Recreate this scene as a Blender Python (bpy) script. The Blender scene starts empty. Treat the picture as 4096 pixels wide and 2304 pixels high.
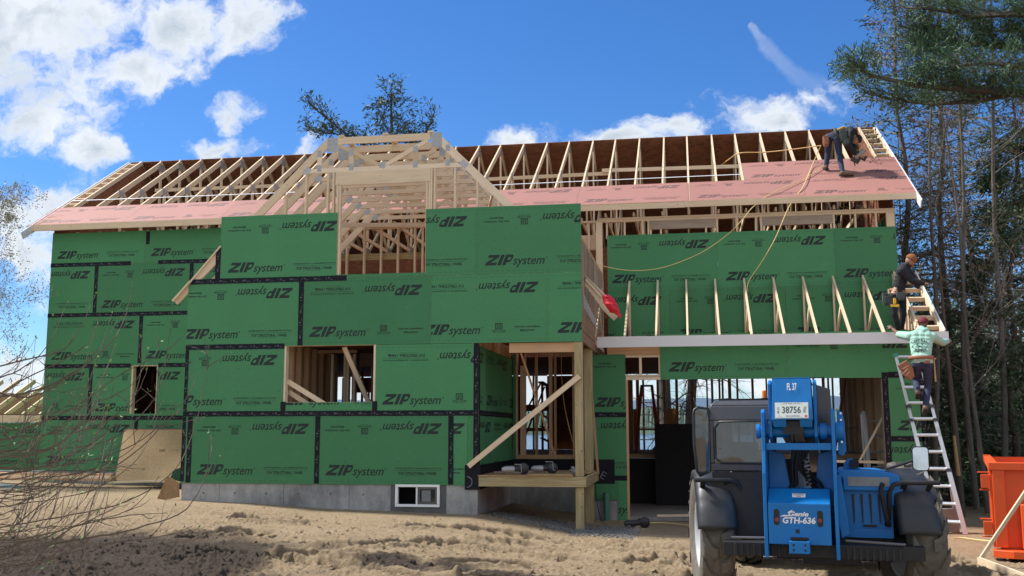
import bpy, bmesh, math, random
import numpy as np
from mathutils import Vector, Matrix, noise as mnoise
R = math.radians
C = bpy.context.scene.collection
SC = bpy.context.scene

# ------------------------------------------------------------------ camera
CF, CYAW, CPITCH, CROLL = 4113.73, .1691, .1383, -.0008      # focal length in pixels of the 4096 px wide photograph
CPOS = Vector((8.979, -17.692, 1.6))
def cam_axes():
    cy, sy, cp, sp = math.cos(CYAW), math.sin(CYAW), math.cos(CPITCH), math.sin(CPITCH)
    F = Vector((-sy*cp, cy*cp, sp)); Rt = Vector((cy, sy, 0)); U = Rt.cross(F)
    cr, sr = math.cos(CROLL), math.sin(CROLL)
    return cr*Rt + sr*U, -sr*Rt + cr*U, F
AR, AU, AF = cam_axes()
cd = bpy.data.cameras.new('camera'); cam = bpy.data.objects.new('camera', cd); C.objects.link(cam)
cam.matrix_world = Matrix(((AR.x, AU.x, -AF.x, CPOS.x), (AR.y, AU.y, -AF.y, CPOS.y), (AR.z, AU.z, -AF.z, CPOS.z), (0, 0, 0, 1)))
cd.sensor_width = 36; cd.lens = 36*CF/4096; cd.clip_end = 20000; cd.clip_start = .1
SC.camera = cam
VS = 4096/2576
def ray(x, y):
    d = AF*CF + AR*(x*VS-2048) - AU*(y*VS-1152)
    return d.normalized()
def at(x, y, Y):                       # point of the plane Y seen at (x, y) of a 2576 px wide view of the photograph
    d = ray(x, y); return CPOS + d*((Y-CPOS.y)/d.y)
def atx(x, y, X):
    d = ray(x, y); return CPOS + d*((X-CPOS.x)/d.x)
def atz(x, y, Z):
    d = ray(x, y); return CPOS + d*((Z-CPOS.z)/d.z)

# ------------------------------------------------------------------ world, sun, exposure
SUN_EL, SUN_AZ = R(52), R(-80)         # azimuth measured from +Y towards +X
w = bpy.data.worlds.new('World'); SC.world = w; w.use_nodes = True
class NT:
    def __init__(s, tree): s.t = tree
    def n(s, typ, **kw):
        nd = s.t.nodes.new(typ)
        ins = kw.pop('ins', {})
        for k, v in kw.items(): setattr(nd, k, v)
        for k, v in ins.items():
            if isinstance(v, bpy.types.NodeSocket): s.t.links.new(v, nd.inputs[k])
            else: nd.inputs[k].default_value = v
        return nd
    def math(s, op, a, b=None, c=None, clamp=False):
        ins = {0: a}
        if b is not None: ins[1] = b
        if c is not None: ins[2] = c
        return s.n('ShaderNodeMath', operation=op, use_clamp=clamp, ins=ins).outputs[0]
    def vmath(s, op, a, b=None, scale=None):
        ins = {0: a}
        if b is not None: ins[1] = b
        nd = s.n('ShaderNodeVectorMath', operation=op, ins=ins)
        if scale is not None: nd.inputs['Scale'].default_value = scale
        return nd
    def ramp(s, fac, stops, interp='LINEAR'):
        nd = s.n('ShaderNodeValToRGB', ins={0: fac}); cr = nd.color_ramp; cr.interpolation = interp
        while len(cr.elements) < len(stops): cr.elements.new(.5)
        for e, (p, c) in zip(cr.elements, stops):
            e.position = p; e.color = c if len(c) == 4 else (*c, 1)
        return nd.outputs[0]
    def mix(s, fac, a, b, typ='RGBA', blend='MIX'):
        nd = s.n('ShaderNodeMix', data_type=typ)
        if typ == 'RGBA': nd.blend_type = blend
        ia, ib, o = (6, 7, 2) if typ == 'RGBA' else (2, 3, 0)
        for i, v in ((0, fac), (ia, a), (ib, b)):
            if isinstance(v, bpy.types.NodeSocket): s.t.links.new(v, nd.inputs[i])
            else: nd.inputs[i].default_value = v if not (i > 1 and typ == 'RGBA' and len(v) == 3) else (*v, 1)
        return nd.outputs[o]
    def noise(s, vec, scale, detail=4, rough=.5, **kw):
        return s.n('ShaderNodeTexNoise', ins={'Vector': vec, 'Scale': scale, 'Detail': detail, 'Roughness': rough, **kw})
def build_world():
    t = w.node_tree; t.nodes.clear(); N = NT(t)
    out = N.n('ShaderNodeOutputWorld'); bg = N.n('ShaderNodeBackground')
    sky = N.n('ShaderNodeTexSky', sky_type='NISHITA', sun_disc=False, sun_elevation=SUN_EL, sun_rotation=SUN_AZ, altitude=200, air_density=1.0, dust_density=.4, ozone_density=2.2)
    tc = N.n('ShaderNodeTexCoord').outputs['Generated']
    sp = N.n('ShaderNodeSeparateXYZ', ins={0: tc})
    ay = N.math('MAXIMUM', N.math('ABSOLUTE', sp.outputs[1]), .02)
    u = N.math('DIVIDE', sp.outputs[0], ay); v = N.math('DIVIDE', sp.outputs[2], ay)
    uv = N.n('ShaderNodeCombineXYZ', ins={0: u, 1: v, 2: 0}).outputs[0]
    # wobble the cloud outlines
    wob = N.vmath('SCALE', N.vmath('SUBTRACT', N.noise(uv, 9, 5, .6).outputs['Color'], (.5, .5, .5)).outputs[0], scale=.11).outputs[0]
    uvw = N.vmath('ADD', uv, wob).outputs[0]
    def bl(px, py, rx, ry, st=1.0):
        d = ray(px, py); u0, v0 = d.x/d.y, d.z/d.y
        k = VS/CF*(1+u0*u0)**.5
        return u0, v0, rx*k, ry*k, st
    blobs = [bl(120, 40, 300, 140), bl(440, 45, 120, 105), bl(640, 30, 110, 80), bl(355, 150, 140, 95), bl(30, 105, 160, 62),
             bl(70, 310, 130, 90), bl(245, 365, 110, 52), bl(588, 285, 66, 72), bl(562, 352, 92, 48), bl(757, 372, 42, 24, .7),
             bl(50, 560, 140, 85), bl(70, 655, 110, 80), bl(40, 950, 140, 60, .8),
             bl(1325, 350, 110, 58), bl(1560, 345, 130, 50), bl(1690, 310, 120, 62), bl(1960, 300, 120, 78), bl(2050, 215, 60, 40, .45),
             bl(1735, 240, 50, 22, .35), bl(2110, 190, 55, 30, .3),
             (-.9, .5, .35, .2, 1), (.9, .35, .4, .2, 1), (1.6, .8, .6, .3, 1), (-1.8, .9, .6, .35, 1), (0.1, 1.6, .5, .3, 1), (-.1, 3, 1.2, .6, 1), (2.5, 2.5, 1, .7, 1)]
    dens = None
    for u0, v0, ru, rv, st in blobs:
        d = N.vmath('SUBTRACT', uvw, (u0, v0, 0)).outputs[0]
        d = N.vmath('MULTIPLY', d, (1/ru, 1/rv, 0)).outputs[0]
        l = N.vmath('LENGTH', d).outputs['Value']
        x = N.math('MULTIPLY_ADD', l, -st, st)
        dens = x if dens is None else N.math('SMOOTH_MAX', dens, x, .18)
    # low bank of cloud above the far shore
    bank = N.math('MULTIPLY_ADD', N.math('ABSOLUTE', N.math('SUBTRACT', v, .045)), -7, .42)
    dens = N.math('MAXIMUM', dens, bank)
    # unseen bright cloud cover added behind the camera to light the house front
    back = N.n('ShaderNodeMapRange', interpolation_type='SMOOTHSTEP', ins={0: N.math('MULTIPLY', sp.outputs[1], -1), 1: -.05, 2: .25, 3: -2, 4: .55}).outputs[0]
    dens = N.math('MAXIMUM', dens, back)
    # contrail
    a, b = ray(1885, 62), ray(2066, 222); A = (a.x/a.y, a.z/a.y); B = (b.x/b.y, b.z/b.y)
    L = math.hypot(B[0]-A[0], B[1]-A[1]); dx, dy = (B[0]-A[0])/L, (B[1]-A[1])/L
    uvs = N.vmath('ADD', uv, N.vmath('SCALE', N.vmath('SUBTRACT', N.noise(uv, 30, 4, .6).outputs['Color'], (.5, .5, .5)).outputs[0], scale=.02).outputs[0]).outputs[0]
    rel = N.vmath('SUBTRACT', uvs, (A[0], A[1], 0)).outputs[0]
    s_ = N.vmath('DOT_PRODUCT', rel, (dx/L, dy/L, 0)).outputs['Value']
    p_ = N.math('ABSOLUTE', N.math('SUBTRACT', N.vmath('DOT_PRODUCT', rel, (-dy, dx, 0)).outputs['Value'], N.math('MULTIPLY', N.math('SINE', N.math('MULTIPLY', s_, 3.1)), -.007)))
    wd = N.math('MULTIPLY_ADD', s_, .011, .004)
    tr = N.math('SUBTRACT', 1, N.math('DIVIDE', p_, wd), clamp=True)
    tr = N.math('MULTIPLY', tr, N.math('LESS_THAN', N.math('ABSOLUTE', N.math('SUBTRACT', s_, .5)), .5))
    tr = N.math('MULTIPLY', N.math('MULTIPLY', tr, 1.6, clamp=True), N.math('MULTIPLY_ADD', s_, -.22, .36))
    fine = N.noise(N.vmath('MULTIPLY', uvw, (1, 1.3, 1)).outputs[0], 13, 9, .62).outputs['Fac']
    dd = N.math('MULTIPLY_ADD', N.math('SUBTRACT', fine, .5), 2.7, dens)
    mask = N.n('ShaderNodeMapRange', interpolation_type='SMOOTHSTEP', ins={0: dd, 1: -.10, 2: .62, 3: 0, 4: 1}).outputs[0]
    mask = N.math('MAXIMUM', mask, N.math('MULTIPLY', tr, N.math('MULTIPLY_ADD', fine, 1.2, .1)))
    # brighter rims, greyer bellies
    puff = N.noise(uvw, 5.5, 6, .55, Distortion=.6).outputs['Fac']
    inner = N.n('ShaderNodeMapRange', ins={0: N.math('MULTIPLY_ADD', N.math('SUBTRACT', puff, .5), 1.6, dd), 1: .35, 2: 1.25, 3: 0, 4: 1}).outputs[0]
    ccol = N.mix(inner, (.86, .90, .95), (.50, .58, .66))
    skyc = N.vmath('SCALE', sky.outputs[0], scale=SKY).outputs[0]
    skyc = N.vmath('MULTIPLY', N.n('ShaderNodeHueSaturation', ins={'Saturation': 1.25, 'Value': 1.0, 'Color': skyc}).outputs[0], (.74, 1.0, 1.33)).outputs[0]
    col = N.mix(N.math('MULTIPLY', mask, .97), skyc, N.vmath('SCALE', ccol, scale=CLOUD).outputs[0])
    t.links.new(col, bg.inputs[0]); bg.inputs[1].default_value = 1.0
    t.links.new(bg.outputs[0], out.inputs[0])
SKY, CLOUD = .055, .50
build_world()
sd = bpy.data.lights.new('sun', 'SUN'); sun = bpy.data.objects.new('sun', sd); C.objects.link(sun)
sd.energy = 3.2; sd.angle = R(5); sd.color = (1, .95, .87)
sdir = Vector((math.sin(SUN_AZ)*math.cos(SUN_EL), math.cos(SUN_AZ)*math.cos(SUN_EL), math.sin(SUN_EL)))
sun.rotation_euler = sdir.to_track_quat('Z', 'Y').to_euler(); sun.location = (0, 30, 40)
vsn = SC.view_settings
vsn.view_transform = 'Standard'; vsn.look = 'None'; vsn.gamma = 1; vsn.exposure = 1.12; vsn.use_curve_mapping = False
SC.cycles.max_bounces = 8; SC.cycles.diffuse_bounces = 4; SC.cycles.transparent_max_bounces = 12

# ------------------------------------------------------------------ helpers
def tag(o, label=None, cat=None, group=None, kind=None):
    if label: o['label'] = label
    if cat: o['category'] = cat
    if group: o['group'] = group
    if kind: o['kind'] = kind
    return o
def empty(name, loc=(0, 0, 0), rz=0, **kw):
    o = bpy.data.objects.new(name, None); C.objects.link(o); o.location = loc; o.rotation_euler = (0, 0, rz)
    o.empty_display_size = .2
    return tag(o, **kw)
class MB:
    def __init__(s): s.v = []; s.f = []; s.m = []; s.uv = []; s.sm = []
    def add(s, vs, fs, m=0, uvs=None, smooth=False):
        b = len(s.v); s.v += [tuple(p) for p in vs]
        for i, f in enumerate(fs):
            s.f.append([b+k for k in f]); s.m.append(m); s.sm.append(smooth)
            s.uv.append(uvs[i] if uvs else [(0, 0)]*len(f))
    def obox(s, c, ax, h, m=0):          # centre, three axes, half sizes
        c = Vector(c); X, Y, Z = (Vector(a)*k for a, k in zip(ax, h))
        vs = [c+X*i+Y*j+Z*k for i in (-1, 1) for j in (-1, 1) for k in (-1, 1)]
        fs = [(0, 1, 3, 2), (4, 6, 7, 5), (0, 4, 5, 1), (2, 3, 7, 6), (0, 2, 6, 4), (1, 5, 7, 3)]
        loc = [(i*h[0], j*h[1], k*h[2]) for i in (-1, 1) for j in (-1, 1) for k in (-1, 1)]
        # uv: u along the longest axis
        L = max(range(3), key=lambda i: h[i]); uvs = []
        dead = [0, 0, 1, 1, 2, 2]
        o = c.x*3.1+c.y*1.7+c.z*2.3
        for f, d in zip(fs, dead):
            rem = [a for a in range(3) if a != d]
            ua = L if L in rem else rem[0]; va = [a for a in rem if a != ua][0]
            uvs.append([(loc[k][ua]+o, loc[k][va]+o*.37+d*.9) for k in f])
        s.add(vs, fs, m, uvs)
    def box(s, a, b, m=0):
        c = [(p+q)/2 for p, q in zip(a, b)]; h = [abs(q-p)/2 for p, q in zip(a, b)]
        s.obox(c, ((1, 0, 0), (0, 1, 0), (0, 0, 1)), h, m)
    def beam(s, p, q, wd, dp, up=(0, 0, 1), m=0, ext=0):   # wd sideways, dp along up
        p, q = Vector(p), Vector(q); d = (q-p); L = d.length
        if L < 1e-6: return
        d /= L; sd_ = d.cross(Vector(up))
        if sd_.length < 1e-4: sd_ = d.cross(Vector((1, 0, 0)))
        sd_.normalize(); u = sd_.cross(d)
        s.obox((p+q)/2, (d, sd_, u), (L/2+ext, wd/2, dp/2), m)
    def tube(s, pts, rad, n=8, m=0, cap=True, smooth=True):
        pts = [Vector(p) for p in pts]; k = len(pts)
        if not hasattr(rad, '__len__'): rad = [rad]*k
        prev = None; rings = []
        for i in range(k):
            d = (pts[min(i+1, k-1)]-pts[max(i-1, 0)])
            d = d.normalized() if d.length > 1e-9 else Vector((0, 0, 1))
            if prev is None: a = d.orthogonal().normalized()
            else:
                a = prev - d*prev.dot(d)
                a = a.normalized() if a.length > 1e-6 else d.orthogonal().normalized()
            prev = a; b = d.cross(a)
            rings.append([pts[i]+(a*math.cos(2*math.pi*j/n)+b*math.sin(2*math.pi*j/n))*rad[i] for j in range(n)])
        vs = [p for r_ in rings for p in r_]; fs = []; uvs = []; l = 0
        for i in range(k-1):
            l2 = l+(pts[i+1]-pts[i]).length
            for j in range(n):
                j2 = (j+1) % n
                fs.append((i*n+j, i*n+j2, (i+1)*n+j2, (i+1)*n+j)); uvs.append([(l, j*.03), (l, j*.03+.03), (l2, j*.03+.03), (l2, j*.03)])
            l = l2
        s.add(vs, fs, m, uvs, smooth)
        if cap:
            s.add(rings[0], [tuple(reversed(range(n)))], m); s.add(rings[-1], [tuple(range(n))], m)
    def cyl(s, p, q, r1, r2=None, n=20, m=0, smooth=True):
        s.tube([p, q], [r1, r1 if r2 is None else r2], n, m, True, smooth)
    def lathe(s, c, axis, prof, n=32, m=0, ref=None):      # prof: (along axis, radius)
        c, ax = Vector(c), Vector(axis).normalized(); a = Vector(ref).normalized() if ref else ax.orthogonal().normalized(); b = ax.cross(a)
        vs = [c+ax*h+(a*math.cos(2*math.pi*j/n)+b*math.sin(2*math.pi*j/n))*r for h, r in prof for j in range(n)]
        fs = [(i*n+j, i*n+(j+1) % n, (i+1)*n+(j+1) % n, (i+1)*n+j) for i in range(len(prof)-1) for j in range(n)]
        s.add(vs, fs, m, None, True)
    def prism(s, pts, off, m=0, smooth=False):              # planar polygon extruded by vector off
        pts = [Vector(p) for p in pts]; off = Vector(off); n = len(pts)
        nn = Vector((0, 0, 0))
        for i in range(n): nn += pts[i].cross(pts[(i+1) % n])
        if nn.dot(off) < 0: pts.reverse()
        vs = pts+[p+off for p in pts]
        s.add(vs, [tuple(reversed(range(n))), tuple(range(n, 2*n))]+[(i, (i+1) % n, n+(i+1) % n, n+i) for i in range(n)], m)
    def ell(s, c, r, n=12, m=0, mat=None):
        vs = []; 
        for i in range(n//2+1):
            th = math.pi*i/(n//2)
            for j in range(n):
                ph = 2*math.pi*j/n
                p = Vector((r[0]*math.sin(th)*math.cos(ph), r[1]*math.sin(th)*math.sin(ph), r[2]*math.cos(th)))
                if mat: p = mat @ p
                vs.append(Vector(c)+p)
        fs = [(i*n+j, (i+1)*n+j, (i+1)*n+(j+1) % n, i*n+(j+1) % n) for i in range(n//2) for j in range(n)]
        s.add(vs, fs, m, None, True)
    def mesh(s, name, mats):
        me = bpy.data.meshes.new(name); me.from_pydata(s.v, [], s.f)
        for mt in (mats if isinstance(mats, (list, tuple)) else [mats]): me.materials.append(mt)
        me.polygons.foreach_set('material_index', s.m); me.polygons.foreach_set('use_smooth', s.sm)
        ul = me.uv_layers.new(name='UVMap'); ul.data.foreach_set('uv', [c for f in s.uv for p in f for c in p])
        me.update(); return me
    def build(s, name, mats, parent=None, bevel=0, **kw):
        o = bpy.data.objects.new(name, s.mesh(name, mats)); C.objects.link(o)
        if parent: o.parent = parent
        if bevel:
            b = o.modifiers.new('bevel', 'BEVEL'); b.width = bevel; b.segments = 2; b.limit_method = 'ANGLE'; b.angle_limit = R(40)
            b.harden_normals = False
        return tag(o, **kw)

# ------------------------------------------------------------------ materials
MAT = {}
def material(name, fn, **kw):
    m = bpy.data.materials.new(name); m.use_nodes = True; t = m.node_tree; t.nodes.clear(); N = NT(t)
    o = N.n('ShaderNodeOutputMaterial'); b = N.n('ShaderNodeBsdfPrincipled')
    t.links.new(b.outputs[0], o.inputs[0])
    fn(N, b, **kw); MAT[name] = m; return m
def lk(N, a, b): N.t.links.new(a, b)
def bump(N, b, h, dist=.01, strength=1.0):
    n = N.n('ShaderNodeBump', ins={'Height': h, 'Distance': dist, 'Strength': strength}); lk(N, n.outputs[0], b.inputs['Normal'])
def f_plain(N, b, col=(.5, .5, .5), rough=.6, metal=0, var=.12, scale=6, spec=.5, bmp=0, coat=0):
    tc = N.n('ShaderNodeTexCoord').outputs['Object']
    ns = N.noise(tc, scale, 6, .6).outputs['Fac']
    c = N.mix(ns, tuple(max(0, x*(1-var)) for x in col), tuple(min(1, x*(1+var)) for x in col))
    lk(N, c, b.inputs['Base Color']); b.inputs['Metallic'].default_value = metal
    lk(N, N.math('MULTIPLY_ADD', N.noise(tc, scale*3, 4, .6).outputs['Fac'], .3, rough-.15, clamp=True), b.inputs['Roughness'])
    b.inputs['Specular IOR Level'].default_value = spec; b.inputs['Coat Weight'].default_value = coat
    if bmp: bump(N, b, N.noise(tc, scale*12, 5, .6).outputs['Fac'], bmp)
def plain(name, col, rough=.6, **kw): return material(name, f_plain, col=col, rough=rough, **kw)
def f_wood(N, b, c1=(.55, .42, .26), c2=(.40, .28, .16), knot=(.20, .10, .05), var=.25, grain=1.0, tint=(0, 0, 0)):
    uv = N.n('ShaderNodeUVMap', uv_map='UVMap').outputs[0]
    rnd = N.n('ShaderNodeNewGeometry').outputs['Random Per Island']
    off = N.n('ShaderNodeCombineXYZ', ins={0: N.math('MULTIPLY', rnd, 37), 1: N.math('MULTIPLY', rnd, 11), 2: 0}).outputs[0]
    p = N.vmath('ADD', uv, off).outputs[0]
    ps = N.vmath('MULTIPLY', p, (1.6, 42, 1)).outputs[0]
    g = N.noise(ps, 1.0, 5, .6, Distortion=.8).outputs['Fac']
    g2 = N.noise(N.vmath('MULTIPLY', p, (1.0, 9, 1)).outputs[0], 1.3, 3, .5).outputs['Fac']
    f = N.math('MULTIPLY_ADD', g, .6*grain, N.math('MULTIPLY', g2, .45))
    c = N.mix(N.n('ShaderNodeMapRange', ins={0: f, 1: .3, 2: .75}).outputs[0], c1, c2)
    vo = N.n('ShaderNodeTexVoronoi', ins={'Vector': N.vmath('MULTIPLY', p, (1, 1.6, 1)).outputs[0], 'Scale': 4.5, 'Randomness': 1.0})
    kn = N.n('ShaderNodeMapRange', interpolation_type='SMOOTHSTEP', ins={0: vo.outputs['Distance'], 1: .05, 2: .095, 3: .75, 4: 0}).outputs[0]
    c = N.mix(kn, c, knot)
    st = N.noise(N.vmath('MULTIPLY', p, (1.2, 3, 1)).outputs[0], 1.1, 4, .6).outputs['Fac']
    c = N.mix(N.n('ShaderNodeMapRange', ins={0: st, 1: .56, 2: .75, 3: 0, 4: .35}).outputs[0], c, (.30, .27, .24))
    v = N.math('MULTIPLY_ADD', rnd, 2*var, 1-var)
    hs = N.n('ShaderNodeHueSaturation', ins={'Value': v, 'Color': c, 'Saturation': N.math('MULTIPLY_ADD', rnd, -.35, 1.12)})
    lk(N, hs.outputs[0], b.inputs['Base Color']); b.inputs['Roughness'].default_value = .72; b.inputs['Specular IOR Level'].default_value = .25
    bump(N, b, g, .003, .6)
material('spruce_lumber', f_wood, c1=(.74, .585, .40), c2=(.58, .43, .27), knot=(.28, .16, .08), var=.18)
material('interior_lumber', f_wood, c1=(.60, .36, .19), c2=(.42, .23, .11), knot=(.16, .07, .03), var=.22)
material('treated_lumber', f_wood, c1=(.56, .47, .25), c2=(.31, .24, .11), knot=(.10, .06, .03), var=.08, grain=1.5)
material('weathered_lumber', f_wood, c1=(.40, .33, .26), c2=(.24, .18, .13), knot=(.13, .08, .05), var=.2)
material('laminated_timber', f_wood, c1=(.35, .22, .13), c2=(.20, .12, .07), knot=(.10, .05, .03), var=.15)
def f_osb(N, b, c1=(.42, .30, .17), c2=(.24, .15, .075), sc=55):
    tc = N.n('ShaderNodeTexCoord').outputs['Object']
    w_ = N.vmath('ADD', tc, N.vmath('SCALE', N.noise(tc, 5, 3).outputs['Color'], scale=.12).outputs[0]).outputs[0]
    vo = N.n('ShaderNodeTexVoronoi', distance='CHEBYCHEV', ins={'Vector': N.vmath('MULTIPLY', w_, (.55, 1, 1.7)).outputs[0], 'Scale': sc})
    r_ = N.n('ShaderNodeSeparateColor', ins={0: vo.outputs['Color']}).outputs[0]
    f = N.math('MULTIPLY_ADD', N.noise(tc, 60, 4, .7).outputs['Fac'], .5, N.math('MULTIPLY', r_, .55))
    f = N.math('ADD', f, N.math('MULTIPLY_ADD', N.noise(tc, 1.6, 4, .6).outputs['Fac'], .5, -.25))
    lk(N, N.mix(f, c2, c1), b.inputs['Base Color']); b.inputs['Roughness'].default_value = .8; b.inputs['Specular IOR Level'].default_value = .2
    bump(N, b, r_, .002)
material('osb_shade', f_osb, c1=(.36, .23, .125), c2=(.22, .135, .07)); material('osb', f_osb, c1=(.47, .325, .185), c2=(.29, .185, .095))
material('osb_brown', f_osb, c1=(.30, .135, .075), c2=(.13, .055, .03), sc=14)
def f_sheath(N, b, col=(.05, .18, .085), col2=(.045, .155, .075), rough=.62):
    tc = N.n('ShaderNodeTexCoord').outputs['Object']
    rnd = N.n('ShaderNodeObjectInfo').outputs['Random']
    n1 = N.noise(tc, .9, 5, .6).outputs['Fac']; n2 = N.noise(N.vmath('MULTIPLY', tc, (1, 1, 3)).outputs[0], 45, 5, .7).outputs['Fac']
    c = N.mix(N.math('MULTIPLY_ADD', n2, .8, N.math('MULTIPLY_ADD', n1, .9, -.35)), col2, col)
    c = N.n('ShaderNodeHueSaturation', ins={'Value': N.math('MULTIPLY_ADD', rnd, .22, .86), 'Color': c}).outputs[0]
    dust = N.noise(tc, 7, 8, .75).outputs['Fac']
    c = N.mix(N.n('ShaderNodeMapRange', ins={0: dust, 1: .58, 2: .85, 3: 0, 4: .4}).outputs[0], c, (.20, .25, .18))
    lk(N, c, b.inputs['Base Color']); b.inputs['Roughness'].default_value = rough; b.inputs['Specular IOR Level'].default_value = .3
    bump(N, b, n2, .0012)
material('green_sheathing', f_sheath, col=(.069, .258, .110), col2=(.050, .198, .084))
material('red_sheathing', f_sheath, col=(.41, .195, .165), col2=(.33, .155, .13), rough=.7)
plain('green_print', (.010, .022, .020), .7, var=.3, scale=9)
plain('red_print', (.12, .065, .062), .7, var=.3, scale=9)
plain('tape_black', (.004, .005, .011), .55, spec=.25, var=.4, scale=10, bmp=.004)
plain('tape_print', (.10, .115, .14), .6, var=.5, scale=14)
plain('panel_edge', (.42, .33, .20), .8)
plain('white_trim', (.70, .72, .74), .45, var=.03)
plain('galvanised', (.42, .43, .44), .5, metal=.3, var=.35, scale=25)
plain('white_vinyl', (.82, .83, .84), .35, var=.04)
plain('steel_strap', (.85, .87, .9), .4, metal=.2, var=.1)
def f_conc(N, b, c1=(.42, .42, .41), c2=(.16, .165, .17)):
    tc = N.n('ShaderNodeTexCoord').outputs['Object']
    a = N.noise(tc, .8, 7, .62).outputs['Fac']; d = N.noise(N.vmath('MULTIPLY', tc, (3, 3, 1)).outputs[0], 2.2, 6, .65).outputs['Fac']; e = N.noise(tc, 40, 5, .7).outputs['Fac']
    f = N.math('ADD', N.math('MULTIPLY_ADD', a, 1.5, -.75), N.math('MULTIPLY_ADD', d, .7, N.math('MULTIPLY_ADD', e, .4, -.02)))
    lk(N, N.mix(N.n('ShaderNodeMapRange', ins={0: f, 1: .3, 2: .85}).outputs[0], c1, c2), b.inputs['Base Color'])
    b.inputs['Roughness'].default_value = .85; bump(N, b, e, .004)
material('concrete', f_conc)
material('slab_concrete', f_conc, c1=(.30, .29, .27), c2=(.17, .165, .155))
def f_glass(N, b, col=(.02, .025, .03), rough=.05):
    b.inputs['Base Color'].default_value = (*col, 1); b.inputs['Roughness'].default_value = rough; b.inputs['Specular IOR Level'].default_value = .8
material('dark_glass', f_glass)

# ------------------------------------------------------------------ writing: flat polygons in sheet coordinates (metres)
_tc = {}
def text_polys(txt, size, x=0, y=0, shear=0, offset=0, sx=1, align='LEFT', res=3):
    key = (txt, shear, offset, res)
    if key not in _tc:
        cu = bpy.data.curves.new('t', 'FONT'); cu.body = txt; cu.size = 1; cu.resolution_u = res; cu.shear = shear; cu.offset = offset
        o = bpy.data.objects.new('t', cu); C.objects.link(o); dg = bpy.context.evaluated_depsgraph_get(); dg.update()
        me = bpy.data.meshes.new_from_object(o.evaluated_get(dg))
        ps = [[(me.vertices[i].co.x, me.vertices[i].co.y) for i in p.vertices] for p in me.polygons]
        bpy.data.objects.remove(o); bpy.data.curves.remove(cu); bpy.data.meshes.remove(me)
        _tc[key] = ps
    ps = _tc[key]
    if not ps: return []
    xs = [p[0] for f in ps for p in f]; w0, w1 = min(xs), max(xs)
    o = {'LEFT': 0, 'CENTER': -(w0+w1)/2, 'RIGHT': -w1}[align]
    return [[(x+(px+o)*size*sx, y+py*size) for px, py in f] for f in ps]
def fit_text(txt, x0, x1, y, h, **kw):       # cap height h, from x0 to x1
    ps = text_polys(txt, 1, **kw)
    xs = [p[0] for f in ps for p in f]; ys = [p[1] for f in text_polys('H', 1) for p in f]
    s = h/max(ys); k = (x1-x0)/(max(xs)-min(xs)); m0 = min(xs)
    return [[(x0+(px-m0)*k, y+py*s) for px, py in f] for f in ps]
def zip_word(x, y, h):
    q = [[(0, 0), (1.1, 0), (1.1, .27), (0, .27)], [(0, .30), (.0, .27), (.42, .27), (1.08, .73), (1.08, .76), (.62, .73)],
         [(0, .73), (1.08, .73), (1.08, 1), (0, 1)], [(1.22, 0), (1.56, 0), (1.56, 1), (1.22, 1)], [(1.68, 0), (2.02, 0), (2.02, 1), (1.68, 1)],
         [(2.02, .76), (2.3, .76), (2.3, 1), (2.02, 1)], [(2.02, .26), (2.25, .26), (2.25, .48), (2.02, .48)],
         [(2.25, .26), (2.42, .38), (2.34, .56), (2.25, .48)], [(2.42, .38), (2.5, .7), (2.3, .76), (2.3, .55)], [(2.5, .7), (2.44, .93), (2.3, 1), (2.3, .7)]]
    q[1] = [(0, .27), (.45, .27), (1.08, .73), (.63, .73)]
    return [[(x+(px*.98+py*.42)*h, y+py*h) for px, py in f] for f in q]
def template(kind):                              # one row of print along the bottom of a sheet
    P = zip_word(.16, .154, .187)+fit_text('system', .665, 1.235, .16, .15, shear=.32, offset=.012)
    P += text_polys('®', .05, 1.25, .25)
    if kind == 'S':
        P += fit_text('WATER-RESISTIVE  &  AIR BARRIER PROTECTION', 1.44, 2.27, .272, .026, offset=.02, res=1)
        P += [[(1.44, .247), (2.27, .247), (2.27, .251), (1.44, .251)]]
        P += fit_text('7/16" STRUCTURAL 1 PANEL', 1.50, 2.19, .176, .046, offset=.035, res=2)
        P += fit_text('24/16 SPAN RATED SHEATHING', 1.63, 1.97, .15, .011, res=1)
    else:
        P += [[(1.50, .235), (1.63, .235), (1.63, .25), (1.50, .25)], [(1.50, .33), (1.63, .33), (1.63, .345), (1.50, .345)], [(1.50, .25), (1.514, .25), (1.514, .33), (1.50, .33)], [(1.616, .25), (1.63, .25), (1.63, .33), (1.616, .33)]]
        P += fit_text('30', 1.522, 1.608, .256, .066, offset=.02)
        P += fit_text('YEAR SYSTEM', 1.44, 1.69, .197, .026, offset=.02, res=1)+fit_text('LIMITED WARRANTY', 1.45, 1.68, .172, .014, res=1)
        P += fit_text('Join the revolution.', 1.84, 2.31, .262, .036, offset=.03, res=1)+fit_text('#zipsystem', 1.94, 2.20, .200, .036, offset=.03, res=1)
    x = .06
    while x < 2.38: P.append([(x, .050), (x+.05, .050), (x+.05, .0535), (x, .0535)]); x += .1
    return P
T = {k: template(k) for k in 'SJ'}
def sheet_polys(bot, top):
    P = list(T[bot])+[[(2.438-x, 1.219-y) for x, y in f] for f in T[top]]
    for j in (.40, .61, .82):
        for i in range(12):
            x, r_ = .11+i*.2016, .0055
            P.append([(x-r_, j-r_), (x+r_, j-r_), (x+r_, j+r_), (x-r_, j+r_)])
    for i in range(6):
        for x in (.03, 2.40): P.append([(x, .13+i*.19), (x+.004, .13+i*.19), (x+.004, .16+i*.19), (x, .16+i*.19)])
    return P
SHEET = {a+b: sheet_polys(a, b) for a in 'SJ' for b in 'SJ'}
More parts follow.
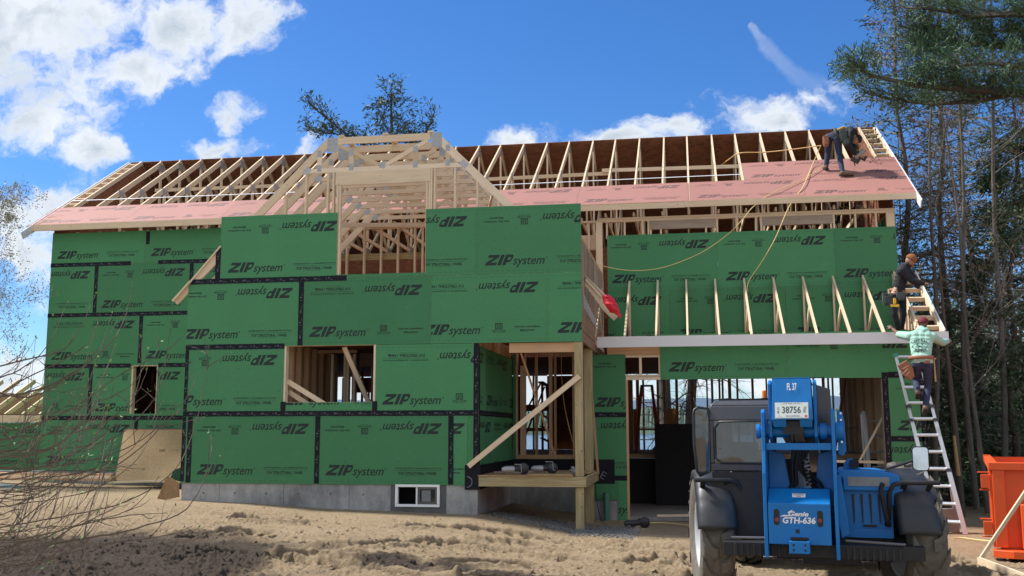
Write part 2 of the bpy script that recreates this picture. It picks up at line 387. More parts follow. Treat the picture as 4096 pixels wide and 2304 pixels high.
def clip(poly, u0, u1, v0, v1):
    for ax, lim, sg in ((0, u0, 1), (0, u1, -1), (1, v0, 1), (1, v1, -1)):
        o = []; n = len(poly)
        for i in range(n):
            a, b = poly[i], poly[(i+1) % n]; da, db = sg*(a[ax]-lim), sg*(b[ax]-lim)
            if da >= 0: o.append(a)
            if (da >= 0) != (db >= 0):
                t_ = da/(da-db); o.append((a[0]+(b[0]-a[0])*t_, a[1]+(b[1]-a[1])*t_))
        poly = o
        if len(poly) < 3: return None
    return poly
def write(mb, polys, O, U, V, m=1, lift=.002, rect=None):
    O, U, V = Vector(O), Vector(U), Vector(V); n = U.cross(V)
    for f in polys:
        if rect: f = clip(f, *rect)
        if f: mb.add([O+U*a+V*b+n*lift for a, b in f], [tuple(range(len(f)))], m)
def sheet(parent, O, rect, kind='SJ', U=(1, 0, 0), V=(0, 0, 1), name='sheathing_panel', mats=('green_sheathing', 'green_print'), th=.011, label=None):
    # O: lower left corner of the uncut sheet, rect = u0, u1, v0, v1 left after cutting; print faces U x V
    O, U, V = Vector(O), Vector(U), Vector(V); n = U.cross(V); u0, u1, v0, v1 = rect; mb = MB(); g = .0015
    c = O+U*(u0+u1)/2+V*(v0+v1)/2-n*th/2
    mb.obox(c, (U, V, n), ((u1-u0)/2-g, (v1-v0)/2-g, th/2), 0)
    mb.m[0] = mb.m[1] = mb.m[2] = mb.m[3] = 2
    write(mb, SHEET[kind], O, U, V, 1, .0015, (u0+.003, u1-.003, v0+.003, v1-.003))
    return mb.build(name, [MAT[mats[0]], MAT[mats[1]], MAT['panel_edge']], parent, label=label)
def tape(parent, p, q, wd=.095, U=(1, 0, 0), V=(0, 0, 1), lift=.004):
    p, q = Vector(p), Vector(q); U, V = Vector(U), Vector(V); n = U.cross(V); d = (q-p).normalized(); L = (q-p).length; s_ = n.cross(d)
    mb = MB(); k = max(2, int(L/.25)); rr = random.Random(int((p.x+p.z)*977))
    top = [p+d*(L*i/k)+s_*(wd/2+rr.uniform(-.003, .003))+n*lift for i in range(k+1)]; bot = [p+d*(L*i/k)-s_*(wd/2+rr.uniform(-.003, .003))+n*lift for i in range(k+1)]
    for i in range(k): mb.add([bot[i], bot[i+1], top[i+1], top[i]], [(0, 1, 2, 3)], 0)
    x = .12
    while x < L-.2:
        P = zip_word(0, -.012, .026)+fit_text('system', .075, .15, -.012, .018, shear=.3, res=1)+fit_text('FLASHING TAPE', .08, .17, -.028, .008, res=1)
        P += [[(.24, -.016), (.25, -.016), (.25, .014), (.24, .014)], [(.28, .004), (.312, .004), (.312, .018), (.28, .018)], [(.294, -.016), (.303, -.016), (.303, .004), (.294, .004)], [(.325, -.022), (.37, -.022), (.37, -.014), (.325, -.014)]]
        P = [f for f in P if x+max(a for a, b in f) < L-.02]
        write(mb, P, p+d*x+n*lift, d, s_, 1, .001); x += .46
    return mb.build('seam_tape', [MAT['tape_black'], MAT['tape_print']], parent)
# ================================================================== THE HOUSE
WOOD, INT, PT, WEA, LVL = (MAT[k] for k in ('spruce_lumber', 'interior_lumber', 'treated_lumber', 'weathered_lumber', 'laminated_timber'))
house = empty('house', (0, 0, 0), label='two storey timber house under construction, clad in green printed sheathing with half covered trussed roof', cat='house')
def hb(name, a, b, m=None, **kw):
    mb = MB(); mb.box(a, b); return mb.build(name, m or WOOD, house, **kw)
def hbeam(name, p, q, wd, dp, up=(0, 0, 1), m=None, **kw):
    mb = MB(); mb.beam(p, q, wd, dp, up); return mb.build(name, m or WOOD, house, **kw)
YM, YD, YP, YB = 4.65, 2.80, 3.50, 12.2        # main wall, garage wall, porch wall, back wall
XL, XR, XA0, XA1, XG = -6.15, 13.37, -.15, 5.37, 7.19
z0, z1, z2, z3, z4 = .684, 1.915, 3.135, 4.355, 5.575
YE, ZE, YR, ZR = 4.35, 6.505, 8.478, 9.139      # eave and ridge lines of the main roof (top of rafters)
SL = math.hypot(YR-YE, ZR-ZE); sdv = Vector((0, (YR-YE)/SL, (ZR-ZE)/SL)); snv = Vector((0, -sdv.z, sdv.y))
# ---- concrete foundation
mb = MB(); fx0 = XA0+.02
def wall_hole(mb, x0, x1, za, zb, y, th, hx0, hx1, hz0, hz1, m=0):
    mb.box((x0, y, za), (hx0, y+th, zb), m); mb.box((hx1, y, za), (x1, y+th, zb), m)
    mb.box((hx0, y, za), (hx1, y+th, hz0), m)
    if hz1 < zb: mb.box((hx0, y, hz1), (hx1, y+th, zb), m)
wall_hole(mb, fx0, XA1-.02, -.6, z0-.002, .012, .25, 3.88, 4.69, .29, .684)
mb.box((fx0, .262, -.6), (fx0+.25, YM, z0-.002)); mb.box((XA1-.27, .262, -.6), (XA1-.02, YP, z0-.002))
mb.box((XL+.02, YM+.012, -.6), (fx0, YM+.26, z0-.002)); mb.box((XA1-.02, YP+.012, -.6), (7.1, YP+.25, .95)); mb.box((7.1, YD+.012, -.6), (7.58, YD+.25, .26)); mb.box((7.1, YD+.262, -.6), (7.3, YP+.01, .95))
mb.box((XL+.02, YM+.262, -.6), (XL+.25, YB, .68)); mb.box((12.75, YD+.012, -.6), (XR-.02, YD+.25, .24)); mb.box((XR-.25, YD+.262, -.6), (XR-.02, YB, .24)); mb.box((XL+.25, YB-.25, -.6), (XR-.25, YB, .68))
mb.build('foundation', MAT['concrete'], house)
mb = MB()
for x in (.6, 1.82, 3.04): mb.box((x, .010, .2), (x+.006, .0119, z0-.01))
for x in (.3, .9, 1.5, 2.1, 2.7, 3.3):
    mb.cyl((x, .0085, .50), (x, .0119, .50), .016, n=10)
mb.build('form_mark', plain('form_mark_grey', (.09, .09, .09), .9), house, kind='stuff')
# patch marks of dark repair mortar around the basement window
mb = MB(); mb.box((3.80, .008, .17), (4.80, .0115, .29)); mb.box((3.80, .008, .2905), (3.879, .0115, .682)); mb.box((4.691, .008, .2905), (4.80, .0115, .682)); mb.build('mortar_patch', plain('dark_mortar', (.11, .11, .11), .9, var=.4), house)
bw = MB(); a0, a1, b0, b1 = 3.885, 4.685, .295, .680
for A, B in (((a0, -.015, b0), (a1, .06, b0+.045)), ((a0, -.015, b1-.045), (a1, .06, b1)), ((a0, -.015, b0+.046), (a0+.05, .06, b1-.046)), ((a1-.05, -.015, b0+.046), (a1, .06, b1-.046)), ((4.255, .0, b0+.046), (4.285, .06, b1-.046))): bw.box(A, B)
bwo = bw.build('basement_window', MAT['white_vinyl'], house, bevel=.006)
mb = MB(); mb.box((4.287, .012, .342), (4.634, .03, .633))
for A, B in (((4.30, .004, .355), (4.62, .011, .375)), ((4.30, .004, .60), (4.62, .011, .62)), ((4.30, .004, .3755), (4.32, .011, .5995)), ((4.60, .004, .3755), (4.62, .011, .5995))): mb.box(A, B, 1)
mb.box((4.36, .0045, .39), (4.52, .0105, .58), 2)
mb.build('pane', [MAT['dark_glass'], plain('grey_sash', (.12, .12, .12), .5), plain('pale_sticker', (.17, .18, .19), .5)], bwo)
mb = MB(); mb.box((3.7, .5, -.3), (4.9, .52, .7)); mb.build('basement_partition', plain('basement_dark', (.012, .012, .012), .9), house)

# ---- green sheathing of the front block (plane Y = 0)
def A(O, rect, kind): sheet(house, (O[0], -.012, O[1]), rect, kind)
bot = z0-.012
A((-2.44, bot), (2.29, 2.436, 0, 1.219), 'JS'); A((0, bot), (0, 2.438, 0, 1.219), 'SJ'); A((2.44, bot), (0, 2.438, 0, 1.219), 'SJ'); A((2.85, bot), (2.03, 2.32, 0, 1.219), 'JJ'); A((2.85, bot), (2.321, 2.52, .35, 1.219), 'JJ')
A((-.63, z1-.002), (.48, 2.40, 0, 1.219), 'SJ'); A((1.6, z1-.002), (.18, 1.885, 0, .203), 'SS'); A((3.46, z1-.002), (.03, 1.91, 0, 1.219), 'JS')
A((s3 := 2.063-2.438, z2), (.225, 2.438, 0, 1.219), 'SJ'); A((2.063, z2), (0, 2.438, 0, 1.219), 'JS'); A((6.597-2.438, z2), (.342, 2.438, 0, 1.219), 'JS'); A((6.597, z2), (0, .593, 0, 1.219), 'JS')
A((.452, z3), (0, 2.268, 0, 1.219), 'SJ'); A((2.72-1.2, z3), (1.2, 2.863, 0, .065), 'JS'); A((2.873, z3), (1.512, 2.438, 0, 1.219), 'SJ'); A((5.311, z3), (0, 1.879, 0, 1.219), 'SJ')
A((s3, z3-1.22+1.221), (.225, .826, 0, 1.0), 'SJ') if 0 else None
ta = lambda p, q, **k: tape(house, (p[0], -.012, p[1]), (q[0], -.012, q[1]), **k)
ta((XA0, z1), (XA1, z1)); ta((XA0, z2), (1.77, z2)); ta((XA0+.02, z3), (2.92, z3))
for X, a, b in ((0, z0, z1-.05), (2.44, z0, z1-.05), (4.88, z0, z1-.05), (1.775, z1+.05, 2.13), (3.49, z1+.05, 2.13), (2.063, z2+.005, z3-.05), (.42, z3+.05, 4.98)): ta((X, a), (X, b), wd=.095 if X != .42 else .10)
ta((XA1-.045, z1+.05), (XA1-.045, z2)); ta((XA1-.045, 1.0), (XA1-.045, z1-.05)); ta((XA0+.035, z0+.02), (XA0+.035, z1-.05), wd=.07); ta((XA0+.035, z1+.05), (XA0+.035, z2-.05), wd=.07)
# black flashing membrane under the porch door side
mb = MB(); mb.box((5.13, -.020, .60), (5.40, -.0145, 1.02)); mb.tube([(5.17+.09*math.cos(t), -.022, .73+.09*math.sin(t)) for t in [R(-90+i*12) for i in range(16)]], .012, 6, 1); mb.build('flashing_membrane', [MAT['tape_black'], MAT['tape_print']], house)
# ---- window opening of the front block: framing around and behind
mb = MB(); wx0, wx1, wz0, wz1 = 1.77, 3.49, 2.118, 3.133
mb.box((wx0-.01, 0, wz0-.04), (wx1+.01, .14, wz0)); mb.box((wx0-.01, 0, wz1), (wx1+.01, .14, wz1+.04))
mb.box((wx0-.01, 0, wz0+.001), (wx0+.03, .14, wz1-.001)); mb.box((wx1-.04, 0, wz0+.001), (wx1+.01, .14, wz1-.001)); mb.build('window_frame', WOOD, house)

# ---- main wall left wing (plane Y = 4.65)
def Bs(O, rect, kind): sheet(house, (O[0], YM-.012, O[1]), rect, kind)
Bs((-6.15, .694), (.02, 2.438, 0, 1.219), 'SJ'); Bs((-3.71, .694), (0, 2.438, 0, 1.219), 'SS'); Bs((-1.27, .694), (0, 1.2, 0, 1.219), 'SS')
Bs((-7.37, z1), (1.24, 2.438, 0, 1.219), 'JS'); Bs((-4.93, z1), (0, 1.03, 0, 1.219), 'SJ'); Bs((-4.93, z1), (1.03, 1.69, 0, .095), 'SJ'); Bs((-4.93, z1), (1.69, 2.438, 0, 1.219), 'SS'); Bs((-2.49, z1), (0, 2.42, 0, 1.219), 'SJ')
Bs((-6.15, z2), (.02, 2.438, 0, 1.219), 'JS'); Bs((-3.71, z2), (0, 2.438, 0, 1.219), 'JJ'); Bs((-1.27, z2), (0, 1.2, 0, 1.219), 'SS')
Bs((-7.37, z3), (1.24, 2.438, 0, 1.219), 'SJ'); Bs((-4.93, z3), (0, 2.438, 0, 1.219), 'SJ'); Bs((-3.4, z3), (.911, 2.438, 0, 1.219), 'SJ'); Bs((-.95, z3), (0, 1.3, 0, 1.219), 'SJ')
Bs((-6.15, z4), (.02, 2.438, 0, .78), 'SJ'); Bs((-3.71, z4), (0, 2.438, 0, .78), 'SJ'); Bs((-1.27, z4), (0, 2.438, 0, .78), 'SJ')
tb = lambda p, q, **k: tape(house, (p[0], YM-.012, p[1]), (q[0], YM-.012, q[1]), **k)
tb((XL, z1), (-.2, z1)); tb((XL, z2), (-3.92, z2)); tb((-3.22, z2), (-.2, z2)); tb((XL, z3), (.3, z3)); tb((XL, z4), (-4.05, z4)); tb((-3.35, z4), (.3, z4))
for X, a, b in ((-3.71, z0, z1-.05), (-4.93, z1+.05, z2-.05), (-3.71, z2+.05, z3-.05), (-4.93, z3+.05, z4-.05), (-2.49, z3+.05, z4-.05), (-3.64, 6.02, 6.33)): tb((X, a), (X, b))
mb = MB(); mb.box((-3.905, YM, 2.0), (-3.86, YM+.14, 3.13)); mb.box((-3.26, YM, 2.0), (-3.22, YM+.14, 3.13)); mb.box((-3.859, YM, 1.97), (-3.261, YM+.14, 2.008)); mb.box((-3.859, YM, 3.12), (-3.261, YM+.14, 3.16)); mb.build('window_frame', WOOD, house)
hb('gable_wall', (XL, YM+.001, .69), (XL+.012, YB, 6.35), MAT['green_sheathing'])
hb('gable_wall', (XR-.012, YM+.001, 3.35), (XR, YB, 6.35), MAT['green_sheathing'])
# ---- main wall right wing above the garage roof
def Cs(O, rect, kind): sheet(house, (O[0], YM-.012, O[1]), rect, kind)
zc = 4.648
Cs((7.224, zc), (.069, 2.438, 0, 1.219), 'SJ'); Cs((9.662, zc), (0, 2.438, 0, 1.219), 'SJ'); Cs((12.10, zc), (0, 1.27, 0, 1.219), 'SJ')
Cs((6.18, zc-1.219), (1.11, 2.438, 0, 1.219), 'JJ'); Cs((8.62, zc-1.219), (0, 2.438, 0, 1.219), 'SJ'); Cs((11.06, zc-1.219), (0, 2.31, 0, 1.219), 'SJ')
# ---- garage wall (plane Y = 2.8)
def Ds(O, rect, kind, **k): sheet(house, (O[0], YD-.012, O[1]), rect, kind, **k)
Ds((8.44, 2.60), (.01, 2.438, 0, .9), 'SS'); Ds((10.88, 2.28), (0, 2.438, .32, 1.22), 'SJ'); 
Ds((6.98, 1.92), (.12, .78, 0, 1.19), 'JJ'); Ds((6.05, .70), (1.05, 1.71, 0, 1.219), 'SS'); Ds((6.9, -.14), (.68, .86, 0, .838), 'JJ')
hb('sheathing_panel', (7.10, YD-.012, .27), (7.577, YD-.001, .698), MAT['green_sheathing'])
Ds((12.68, 1.455), (0, .69, 0, 1.20), 'SS'); Ds((11.4, .236), (1.28, 1.97, 0, 1.217), 'SJ')
tape(house, (7.10, YD-.012, 1.92), (7.76, YD-.012, 1.92)); tape(house, (7.52, YD-.012, .69), (7.76, YD-.012, .69))
tape(house, (12.66, YD-.016, .3), (12.66, YD-.016, 2.70), wd=.11); tape(house, (12.72, YD-.016, 2.655), (XR, YD-.016, 2.655), wd=.11); tape(house, (12.72, YD-.016, 1.455), (XR, YD-.016, 1.455)); tape(house, (XR-.05, YD-.016, .3), (XR-.05, YD-.016, 2.6))
hb('flashing_membrane', (7.10, YD-.022, .58), (7.52, YD-.0175, 1.05), MAT['tape_black'])
mb = MB(); write(mb, fit_text('E', 0, .10, 0, .15, offset=.0), (7.22, YD-.022, .70), (.85, 0, -.5), (.5, 0, .85), 0, .003); mb.build('membrane_lettering', MAT['tape_print'], house)
hb('garage_side_wall', (XR-.012, YD+.001, .24), (XR, YM, 3.3), MAT['green_sheathing'])
# transom framing between the left garage panel and the header sheets
mb = MB()
for a, b in (((7.765, YD, 3.045), (8.445, YD+.09, 3.085)), ((7.765, YD, 2.66), (8.445, YD+.09, 2.70)), ((7.765, YD, 2.60), (8.445, YD+.09, 2.655)), ((8.03, YD+.005, 2.701), (8.08, YD+.085, 3.044)), ((8.41, YD+.005, 2.701), (8.445, YD+.085, 3.044))): mb.box(a, b)
mb.build('transom_frame', WOOD, house)
hb('header_beam', (7.40, YD+.01, 3.09), (8.46, YD+.09, 3.28), INT); hb('header_beam', (8.46, YD+.001, 2.605), (12.62, YD+.09, 3.1), INT)
hb('jamb', (7.75, YD, -.1), (7.80, YD+.14, 2.6), INT); hb('jamb', (12.60, YD, .0), (12.66, YD+.14, 2.6), WEA)
mb = MB()
for x in np.arange(12.95, 13.3, .2): mb.box((x, YD+.01, .24), (x+.04, YD+.1, 3.2))
mb.build('stud', INT, house)

# ---- porch side wall and back wall
U2, V2 = (0, 1, 0), (0, 0, 1)
def Ps(O, rect, kind): sheet(house, (XA1, O[0], O[1]), rect, kind, U=U2)
Ps((-1.9, z1), (1.9, 2.437, 0, 1.17), 'SJ'); Ps((.55, z1), (0, 2.438, 0, 1.17), 'JS'); Ps((2.99, z1), (0, .5, 0, 1.17), 'SJ'); Ps((-1.2, .70), (1.2, 2.437, .3, 1.219), 'JJ'); Ps((1.24, .70), (0, 2.25, .3, 1.219), 'SS')
tape(house, (XA1, 0, z1), (XA1, YP, z1), U=U2); tape(house, (XA1, .05, z1+.05), (XA1, .05, 3.08), wd=.09, U=U2); tape(house, (XA1, .05, 1.02), (XA1, .05, z1-.05), wd=.09, U=U2)
hb('flashing_membrane', (XA1+.001, .0, .60), (XA1+.012, YP-.02, 1.02), MAT['tape_black'])
mb = MB()
for y in np.arange(.2, YP, .30): mb.box((XA1-.05, y, 3.09), (XA1+.006, y+.05, 3.32))
mb.box((XA1-.14, .0, 3.09), (XA1-.055, YP, 3.32), 1); mb.build('rim_blocking', [INT, LVL], house)
hb('sheathing_panel', (XA1+.012, YP-.012, 1.03), (5.44, YP, 3.2), MAT['green_sheathing'])
hb('flashing_membrane', (XA1+.013, YP-.03, .60), (7.09, YP-.014, 1.03), MAT['tape_black'])
mb = MB()
for a, b in (((5.44, YP-.02, 1.035), (7.1, YP+.12, 1.075)), ((5.44, YP-.01, 1.077), (7.1, YP+.12, 1.115)), ((5.44, YP, 1.117), (5.475, YP+.12, 3.2)), ((5.53, YP+.01, 1.117), (5.64, YP+.13, 3.2)), ((5.84, YP+.01, 1.117), (5.89, YP+.10, 3.2)),
             ((6.13, YP+.01, 1.117), (6.2, YP+.12, 3.2)), ((6.62, YP+.01, 1.117), (6.68, YP+.12, 3.2)), ((6.24, YP+.01, 1.117), (6.28, YP+.12, 3.2))): mb.box(a, b)
mb.build('door_framing', INT, house)
hb('dark_post_block', (5.5, YP-.012, 2.95), (5.62, YP, 3.22), plain('maroon_block', (.10, .02, .015), .7))
# ---- porch
mb = MB(); mb.box((5.38, -.045, .66), (7.235, -.007, .83)); mb.box((7.20, -.006, .66), (7.238, 2.38, .83)); mb.box((5.41, 0, .70), (5.45, 2.38, .83)); mb.box((5.45, 2.34, .70), (7.19, 2.38, .83))
for x in (5.9, 6.4): mb.box((x, -.005, .70), (x+.04, 2.33, .83))
mb.build('porch_rim', PT, house)
mb = MB(); mb.box((5.37, -.07, .832), (7.02, 1.2, .850)); mb.box((5.39, 1.205, .832), (7.18, 2.4, .850)); mb.box((6.25, -.085, .852), (7.0, .35, .872)); mb.build('porch_deck', MAT['osb'], house)
mb = MB(); mb.box((7.05, 0, .835), (7.19, .14, 3.13)); mb.box((7.05, .0, -.03), (7.19, .14, .655)); mb.box((7.04, -.005, -.12), (7.20, .15, -.031), 1); mb.build('porch_post', [PT, MAT['slab_concrete']], house)
mb = MB(); mb.box((7.015, 2.0, -.1), (7.17, 2.15, 3.17)); mb.box((7.0, 1.99, -.22), (7.18, 2.16, -.101), 1); mb.build('porch_post', [PT, MAT['slab_concrete']], house)
hbeam('brace_board', (5.205, -.07, 1.0), (7.14, -.035, 2.54), .038, .088, up=(0, 0, 1))
hbeam('brace_board', (7.215, 2.55, .78), (7.12, 2.3, 2.5), .04, .07, up=(0, 1, 0), m=INT)
mb = MB(); mb.beam((6.02, .35, 3.1), (6.42, 2.3, 1.1), .035, .07, up=(0, -1, .3)); mb.build('brace_board', INT, house)
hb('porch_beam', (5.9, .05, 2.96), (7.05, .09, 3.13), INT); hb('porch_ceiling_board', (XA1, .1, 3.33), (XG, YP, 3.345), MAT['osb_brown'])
# overhanging upper storey, right flank (plane X = 7.19)
hbeam('rim_beam', (XG-.03, .0, 3.40), (XG-.03, YP+.2, 3.40), .045, .50, m=LVL)
mb = MB(); i = 0
for y in np.arange(.05, 4.6, .135):
    zt = 5.0-max(0, y-.6)*.0; mb.box((XG-.12, y, 3.655), (XG-.012+.01*(i % 3), y+.05, min(4.95, 5.2))); i += 1
mb.build('stud', WEA, house)
for k in range(7): y = .25+k*.35; hb('truss_plate', (XG+.004, y, 3.75-.02*k), (XG+.012, y+.28, 3.98-.03*k), MAT['galvanised'])
hbeam('gable_tail', (XG-.06, .62, 4.42), (XG+.50, .62, 3.80), .038, .12, up=(0, -1, 0), m=WEA)
hbeam('gable_tail', (XG+.02, .58, 4.30), (XG+.55, .58, 3.70), .038, .05, up=(0, -1, 0), m=WOOD)
mb = MB(); mb.box((XG-.14, .02, 4.95), (XG-.01, 4.6, 5.03)); mb.build('top_plate', INT, house)

# ---- main roof trusses
X0, SP = 4.2258, .6096
def truss_mesh():
    mb = MB(); d = .13
    c0 = Vector((0, YE+.01, ZE))-snv*d/2; c1 = Vector((0, YR, ZR))-snv*d/2
    mb.beam(c0, c1+sdv*.04, .038, d, up=snv)
    b2 = Vector((0, 2*YR-YE-.01, ZE)); sn2 = Vector((0, snv.y*-1, snv.z)); m0 = Vector((0, YR, ZR))-sn2*d/2
    mb.beam(b2-sn2*d/2, m0+Vector((0, -.03, .02)), .038, d, up=sn2)
    zb = 6.29
    mb.beam((0, YM+.02, zb+.045), (0, YB-.02, zb+.045), .038, .09)
    mb.beam((0, YR, zb+.09), (0, YR, ZR-.12), .037, .09, up=(0, 1, 0))
    for s_ in (-1, 1):
        mb.beam((0, YR+s_*.1, zb+.09), (0, YR+s_*1.9, ZR-1.9*.638-.12), .037, .09, up=(0, 1, 0)); mb.beam((0, YR+s_*1.95, zb+.09), (0, YR+s_*1.95, ZR-1.95*.638-.13), .037, .09, up=(0, 1, 0))
    for s_ in (-1, 1):
        mb.box((s_*.0195-.001, YR-.13, ZR-.30), (s_*.0195+.001, YR+.13, ZR-.09), 1)
        mb.box((s_*.0195-.001, YR-2.1, ZR-1.95*.638-.22), (s_*.0195+.001, YR-1.85, ZR-1.95*.638-.06), 1); mb.box((s_*.0195-.001, YR-.18, zb+.01), (s_*.0195+.001, YR+.18, zb+.16), 1)
    return mb.mesh('roof_truss', [WOOD, MAT['galvanised']])
tm = truss_mesh()
for k in range(-17, 16):
    o = bpy.data.objects.new('roof_truss', tm); C.objects.link(o); o.parent = house; o.location = (X0+SP*k+(.008*((k*7) % 5-2)), 0, 0)
XT = [X0+SP*k for k in range(-17, 16)]
eb = Vector((0, YE, ZE))
def on_slope(X, s, lift=0): return Vector((X, YE, ZE))+sdv*s+snv*lift
# fascia boards, back slope, gable ends
mb = MB(); mb.box((XL-.47, YE-.04, ZE-.135), (-1.3, YE, ZE+.012)); mb.box((-1.298, YE-.04, ZE-.14), (2.3, YE, ZE+.01)); mb.build('fascia_board', WOOD, house)
mb = MB(); mb.box((4.2, YE-.04, ZE-.135), (9.0, YE, ZE-.01)); mb.build('fascia_board', WOOD, house)
mb = MB(); mb.box((9.002, YE-.04, ZE-.13), (XR+.39, YE, ZE+.002)); mb.build('fascia_board', WOOD, house)
bs = MB(); yb2, zb2 = 2*YR-YE, ZE
for i in range(8):
    xa = XL-.3+i*2.53; bs.prism([(xa, YR, ZR+.004), (xa+2.53, YR, ZR+.004), (xa+2.53, yb2, zb2+.004), (xa, yb2, zb2+.004)], (0, .006, .012))
bs.build('back_roof_sheathing', MAT['osb_brown'], house)
for X in (XL+.015, XR-.04):
    mb = MB(); mb.prism([(X, YE+.32, 6.30), (X, 2*YR-YE-.32, 6.30), (X, 2*YR-YE-.32, ZE+.14), (X, YR, ZR-.03), (X, YE+.32, ZE+.14)], (.012, 0, 0)); mb.build('gable_end_board', MAT['osb_brown'], house)
# rake ladders: lookouts between the end truss and the barge rafter
for side, xa, xb in ((-1, XL+.01, XL-.30), (1, XR+.02, XR+.33)):
    n = 12
    for i in range(n):
        s_ = SL-.10-i*.405
        if s_ < (2.42 if side > 0 else 1.2): break
        p = on_slope(xa, s_, -.055); q = on_slope(xb, s_, -.055); hbeam('lookout', p, q, .038, .085, up=snv)
    mb = MB(); mb.beam(on_slope(xb+side*.02, -.03, -.06), on_slope(xb+side*.02, SL, -.06), .038, .12, up=snv); mb.beam(on_slope(xa-side*.03, 2.46 if side > 0 else 1.24, -.02), on_slope(xa-side*.03, SL, -.02), .04, .10, up=snv); mb.build('barge_rafter', WOOD, house)
    mb = MB(); mb.beam(on_slope(xb+side*.053, -.48, -.07), on_slope(xb+side*.053, SL+.02, -.07), .02, .165, up=snv); mb.beam(on_slope(xb+side*.066, -.46, .0), on_slope(xb+side*.066, SL+.02, .0), .02, .05, up=snv); mb.build('barge_board', MAT['white_trim'], house)
# pink-red roof sheets: first course along the eave, second course at the right end
sv = tuple(sdv)
def Rs(X, s_, rect, kind): sheet(house, tuple(on_slope(X, s_, .013)), rect, kind, V=sv, name='roof_panel', mats=('red_sheathing', 'red_print'))
xs_ = XL-.45
for X, r_, k_ in ((XL-.45, (0, 2.438), 'SJ'), (XL+1.99, (0, 2.438), 'JS'), (XL+4.43, (0, 2.438), 'SJ'), (XL+6.87, (0, 2.438), 'JS'), (4.2, (0, 2.438), 'SJ'), (6.64, (0, 2.438), 'SJ'), (9.10, (0, 2.438), 'SJ'), (11.54, (0, 2.438), 'JS')):
    if X > 11: r_ = (0, XR+.40-X)
    Rs(X, 0, (*r_, 0, 1.219), k_)
Rs(4.2-2.438, 0, (1.3, 2.438, 0, 1.219), 'SJ')
Rs(10.32, 1.222, (0, 2.438, 0, 1.219), 'SJ'); Rs(12.76, 1.222, (0, XR+.40-12.76, 0, 1.219), 'JS')
# light metal strap over the rafters and timber brace inside
mb = MB(); mb.beam(on_slope(XL-.3, 1.75, .006), on_slope(-.3, 1.70, .006), .03, .006, up=snv); mb.build('steel_strap', MAT['steel_strap'], house)
mb = MB(); mb.beam(on_slope(4.3, 1.62, .004), on_slope(10.3, 1.66, .004), .03, .006, up=snv); mb.build('steel_strap', MAT['steel_strap'], house)
mb = MB(); mb.beam((XL+1.2, 7.2, 7.98), (1, 7.2, 7.96), .038, .088, up=(0, 0, 1)); mb.beam((3.5, 7.2, 7.90), (7.2, 7.2, 7.92), .038, .088); mb.beam((7.0, 7.16, 7.99), (10.4, 7.16, 7.95), .038, .088); mb.build('lateral_brace', WOOD, house)

# ---- garage roof: half trusses leaning on the main wall, white fascia, right rake ladder
YF, ZF, ZW = 2.52, 3.45, 4.86
gs = Vector((0, YM-YF, ZW-ZF)); GL = gs.length; gs.normalize(); gn = Vector((0, -gs.z, gs.y))
mb = MB()
a = Vector((0, YF, ZF)); b = Vector((0, YM-.02, ZW-.013)); mb.beam(a-gn*.045, b-gn*.045, .038, .09, up=gn)
mb.beam((0, YM-.06, 3.36), (0, YM-.06, ZW-.14), .037, .085, up=(0, 1, 0)); mb.beam((0, YM-.12, 3.45), (0, YM-1.0, ZW-.80), .036, .085, up=(0, 1, 0)); mb.beam((0, YF+.02, 3.33), (0, YM-.02, 3.33), .037, .09)
gt = mb.mesh('garage_truss', [WOOD])
for k in range(11):
    o = bpy.data.objects.new('garage_truss', gt); C.objects.link(o); o.parent = house; o.location = (7.16+SP*k+(.02 if k == 0 else 0), 0, 0)
hb('garage_fascia', (7.235, YF-.03, 3.225), (13.78, YF, 3.435), MAT['white_trim']); hb('fascia_backing', (7.235, YF+.001, 3.28), (13.74, YF+.035, 3.44), WOOD)
def gp(X, s_, l): return Vector((X, YF, ZF))+gs*s_+gn*l
for i in range(6): hbeam('lookout', gp(13.30, .22+i*.405, -.05), gp(13.66, .22+i*.405, -.05), .038, .09, up=gn)
mb = MB(); mb.beam(gp(13.68, -.0, -.05), gp(13.68, GL+.02, -.05), .038, .10, up=gn); mb.beam(gp(13.28, .0, .0), gp(13.28, GL, .0), .045, .1, up=gn); mb.build('barge_rafter', WOOD, house)
hbeam('barge_board', gp(13.715, -.04, -.03), gp(13.715, GL+.03, -.03), .022, .15, up=gn, m=MAT['white_trim'])
mb = MB()
for y in (3.0, 3.3, 3.6, 3.9, 4.2, 4.5): mb.box((13.25, y, 3.3), (13.29, y+.09, ZF+(y-YF)*.66-.12))
mb.build('stud', WOOD, house)
hb('garage_end_wall', (13.292, YF+.3, 3.3), (13.302, YM, 3.6), MAT['osb'])
hb('garage_soffit_board', (7.3, YD+.1, 3.27), (13.25, YM-.03, 3.28), MAT['osb_brown'])

